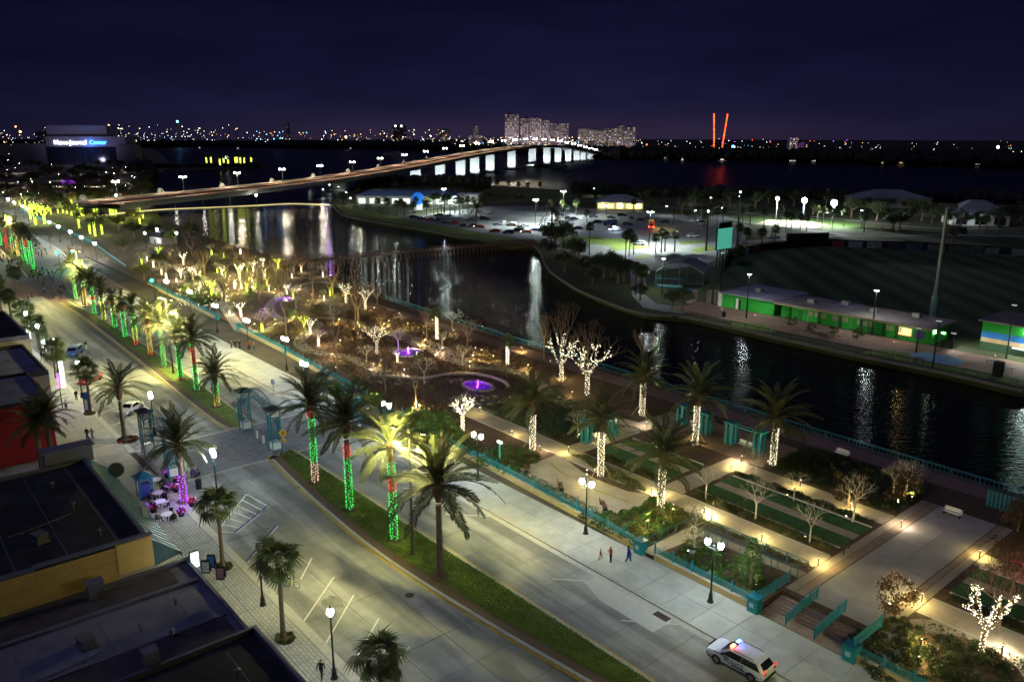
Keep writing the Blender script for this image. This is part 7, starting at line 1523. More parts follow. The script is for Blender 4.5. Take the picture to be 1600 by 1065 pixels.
b.tube([Vector(troof(.5, j/6))+Vector((0, 0, .06)) for j in range(7)], .1, 4); put('roof_rib', b.mesh('roof_rib', mat('pale_rib', (.30, .42, .38), .7)), r)
for u in (0, .5, 1):
    for v in (0, 1): b = MB(); p = troof(u, v); b.lathe([(.14, 0), (.12, p[2])], 6, (p[0], p[1], 0)); put('post', b.mesh('post', M_tealdk), r)
b = MB(); b.box(Lx*.3, -.6, 0, Lx*.58, .2, 1.1); b.box(Lx*.3, -.6, 2.5, Lx*.58, .15, .15); put('front_rail', b.mesh('front_rail', M_tealdk), r); b = MB(); b.box(Lx*.5, Ly*.6, 0, Lx*.9, Ly*.7, .8); put('stage', b.mesh('stage', M_black), r); b = MB(); b.box(Lx*.3, -.75, .45, Lx*.5, .04, .45); put('banner', b.mesh('banner', mat('pale_banner', (.2, .35, .4), .8, noise=(1, .6))), r)
added_glow('pale light added under the tent roof', (*S(1030, 430, 3.5), 3.5), (.8, 1, .5), 250, .3); added_glow('pale light added under the tent roof', (*S(1095, 425, 4), 4.0), (.9, 1, 1), 200, .3)
r = thing('ticket_kiosk', 'blue capped round ticket kiosk beside the pavilion', 'kiosk', (*S(1077, 472), 0)); b = MB(); b.lathe([(1.1, 0), (1.1, 2.4)], 12); put('body', b.mesh('body', M_white), r); b = MB(); b.lathe([(1.5, 2.4), (1.3, 3.0), (.4, 3.4)], 12); put('cap', b.mesh('cap', mat('kiosk_blue', (.03, .16, .28), .6)), r)
for i, px in enumerate((1085, 1107, 1119)): b = MB(); b.box(0, 0, 0, .9, .9, 3.2); b.box(0, 0, 3.2, 1.1, 1.1, .15); put('gate_pillar', b.mesh('gate_pillar', mat('cream_pillar', (.40, .34, .26), .85, noise=(1, .2))), None, (*S(px, 474), 0), label='cream gate pillar left of the clubhouse, '+ordn(i)+' from the kiosk', cat='pillar')
# little trees and tables on the promenade
for i, (px, py) in enumerate(((1237, 511), (1267, 520), (1302, 527), (1339, 531))): leafy_tree('small round promenade tree before the clubhouse, '+ordn(i)+' from the left', (*S(px, py), 0), 'bushy', M_leaf3, .95, 'small trees on the promenade', i)
def picnic(label, px, py, rz=0.3):
    r = thing('picnic_table', label, 'picnic table', (*S(px, py), .03), rz, 'picnic tables on the promenade')
    for nm, y, z, w in (('table_top', 0, .72, .75), ('seat', -.65, .44, .28), ('seat', .65, .44, .28)): b = MB(); b.box(0, y, z, 1.8, w, .06); put(nm, b.mesh(nm, M_grey), r)
    for x in (-.6, .6): b = MB(); b.box(x, 0, 0, .08, 1.3, .45); b.box(x, 0, .45, .08, .3, .28); put('leg', b.mesh('leg', M_iron), r)
for px, py, l in ((1276, 521, 'picnic table between two promenade trees'), (1288, 523, 'picnic table left of the third promenade tree'), (1548, 568, 'picnic table before the mural building'), (1560, 575, 'picnic table nearest the dark pole'), (1575, 580, 'picnic table at the right edge of the promenade')): picnic(l, px, py)
for px, py, l in ((1333, 508, 'pale bench against the clubhouse wall, left one'), (1355, 513, 'pale bench against the clubhouse wall, middle one'), (1390, 521, 'pale bench against the clubhouse wall, right one')): bench(l, (*S(px, py), .03), PI, M_white)
bench('dark bench at the canal edge near the dark pole', (*S(1435, 567), .03), .0)
b = MB(); b.lathe([(.4, 0), (.45, 1.2)], 8); put('waste_bin', b.mesh('waste_bin', M_iron), None, (*S(1131, 495), .03), label='dark waste bin at the left end of the promenade', cat='litter bin'); b = MB(); b.box(0, 0, 0, 1.3, 1.3, 2.6); put('utility_cabinet', b.mesh('utility_cabinet', M_black), None, (*S(1558, 588), .03), label='black utility cabinet at the canal edge', cat='cabinet')
railing('thin dark handrail along the far canal bank', [(-2, 144.6), (-55, 144.8), (-88, 144.8), (-110, 145.9)], .05, None, m=M_iron, step=4, pick=2.5, wide=.05)
# marina store and other island buildings
def simple(name, label, cat, px, py, L, D, h, rz, wall, roof, rh=1.8, hip=.6, win=0, lit=None):
    r = thing(name, label, cat, (*S(px, py), 0), rz); b = MB(); b.box(0, 0, 0, L, D, h); put('wall', b.mesh('wall', wall), r); b = MB(); b.box(0, 0, h, L+1.6, D+1.6, .2); b.box(0, 0, h+.2, L+1.2, D+1.2, rh, taper=hip); put('roof', b.mesh('roof', roof), r)
    for k in range(win): b = MB(); b.box(-L/2+L*(k+.5)/win, -D/2-.03, .5, L/win*.6, .06, h*.62); put('window', b.mesh('window', lit or M_glass), r)
    return r
G_shop = glow('shop_window', (.9, 1, .85), .7); yw = math.radians(50)
r = simple('marina_store', 'marina building with long dark blue roof and white lit front', 'building', 640, 318, 62, 16, 5.0, yw-.1, mat('grey_store_wall', (.22, .22, .22), .8), mat('blue_metal_roof', (.03, .06, .14), .6), 3.0, .75, 9, G_shop)
for k in range(6): lamp('POINT', (-28+11*k, -14.0, 3.6), (.9, 1, .92), 600, r, .3)
r = simple('boat_shed', 'white flat roofed store with bright front beside the lit palms', 'building', 716, 318, 26, 12, 5.5, yw-.1, M_white, M_white, .3, 1, 4, G_shop); lamp('POINT', (0, -12, 4.0), (.9, 1, .92), 2600, r, .3); lamp('POINT', (-10, -12, 4.0), (.9, 1, .92), 2200, r, .3)
r = thing('round_sign', 'big round blue sign in front of the marina roof', 'sign', (*S(654, 328), 0), yw); b = MB(); b.box(0, 0, 0, 4.2, 2.0, 7); put('pylon', b.mesh('pylon', M_white), r); b = MB(); b.tube([(0, -.3, 0), (0, .3, 0)], 3.4, 24); put('disc', b.mesh('disc', glow('blue_disc', (.01, .14, .62), .75)), r, (0, -1.4, SH(654, 328, 310)))
r = simple('pavilion_house', 'blue grey hipped pavilion with a yellow lit porch', 'building', 968, 325, 26, 14, 3.6, yw-.1, mat('cream_wall', (.5, .46, .3), .85), mat('slate_roof', (.09, .10, .15), .7), 4.0, .3, 5, glow('porch_light', (1, .9, .3), 1.4))
for k in (-9, 0, 9): lamp('POINT', (k, -9.5, 3.0), (1, .95, .6), 700, r, .3)
simple('boathouse', 'large dark hip roofed hall by the far river shore', 'building', 1385, 322, 40, 24, 5, yw, mat('dim_wall', (.2, .2, .2), .9), mat('dim_grey_roof', (.16, .16, .19), .8), 4.5, .3); r = simple('chapel', 'white gabled house among dark trees on the right', 'building', 1522, 350, 24, 16, 5.5, yw-.2, M_white, mat('dim_grey_roof', (.16, .16, .19), .8), 5.5, .25, 3); lamp('POINT', (-6, -13, 4), (.8, .9, 1), 500, r, .4)
# far lamps
for i, (px, py, tp, pw) in enumerate(((837, 353, 312, 85000), (1014, 386, 331, 85000), (880, 339, 299, 60000), (694, 332, 295, 60000))): lot_lamp('tall twin white car park lamp, '+['tallest beside the dark oak', 'in front of the fire engine', 'at the back of the car park', 'before the lit green palms'][i], (*S(px, py), 0), SH(px, py, tp), pw, yw, True, glowk=130)
for i, (px, py) in enumerate(((1041, 337), (1086, 345), (1128, 340), (947, 337), (928, 306), (1028, 300), (1215, 365), (1345, 345), (1155, 320), (1440, 335), (1080, 318), (1110, 322))): lot_lamp('small park lamp among the island trees, '+ordn(i)+' of the dim ones', (*S(px, py), 0), 5, 1100, 0, False, 'small park lamps on the island', 40)
for i, (px, py, tp, pw) in enumerate(((1212, 345, 310, 12000), (1254, 347, 313, 26000), (1300, 352, 317, 30000))):
    h = SH(px, py, tp); r = thing('flood_light', ['left and smallest', 'middle', 'right and brightest'][i]+' of three dazzling floodlights at the sand court', 'floodlight', (*S(px, py), 0), yw, 'floodlights of the sand court'); b = MB(); b.tube([(0, 0, 0), (0, 0, h)], [.2, .12], 6); put('pole', b.mesh('pole', M_grey), r); b = MB(); b.smooth = True; b.ball((0, 0, h), [.8, 1.25, 1.4][i], 10, 6); put('lamp_head', b.mesh('lamp_head', glow('court_flood', (.92, 1, .98), 40, 'NONE')), r); lamp('POINT', (-.6, -1.8, h-1.9), (.92, 1, .95), pw, r, .4)
for px in (1234, 1247): b = MB(); b.tube([(0, 0, 0), (0, 0, 5)], .12, 5); put('net_post', b.mesh('net_post', M_white), None, (*S(px, 353), 0), label=('left' if px == 1234 else 'right')+' pale net post on the sand court', cat='post')
# cars on the island
dk = ['black', 'grey', 'navy', 'black']
cars = [(647, 341, 0), (658, 343, 1), (672, 344.5, 'red'), (684, 345.5, 0), (697, 349, 'grey'), (710, 349, 'red'), (686, 338, 0), (700, 338, 'silver'), (735, 344, 'grey'), (757, 343.5, 'black'), (766, 333, 'white'), (726, 354, 'black'), (737, 355, 'grey'), (749, 356, 'red!'), (773, 362, 'red'), (794, 365, 'navy'), (778, 352, 'pale blue'), (788, 348, 'white'), (799, 353, 'white'), (811, 358, 'grey'), (820, 354, 'white'), (812, 362, 'navy'), (823, 364, 'red!'), (837, 361, 'blue'), (883, 354, 'grey'), (897, 343, 'black'), (888, 342, 'grey'), (927, 340, 'pale blue'), (902, 358, 'black'), (879, 356, 'grey'), (932, 349, 'black'), (986, 342, 'navy'), (1000, 345, 'black'), (980, 352, 'navy'), (1038, 348, 'grey'), (1094, 348, 'black'), (998, 383, 'silver'), (1045, 373, 'grey'), (1040, 371, 'white'), (1083, 371, 'white'), (955, 341, 'grey'), (1209, 372, 'white'), (972, 338, 'black'), (1010, 343, 'grey')]
R = random.Random(5)
cnt = {}
for i, (px, py, c) in enumerate(cars):
    lit = isinstance(c, str) and c.endswith('!'); c = dk[c] if isinstance(c, int) else c.strip('!'); cnt[c] = cnt.get(c, -1)+1
    car(c+' car in the island car park, '+ordn(cnt[c])+' '+c+' one from the left'+(' with lights on' if lit else ''), (*S(px, py), .01), math.radians(50)+R.choice([0, PI])+R.uniform(-.25, .25)+(PI/2 if i % 7 == 3 else 0), 'suv' if i % 3 == 0 else 'sedan', c, 'cars in the island car park', lit)
# police van and fire engine with lights
pv = car('police car flashing white and blue beside the dark van in the car park', (*S(961, 361), .01), 1.2, 'suv', 'white', lit=True, name='police_car', cat='police car'); b = MB(); b.box(-.4, 0, 1.78, .4, 1.3, .25); put('light_bar', b.mesh('light_bar', glow('far_police_bar', (.65, .8, 1), 40)), pv); lamp('POINT', (-.4, -1.5, 3), (.6, .75, 1), 1500, pv, .3)
def lorry(name, label, px, py, rz, m, L=8.5, W_=2.5, H=3.1, cat='truck'):
    r = thing(name, label, cat, (*S(px, py), .01), rz); b = MB(); b.box(L*.12, 0, .7, L*.72, W_, H-.7); put('body', b.mesh('body', m), r); b = MB(); b.box(-L*.38, 0, .6, L*.24, W_*.97, H-.9, taper=.92); cb = put('cab', b.mesh('cab', m), r); b = MB(); b.box(-L*.505, 0, 1.6, .05, W_*.8, .8); put('windscreen', b.mesh('windscreen', M_glass), cb)
    for x in (-L*.36, L*.15, L*.36):
        for y in (-1, 1): put('wheel', ME_tyre, r, (x, y*(W_/2-.1), .48), sca=(1.4, 1.4, 1.4))
    return r
fe = lorry('fire_engine', 'yellow topped fire engine with red lights in the car park', 1017, 357, 2.3, mat('fire_red', (.40, .04, .02), .4)); b = MB(); b.box(1, 0, 3.1, 4.5, 1.8, .6); put('roof_gear', b.mesh('roof_gear', mat('fire_yellow', (.7, .55, .04), .5)), fe); b = MB()
for x, y in ((-4.3, -.9), (-4.3, .9), (3.8, -1), (3.8, 1)): b.ball((x, y, 1.2), .28, 6, 4)
put('warning_lamp', b.mesh('warning_lamp', G_farr), fe); lamp('POINT', (0, -3.5, 4.5), (1, .75, .15), 1500, fe, .4); lamp('POINT', (-4.6, -2, 2), (1, .1, .05), 400, fe, .3)
lorry('delivery_van', 'dark blue tall van beside the flashing police car', 953, 352, 1.0, mat('van_blue', (.03, .05, .14), .5), 6.5, 2.1, 2.6, 'van')
# island palms and trees
ip = [(921, 399, 354), (977, 407, 366), (983, 400, 363), (990, 398, 373), (1024, 395, 371), (1033, 394, 363), (1039, 393, 366), (1054, 393, 366), (993, 460, 418), (1001, 460, 424), (1004, 460, 420), (917, 347, 333), (667, 340, 318), (678, 336, 308), (684, 337, 306), (695, 335, 308), (703, 335, 308), (723, 333, 314), (731, 333, 311), (740, 333, 312), (650, 333, 312), (878, 338, 318), (884, 342, 324), (765, 300, 280), (777, 305, 285), (795, 303, 286), (810, 303, 287), (825, 304, 288), (844, 303, 288), (1160, 352, 329), (1172, 350, 326), (1193, 358, 331), (1219, 349, 326), (1276, 352, 327), (1285, 354, 328), (1300, 357, 330), (1318, 354, 332), (1345, 357, 335), (1250, 360, 339), (1260, 362, 340), (1228, 355, 335), (1236, 358, 338), (1165, 392, 362), (1153, 395, 356), (1190, 385, 363), (1595, 370, 340), (1540, 365, 342), (1480, 360, 338), (1455, 352, 330), (1010, 325, 302), (1040, 322, 300), (930, 322, 305), (905, 322, 305), (1110, 345, 322), (1080, 330, 308), (1130, 348, 328), (620, 338, 318), (606, 335, 316), (664, 331, 313), (672, 332, 312), (690, 334, 312), (711, 334, 313), (718, 335, 312), (632, 338, 319), (646, 338, 320), (752, 330, 314), (590, 331, 314), (1052, 350, 330), (1100, 357, 337), (1120, 352, 330), (1064, 338, 318), (1020, 336, 316), (990, 334, 315), (858, 338, 318), (900, 336, 317), (1350, 362, 340), (1378, 358, 336), (1420, 356, 334), (1210, 382, 358), (1560, 372, 348), (1508, 362, 340)]
for i, (px, py, tp) in enumerate(ip): cabbage_palm('cabbage palm on the island, '+ordn(i)+' by the car park and lawns', (*S(px, py), 0), max(4, SH(px, py, tp)), False, 'cabbage palms on the island', sca=1.25 if py < 345 else 1.1, seed=i)
date_palm('date palm standing among parked cars on the island', (*S(745, 346), 0), SH(745, 346, 328), [], False, None, seed=77, sca=1.5)
date_palm('dark date palm above the black oak at the canal mouth', (*S(862, 382), 0), SH(862, 382, 328), [], False, None, seed=78, sca=1.7)
oaks = [(868, 392, 1.75), (880, 388, 1.6), (897, 412, 1.35), (905, 408, 1.2), (944, 435, 1.25), (955, 432, 1.1), (965, 442, 1.2), (974, 440, 1.0), (935, 428, .9), (1065, 487, .9), (1050, 482, .7), (755, 306, 1.5), (742, 310, 1.6), (728, 306, 1.5), (712, 304, 1.5), (696, 303, 1.4), (680, 302, 1.4), (663, 300, 1.5), (762, 318, 1.3), (640, 300, 1.3), (620, 302, 1.3), (1000, 315, 1.5), (1060, 318, 1.6), (1085, 322, 1.5), (1110, 318, 1.5), (1140, 322, 1.5), (1180, 326, 1.4), (1370, 345, 1.5), (1395, 362, 1.4), (1405, 360, 1.3), (1440, 345, 1.6), (1475, 350, 1.4), (1500, 355, 1.2), (1530, 358, 1.3), (1560, 356, 1.6), (1590, 352, 1.6), (1490, 380, 1.2), (1150, 412, 1.0), (1330, 340, 1.5), (1200, 320, 1.4), (1240, 322, 1.5), (1290, 324, 1.5), (600, 310, 1.2), (580, 312, 1.2), (560, 312, 1.1), (900, 312, 1.2), (840, 322, .9), (812, 318, .9), (785, 320, 1.0), (855, 405, 1.1), (882, 425, 1.0), (915, 430, .9), (925, 445, .8), (1000, 470, .7), (1020, 330, 1.0), (1075, 345, .9), (1095, 338, 1.0), (1125, 332, 1.1), (1350, 330, 1.3), (1420, 335, 1.3), (1460, 340, 1.2), (1540, 345, 1.2), (1270, 335, 1.0), (600, 322, .9), (625, 326, .9)]
for i, (px, py, s_) in enumerate(oaks): leafy_tree('dark spreading tree on the island, '+ordn(i)+' of the unlit ones', (*S(px, py), 0), 'oak', M_leaf, s_*1.15, 'dark spreading trees on the island', i)
# lit tip of the island
for i, (px, py) in enumerate(((505, 305), (515, 297), (529, 300), (541, 310), (548, 320), (560, 318), (484, 296))): lot_lamp('small white lamp at the island tip by the bridge, '+ordn(i)+' from the canal', (*S(px, py), 0), 4, 900, 0, False, 'small lamps at the island tip', 80)
added_glow('purple glow light added on a stake', (*S(512, 308, 2), 2.0), (.35, .05, 1), 350, .5)
for i, (px, py) in enumerate(((540, 322), (530, 312), (556, 328), (575, 330), (596, 336))): leafy_tree('lit shrub tree on the island tip, '+ordn(i)+' from the canal', (*S(px, py), 0), 'bushy', M_leaf2, 1.6, 'lit shrub trees on the island tip', i)
# ================================================================== CONCERT HALL on the mainland
r = thing('concert_hall', 'pale concert hall with dark glass front and lit name sign', 'building', (*S(135, 258), 0), yw+.12); base = Vector(S(135, 258)); dist = base.length; m_ = dist/1244*1.04
def hp(nm, m, x0, x1, y0, y1, z0, z1): b = MB(); b.box((x0+x1)/2*m_, (y0+y1)/2*m_, z0*m_, (x1-x0)*m_, (y1-y0)*m_, (z1-z0)*m_); return put(nm, b.mesh(nm, m), r)
M_hall = mat('pale_hall_wall', (.34, .33, .42), .85, noise=(.02, .12)); hp('wall', M_hall, -46, 52, 0, 40, 23, 36); hp('stage_tower', M_hall, -46, 28, 6, 34, 36, 50); hp('glass_front', mat('hall_glass', (.02, .025, .05), .1), -44, 45, -1, 0, 3, 23); hp('wall', M_hall, 41, 64, -6, 20, 0, 25); hp('wall', M_hall, -90, -46, 4, 30, 0, 27); hp('base_wall', mat('hall_base', (.05, .05, .07), .9), -46, 52, 0, 40, 0, 23)
for k in range(9): hp('mullion', M_iron, -40+10*k, -39.3+10*k, -1.4, -1.05, 3, 23)
t1 = text('lettering', 'News-Journal', 7.2*m_, glow('sign_white', (1, 1, 1), 5), r, (-36*m_, -.6*m_, 28.5*m_), (PI/2, 0, 0), .2, align='LEFT'); t2 = text('lettering', 'Center', 7.2*m_, glow('sign_blue', (.05, .3, 1), 6), r, (7.5*m_, -.6*m_, 28.5*m_), (PI/2, 0, 0), .2, align='LEFT')
lamp('SPOT', (0, -60*m_, 6), (.7, .65, 1), 40000, r, 2, 100, .8, aim=(0, 0, 30*m_)); lamp('POINT', (8*m_, -7*m_, 27*m_), (.1, .3, 1), 5000, r, 1)
# ================================================================== FAR SHORES: hotels, ride, lights
R = random.Random(21)
M_hotel = mat('hotel_wall', (.38, .33, .37), .85)
G_win = [glow('hotel_window_warm', (1, .78, .5), .32), glow('hotel_window_cool', (.85, .9, 1), .32), glow('hotel_window_dim', (.5, .42, .5), .10)]
def hotel(label, px0, px1, yb, yt, depth=30, lit=.25, power=0, tint=(1, .85, .85), m=None, z0=0, wins=True):
    a, e = Vector(S(px0, yb)), Vector(S(px1, yb)); c = (a+e)/2; w = (e-a).length; h = SH((px0+px1)/2, yb, yt); ang = math.atan2((e-a).y, (e-a).x)
    r = thing('hotel_tower', label, 'hotel', (c.x, c.y, 0), ang, 'hotels along the beach side'); b = MB(); b.box(0, depth/2, 0, w, depth, h); put('wall', b.mesh('wall', m or M_hotel), r); b = MB(); b.box(w*R.uniform(-.2, .2), depth/2, h, w*.4, depth*.4, h*.04+1.5); put('roof_house', b.mesh('roof_house', m or M_hotel), r)
    if wins:
        nx_ = max(3, int(w/7)); nz_ = max(3, int(h/5)); gl = [MB() for _ in G_win]; dkb = MB()
        for i in range(nx_):
            for j in range(nz_):
                x = -w/2+w*(i+.5)/nx_; z = h*(j+.35)/nz_; q = R.random(); bb = gl[0] if q < lit*.3 else gl[1] if q < lit*.5 else gl[2] if q < lit*1.6 else dkb; bb.box(x, -.15, z, w/nx_*.55, .3, h/nz_*.45)
        for g_, m3 in list(zip(gl, G_win))+[(dkb, M_glass)]:
            if g_.v: put('window', g_.mesh('window', m3), r, kind='stuff')
    if power: lamp('POINT', (0, -w*.35-45, h*.30), tint, power*.45, r, 4)  # unseen floodlight, assumed in front of the facade to light it
    return r
hotel('tallest slab hotel tower at the left of the beach skyline', 789, 811, 232, 179, 40, .45, 170000); hotel('second hotel tower right of the tallest one', 813, 826, 230, 185, 30, .4, 60000); hotel('stepped hotel block with a pale centre shaft', 827, 846, 230, 184, 30, .45, 110000); hotel('narrow hotel with a small roof spire', 847, 859, 230, 188, 30, .4, 60000); hotel('lower wide hotel behind the bridge crest', 860, 888, 231, 193, 30, .4, 100000); hotel('small terrace hotel between the skyline groups', 888, 902, 232, 222, 30, .3)
hotel('left wing of the long low beach hotel', 903, 920, 234, 201, 30, .35, 50000, (1, .9, .75)); hotel('long middle wing of the low beach hotel', 920, 946, 234, 203, 30, .35, 80000, (1, .9, .75)); hotel('stepped wing of the low beach hotel', 946, 963, 235, 201, 30, .3, 40000, (1, .9, .75)); hotel('pale lift tower of the low beach hotel', 963, 974, 235, 196, 30, .35, 40000, (1, .95, .9)); hotel('right end block of the low beach hotel', 974, 992, 236, 199, 30, .4, 60000, (1, .9, .85)); hotel('brightly lit podium below the beach hotels', 893, 962, 238, 222, 20, .9, 40000, (1, .9, .6))
hotel('dark hotel with two white roof lamps left of the bridge', 614, 634, 226, 197, 30, .15); hotel('dim brown hotel with lit top floor', 685, 702, 228, 202, 30, .3, 20000, (1, .7, .5)); hotel('pale spired hotel left of the bridge crest', 740, 748, 230, 197, 20, .4, 25000); hotel('low pale hotel around the spired one', 732, 754, 231, 212, 20, .4, 25000); hotel('faint thin tower on the left horizon', 447, 453, 220, 193, 20, .2); hotel('wide white hotel facade on the right horizon', 1232, 1246, 234, 215, 20, 1.2, 12000, (.95, .95, 1)); hotel('purple lit low resort on the right horizon', 1246, 1262, 234, 223, 20, .5, 20000, (.5, .1, 1)); hotel('blue lit tower on the far left horizon', 276, 288, 216, 192, 20, .2, 50000, (.1, .15, 1)); hotel('faint grey building on the far left shore', 58, 84, 230, 206, 20, .05)
for i, (px, tp) in enumerate(((619, 197), (627, 197), (783, 228))): pass
# launcher ride
a = Vector(S(1122, 236)); r = thing('launcher_ride', 'tall red and orange lit twin mast thrill ride', 'fairground ride', (a.x, a.y, 0), yw); ms = a.length/1244
for x0, x1, nm in ((-6, -9.5, 'l'), (5, 10.5, 'r')):
    b = MB(); h = (236-183)*ms; b.tube([(x0*ms, 0, 0), (x1*ms, 0, h)], .9*ms, 5); put('mast', b.mesh('mast', glow('ride_red', (1, .035, .01), 1.6)), r); b = MB()
    for k in range(26): u = (k+.5)/26; b.ball(((x0+(x1-x0)*u)*ms, -1.0*ms, h*u), R.uniform(.55, 1.05)*ms, 5, 3)
    put('light_string', b.mesh('light_string', glow('ride_amber', (1, .20, .02), 2.6)), r, kind='stuff')
lamp('POINT', (0, -30, 30*ms), (1, .06, .02), 30000, r, 3)
# lamps along the shores: each a lamp with its own mast
_fl = {}
def farlight(px, py, kind, dist_y, size, z=None, label=None, group=None):
    s, t = S(px, dist_y); D = math.hypot(s, t); zz = max(2.0, SH(px, dist_y, py)); m1 = D/1244; g = {'w': G_farw, 'o': G_faro, 'y': G_fary, 'b': G_farb, 'r': G_farr, 'p': G_farp}[kind]; key = (kind,)
    if key not in _fl: b = MB(); b.ball((0, 0, 0), 1, 6, 4); _fl[key] = b.mesh('lamp_head', g); b = MB(); b.tube([(0, 0, -1), (0, 0, 0)], .015, 3); _fl['m'] = b.mesh('mast', M_iron)
    r = thing('shore_lamp', label, 'street lamp', (s, t, zz), 0, group); put('lamp_head', _fl[key], r, sca=size*m1); put('mast', _fl['m'], r, sca=(m1*20, m1*20, zz)); return r
def cluster(x0, x1, y0, y1, by, n, kinds, sz, label, group, seed):
    R = random.Random(seed)
    for i in range(n): k = R.choice(kinds); px = R.uniform(x0, x1); farlight(px, R.uniform(y0, y1), k, by+R.uniform(-1.0, 1.5), R.uniform(*sz)*.52, label=label, group=group)
cluster(0, 400, 195, 212, 226, 46, 'wwoyyy', (.5, 1.1), 'tiny lamp on the far left horizon', 'lamps on the far left horizon', 1)
cluster(140, 345, 205, 222, 231, 34, 'wwyy', (.4, .8), 'tiny lamp on the low shore behind the concert hall', 'lamps behind the concert hall', 2)
cluster(395, 520, 205, 224, 229, 40, 'wwoobw', (.5, 1.0), 'small lamp on the shore left of the bridge', 'lamps on the shore left of the bridge', 3)
cluster(520, 700, 203, 228, 231, 60, 'woowyy', (.5, 1.1), 'small lamp in the town beyond the bridge', 'lamps of the town beyond the bridge', 4)
cluster(700, 905, 213, 230, 235, 56, 'wwyo', (.6, 1.3), 'bright lamp below the beach hotels', 'lamps below the beach hotels', 5)
cluster(900, 1110, 218, 236, 241, 34, 'wwoy', (.45, .9), 'small lamp right of the hotels', 'lamps right of the hotels', 6)
cluster(1110, 1330, 217, 230, 242, 30, 'wropw', (.5, .9), 'small lamp right of the thrill ride', 'lamps right of the thrill ride', 7)
cluster(1330, 1600, 220, 234, 245, 18, 'wwo', (.4, .7), 'faint lamp on the right horizon', 'lamps on the right horizon', 8)
for px, py, k, s_, l in ((1145, 230, 'b', 2.6, 'large blue lamp right of the thrill ride'), (1158, 234, 'b', 1.2, 'small blue lamp right of the large blue one'), (1005, 232, 'r', 1.6, 'red lamp above the shore right of the hotels'), (1010, 226, 'r', .9, 'smaller red lamp above the other red one'), (1558, 230, 'w', 1.8, 'bright white lamp on the right horizon'), (1416, 242, 'r', 1.0, 'red lamp beside the lit waterside house'), (281, 190, 'b', 1.4, 'blue beacon on the left horizon'), (174, 196, 'o', 1.2, 'orange lamp on the left horizon'), (35, 206, 'o', 1.5, 'orange glow at the left picture edge'), (29, 198, 'o', 1.0, 'upper orange lamp at the left picture edge'), (541, 214, 'o', 1.7, 'strong orange lamp in the town beyond the bridge'), (99, 211, 'w', 1.6, 'white lamp at the corner of the concert hall roof'), (619, 197, 'w', 1.3, 'left white roof lamp of the dark hotel'), (628, 197, 'w', 1.3, 'right white roof lamp of the dark hotel'), (744, 222, 'o', 1.3, 'orange lamp under the spired hotel'), (1391, 241, 'w', 1.0, 'white lamp on the right shore')): farlight(px, py, k, 240 if px > 700 else 229, s_, label=l)
# the many lamps too small to tell apart
R = random.Random(91); b = MB(); mats_ = [G_farw, G_fary, G_faro, G_farb]
for i in range(620):
    px = R.uniform(0, 1600); by = 228+max(0, px-400)*.0135; top = by-R.uniform(1, 20)*(1.0 if px < 1000 else .62)
    if px > 1000 and R.random() < .45: continue
    s, t = S(px, by); D = math.hypot(s, t); b.m = R.choice([0, 0, 0, 1, 1, 2, 2, 3 if R.random() < .3 else 0]); b.octa((s, t, max(3, SH(px, by, top))), D/1244*R.uniform(.16, .42))
put('distant_lights', b.mesh('distant_lights', mats_), label='dense sprinkle of tiny town lights along the whole horizon', cat='town lights', kind='stuff')
# waterside houses on the far shore
for i, (px, py, w, lit) in enumerate(((1238, 253, 9, 'w'), (1270, 253, 8, 'w'), (1384, 256, 16, 'y'), (1400, 256, 22, 'y'), (1530, 258, 10, 'w'), (1000, 246, 12, 'w'), (1040, 248, 9, 'w'), (705, 227, 14, 'w'), (1180, 251, 8, 'o'), (600, 231, 10, 'o'), (595, 229, 8, 'o'), (1068, 249, 7, 'w'))):
    s, t = S(px, py); m1 = math.hypot(s, t)/1244; r = thing('waterside_house', 'low waterside house with lit windows on the far shore, '+ordn(i)+' from '+'the list'.replace('the list', 'the row of docks'), 'house', (s, t, .4), yw-math.atan((px-800)/1244), 'lit houses on the far shore'); b = MB(); b.box(0, 0, 0, w*m1, 8, 3.2*m1); put('wall', b.mesh('wall', M_hotel), r); b = MB(); b.box(0, 0, 3.2*m1, w*m1*1.1, 10, 2*m1, taper=.5); put('roof', b.mesh('roof', M_black), r); b = MB()
    for k in range(max(2, w//2)): b.box(-w*m1/2+w*m1*(k+.5)/max(2, w//2), -4.1, .6*m1, .9*m1, .2, 1.3*m1)
    put('window', b.mesh('window', {'w': glow('house_window_white', (.9, 1, 1), .9), 'y': glow('house_window_yellow', (1, .75, .35), 1.2), 'o': glow('house_window_orange', (1, .5, .2), 2.2)}[lit]), r, kind='stuff')
# boats moored in the river
for i, (px, py) in enumerate(((312, 232), (548, 233), (616, 233), (372, 233), (1066, 252), (1129, 252))):
    s, t = S(px, py, -1.2); r = thing('moored_boat', 'small pale boat on the dark river, '+ordn(i)+' from the left', 'boat', (s, t, -1.3), R.random()*3, 'boats on the river'); b = MB(); b.prism([(-7, -2), (4, -2), (8, 0), (4, 2), (-7, 2)], 0, 2); put('hull', b.mesh('hull', M_white), r); b = MB(); b.box(-1, 0, 2, 5, 3, 1.8, taper=.8); put('cabin', b.mesh('cabin', glow('cabin_lamp', (1, .8, .6), .9)), r)
# lit palms on the causeway island
for i, (px, py) in enumerate(((323, 256), (330, 255), (344, 259), (350, 258), (357, 260), (368, 255), (371, 255), (376, 256), (382, 256), (393, 256))):
    s, t = S(px, py); r = cabbage_palm('yellow green lit palm trunk on the causeway island, '+ordn(i)+' from the left', (s, t, .2), 12, False, 'lit palms on the causeway island', sca=2.2, seed=i); b = MB(); wrap_lights(b, .5, 9, .7, 3, .55, i); put('light_string', b.mesh('light_string', glow('far_yellow_string', (.9, 1, .15), 2)), r, kind='stuff')
farlight(355, 246, 'w', 256, 2.4, label='bright white lamp over the causeway island')
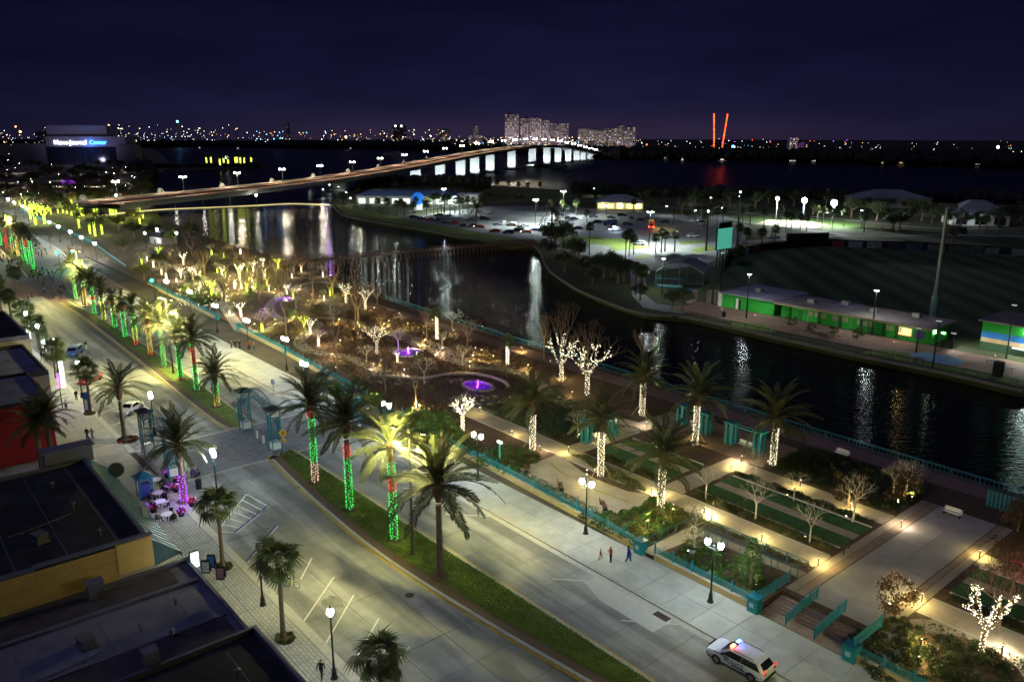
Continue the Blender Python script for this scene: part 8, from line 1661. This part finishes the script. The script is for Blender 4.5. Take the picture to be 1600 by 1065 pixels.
# town lamps between the concert hall and the avenue
pts = [(8, 226), (22, 238), (35, 242), (12, 250), (30, 255), (48, 228), (60, 234), (42, 226), (80, 257), (110, 264), (92, 272), (140, 263), (154, 266), (166, 269), (178, 271), (182, 258), (196, 261), (210, 277), (206, 275), (214, 282), (196, 290), (162, 290), (132, 292), (78, 284), (28, 284), (45, 281), (10, 275), (12, 265), (48, 280), (5, 300), (20, 295), (43, 299), (60, 302), (32, 303), (108, 244), (126, 247), (175, 262), (50, 284), (15, 240), (70, 243), (24, 262), (65, 262), (102, 290), (118, 292), (88, 291), (15, 224), (58, 238)]
for i, (px, py) in enumerate(pts):
    s, t = S(px, py, 6); lot_lamp('town lamp between the concert hall and the avenue, '+ordn(i)+' of the scatter', (s, t, 0), 6, 7000 if py > 255 else 0, 0, False, 'town lamps left of the bridge', 60, (1, .96, .82))
r = thing('carousel', 'purple glowing tent by the distant park', 'tent', (*S(108, 289), 0)); b = MB(); b.lathe([(5, 0), (5, 3), (.4, 6.5)], 10); put('tent_roof', b.mesh('tent_roof', glow('purple_tent', (.35, .05, .8), .8)), r)
b = MB()
for i in range(40): p = S(78+i*2.2, 292, 3); b.octa((*p, 3), .5)
put('market_lights', b.mesh('market_lights', glow('market_bulb', (1, .85, .5), 2)), label='row of small warm lights in the distant park', cat='string lights', kind='stuff')
# trees of the town at the left
tp = [(R.uniform(-10, 235), R.uniform(240, 322)) for _ in range(150)]
for i, (px, py) in enumerate(tp): leafy_tree('dim tree in the town left of the bridge', (*S(px, py), 0), 'oak', [M_leaf, M_leaf3, M_brleaf][i % 3], R.uniform(1.3, 1.9), 'dim trees of the town left of the bridge', i)
# woods that read as one mass
def wood(name, label, pts, n, h, depth, size, seed):
    R = random.Random(seed); b = MB(); P_ = [Vector(S(*p)) for p in pts]
    for i in range(n):
        k = R.random()*(len(P_)-1); a = int(k); p = P_[a].lerp(P_[a+1], k-a); p = p+p.normalized()*R.random()**1.5*depth; hh = h*R.uniform(.5, 1.15)
        b.ball((p.x, p.y, hh*.5), hh*.55*R.uniform(.8, 1.3), 6, 4, R.uniform(.8, 1.1))
    put(name, b.mesh(name, mat('far_wood', (.020, .024, .014), .95, noise=(.05, .5))), label=label, cat='woodland', kind='stuff')
wood('far_woodland', 'dark continuous woodland along the far river shore', [(690, 236), (760, 238), (880, 242), (940, 247), (1000, 248), (1160, 251), (1300, 254), (1420, 257), (1600, 261), (1750, 265)], 2600, 16, 420, 1, 1)
wood('far_woodland', 'dark low woodland along the northern river shore', [(380, 230), (460, 231), (540, 232), (640, 234), (700, 236)], 900, 22, 500, 1, 2)
wood('far_woodland', 'dim woodland on the left horizon', [(-60, 224), (60, 226), (180, 228), (250, 230), (380, 229)], 1000, 22, 700, 1, 3)
wood('causeway_scrub', 'dark scrub on the causeway island', [(240, 263), (300, 262), (360, 261), (405, 261)], 160, 5, 25, 1, 4)
wood('shore_scrub', 'dark scrub along the mainland shore by the concert hall', [(200, 268), (232, 262), (240, 275), (232, 290)], 160, 8, 60, 1, 5)
wood('island_scrub', 'dark trees along the outer island shore', [(560, 297), (640, 291), (700, 291), (760, 294)], 240, 8, 18, 1, 6)
wood('island_scrub', 'dark scrub on the river side of the island', [(900, 301), (1000, 307), (1100, 309), (1200, 311), (1400, 315), (1620, 320)], 420, 6.5, 22, 1, 7)


# trees screening the landward end of the bridge
for i, (px, py, s_) in enumerate([(150, 322, 1.3), (140, 318, 1.4), (160, 326, 1.1), (128, 316, 1.4), (170, 331, .9), (115, 312, 1.5)]): leafy_tree('dim tree at the landward end of the bridge, '+ordn(i)+' from the water', (*S(px, py), 0), 'oak', M_leaf3, s_, 'dim trees at the bridge end', i)
# ------------------------------------------------------------------ each of several look-alikes gets its place in the row
bpy.context.view_layer.update()
_same = {}
for o in C.objects:
    if o.parent is None and o.get('label') and o.get('group'): _same.setdefault((o['group'], o['label']), []).append(o)
_fw = _hd*math.cos(PITCH)+Vector((0, 0, -math.sin(PITCH)))
def _px(o): v = o.location-Vector((0, 0, CAM_H)); return (v @ _rt)/max(1.0, v @ _fw)
for (g, l), L in _same.items():
    if len(L) < 2: continue
    for i, o in enumerate(sorted(L, key=_px)): o['label'] = ' '.join(l.split()[:12])+', '+ordn(i)+' from the left'
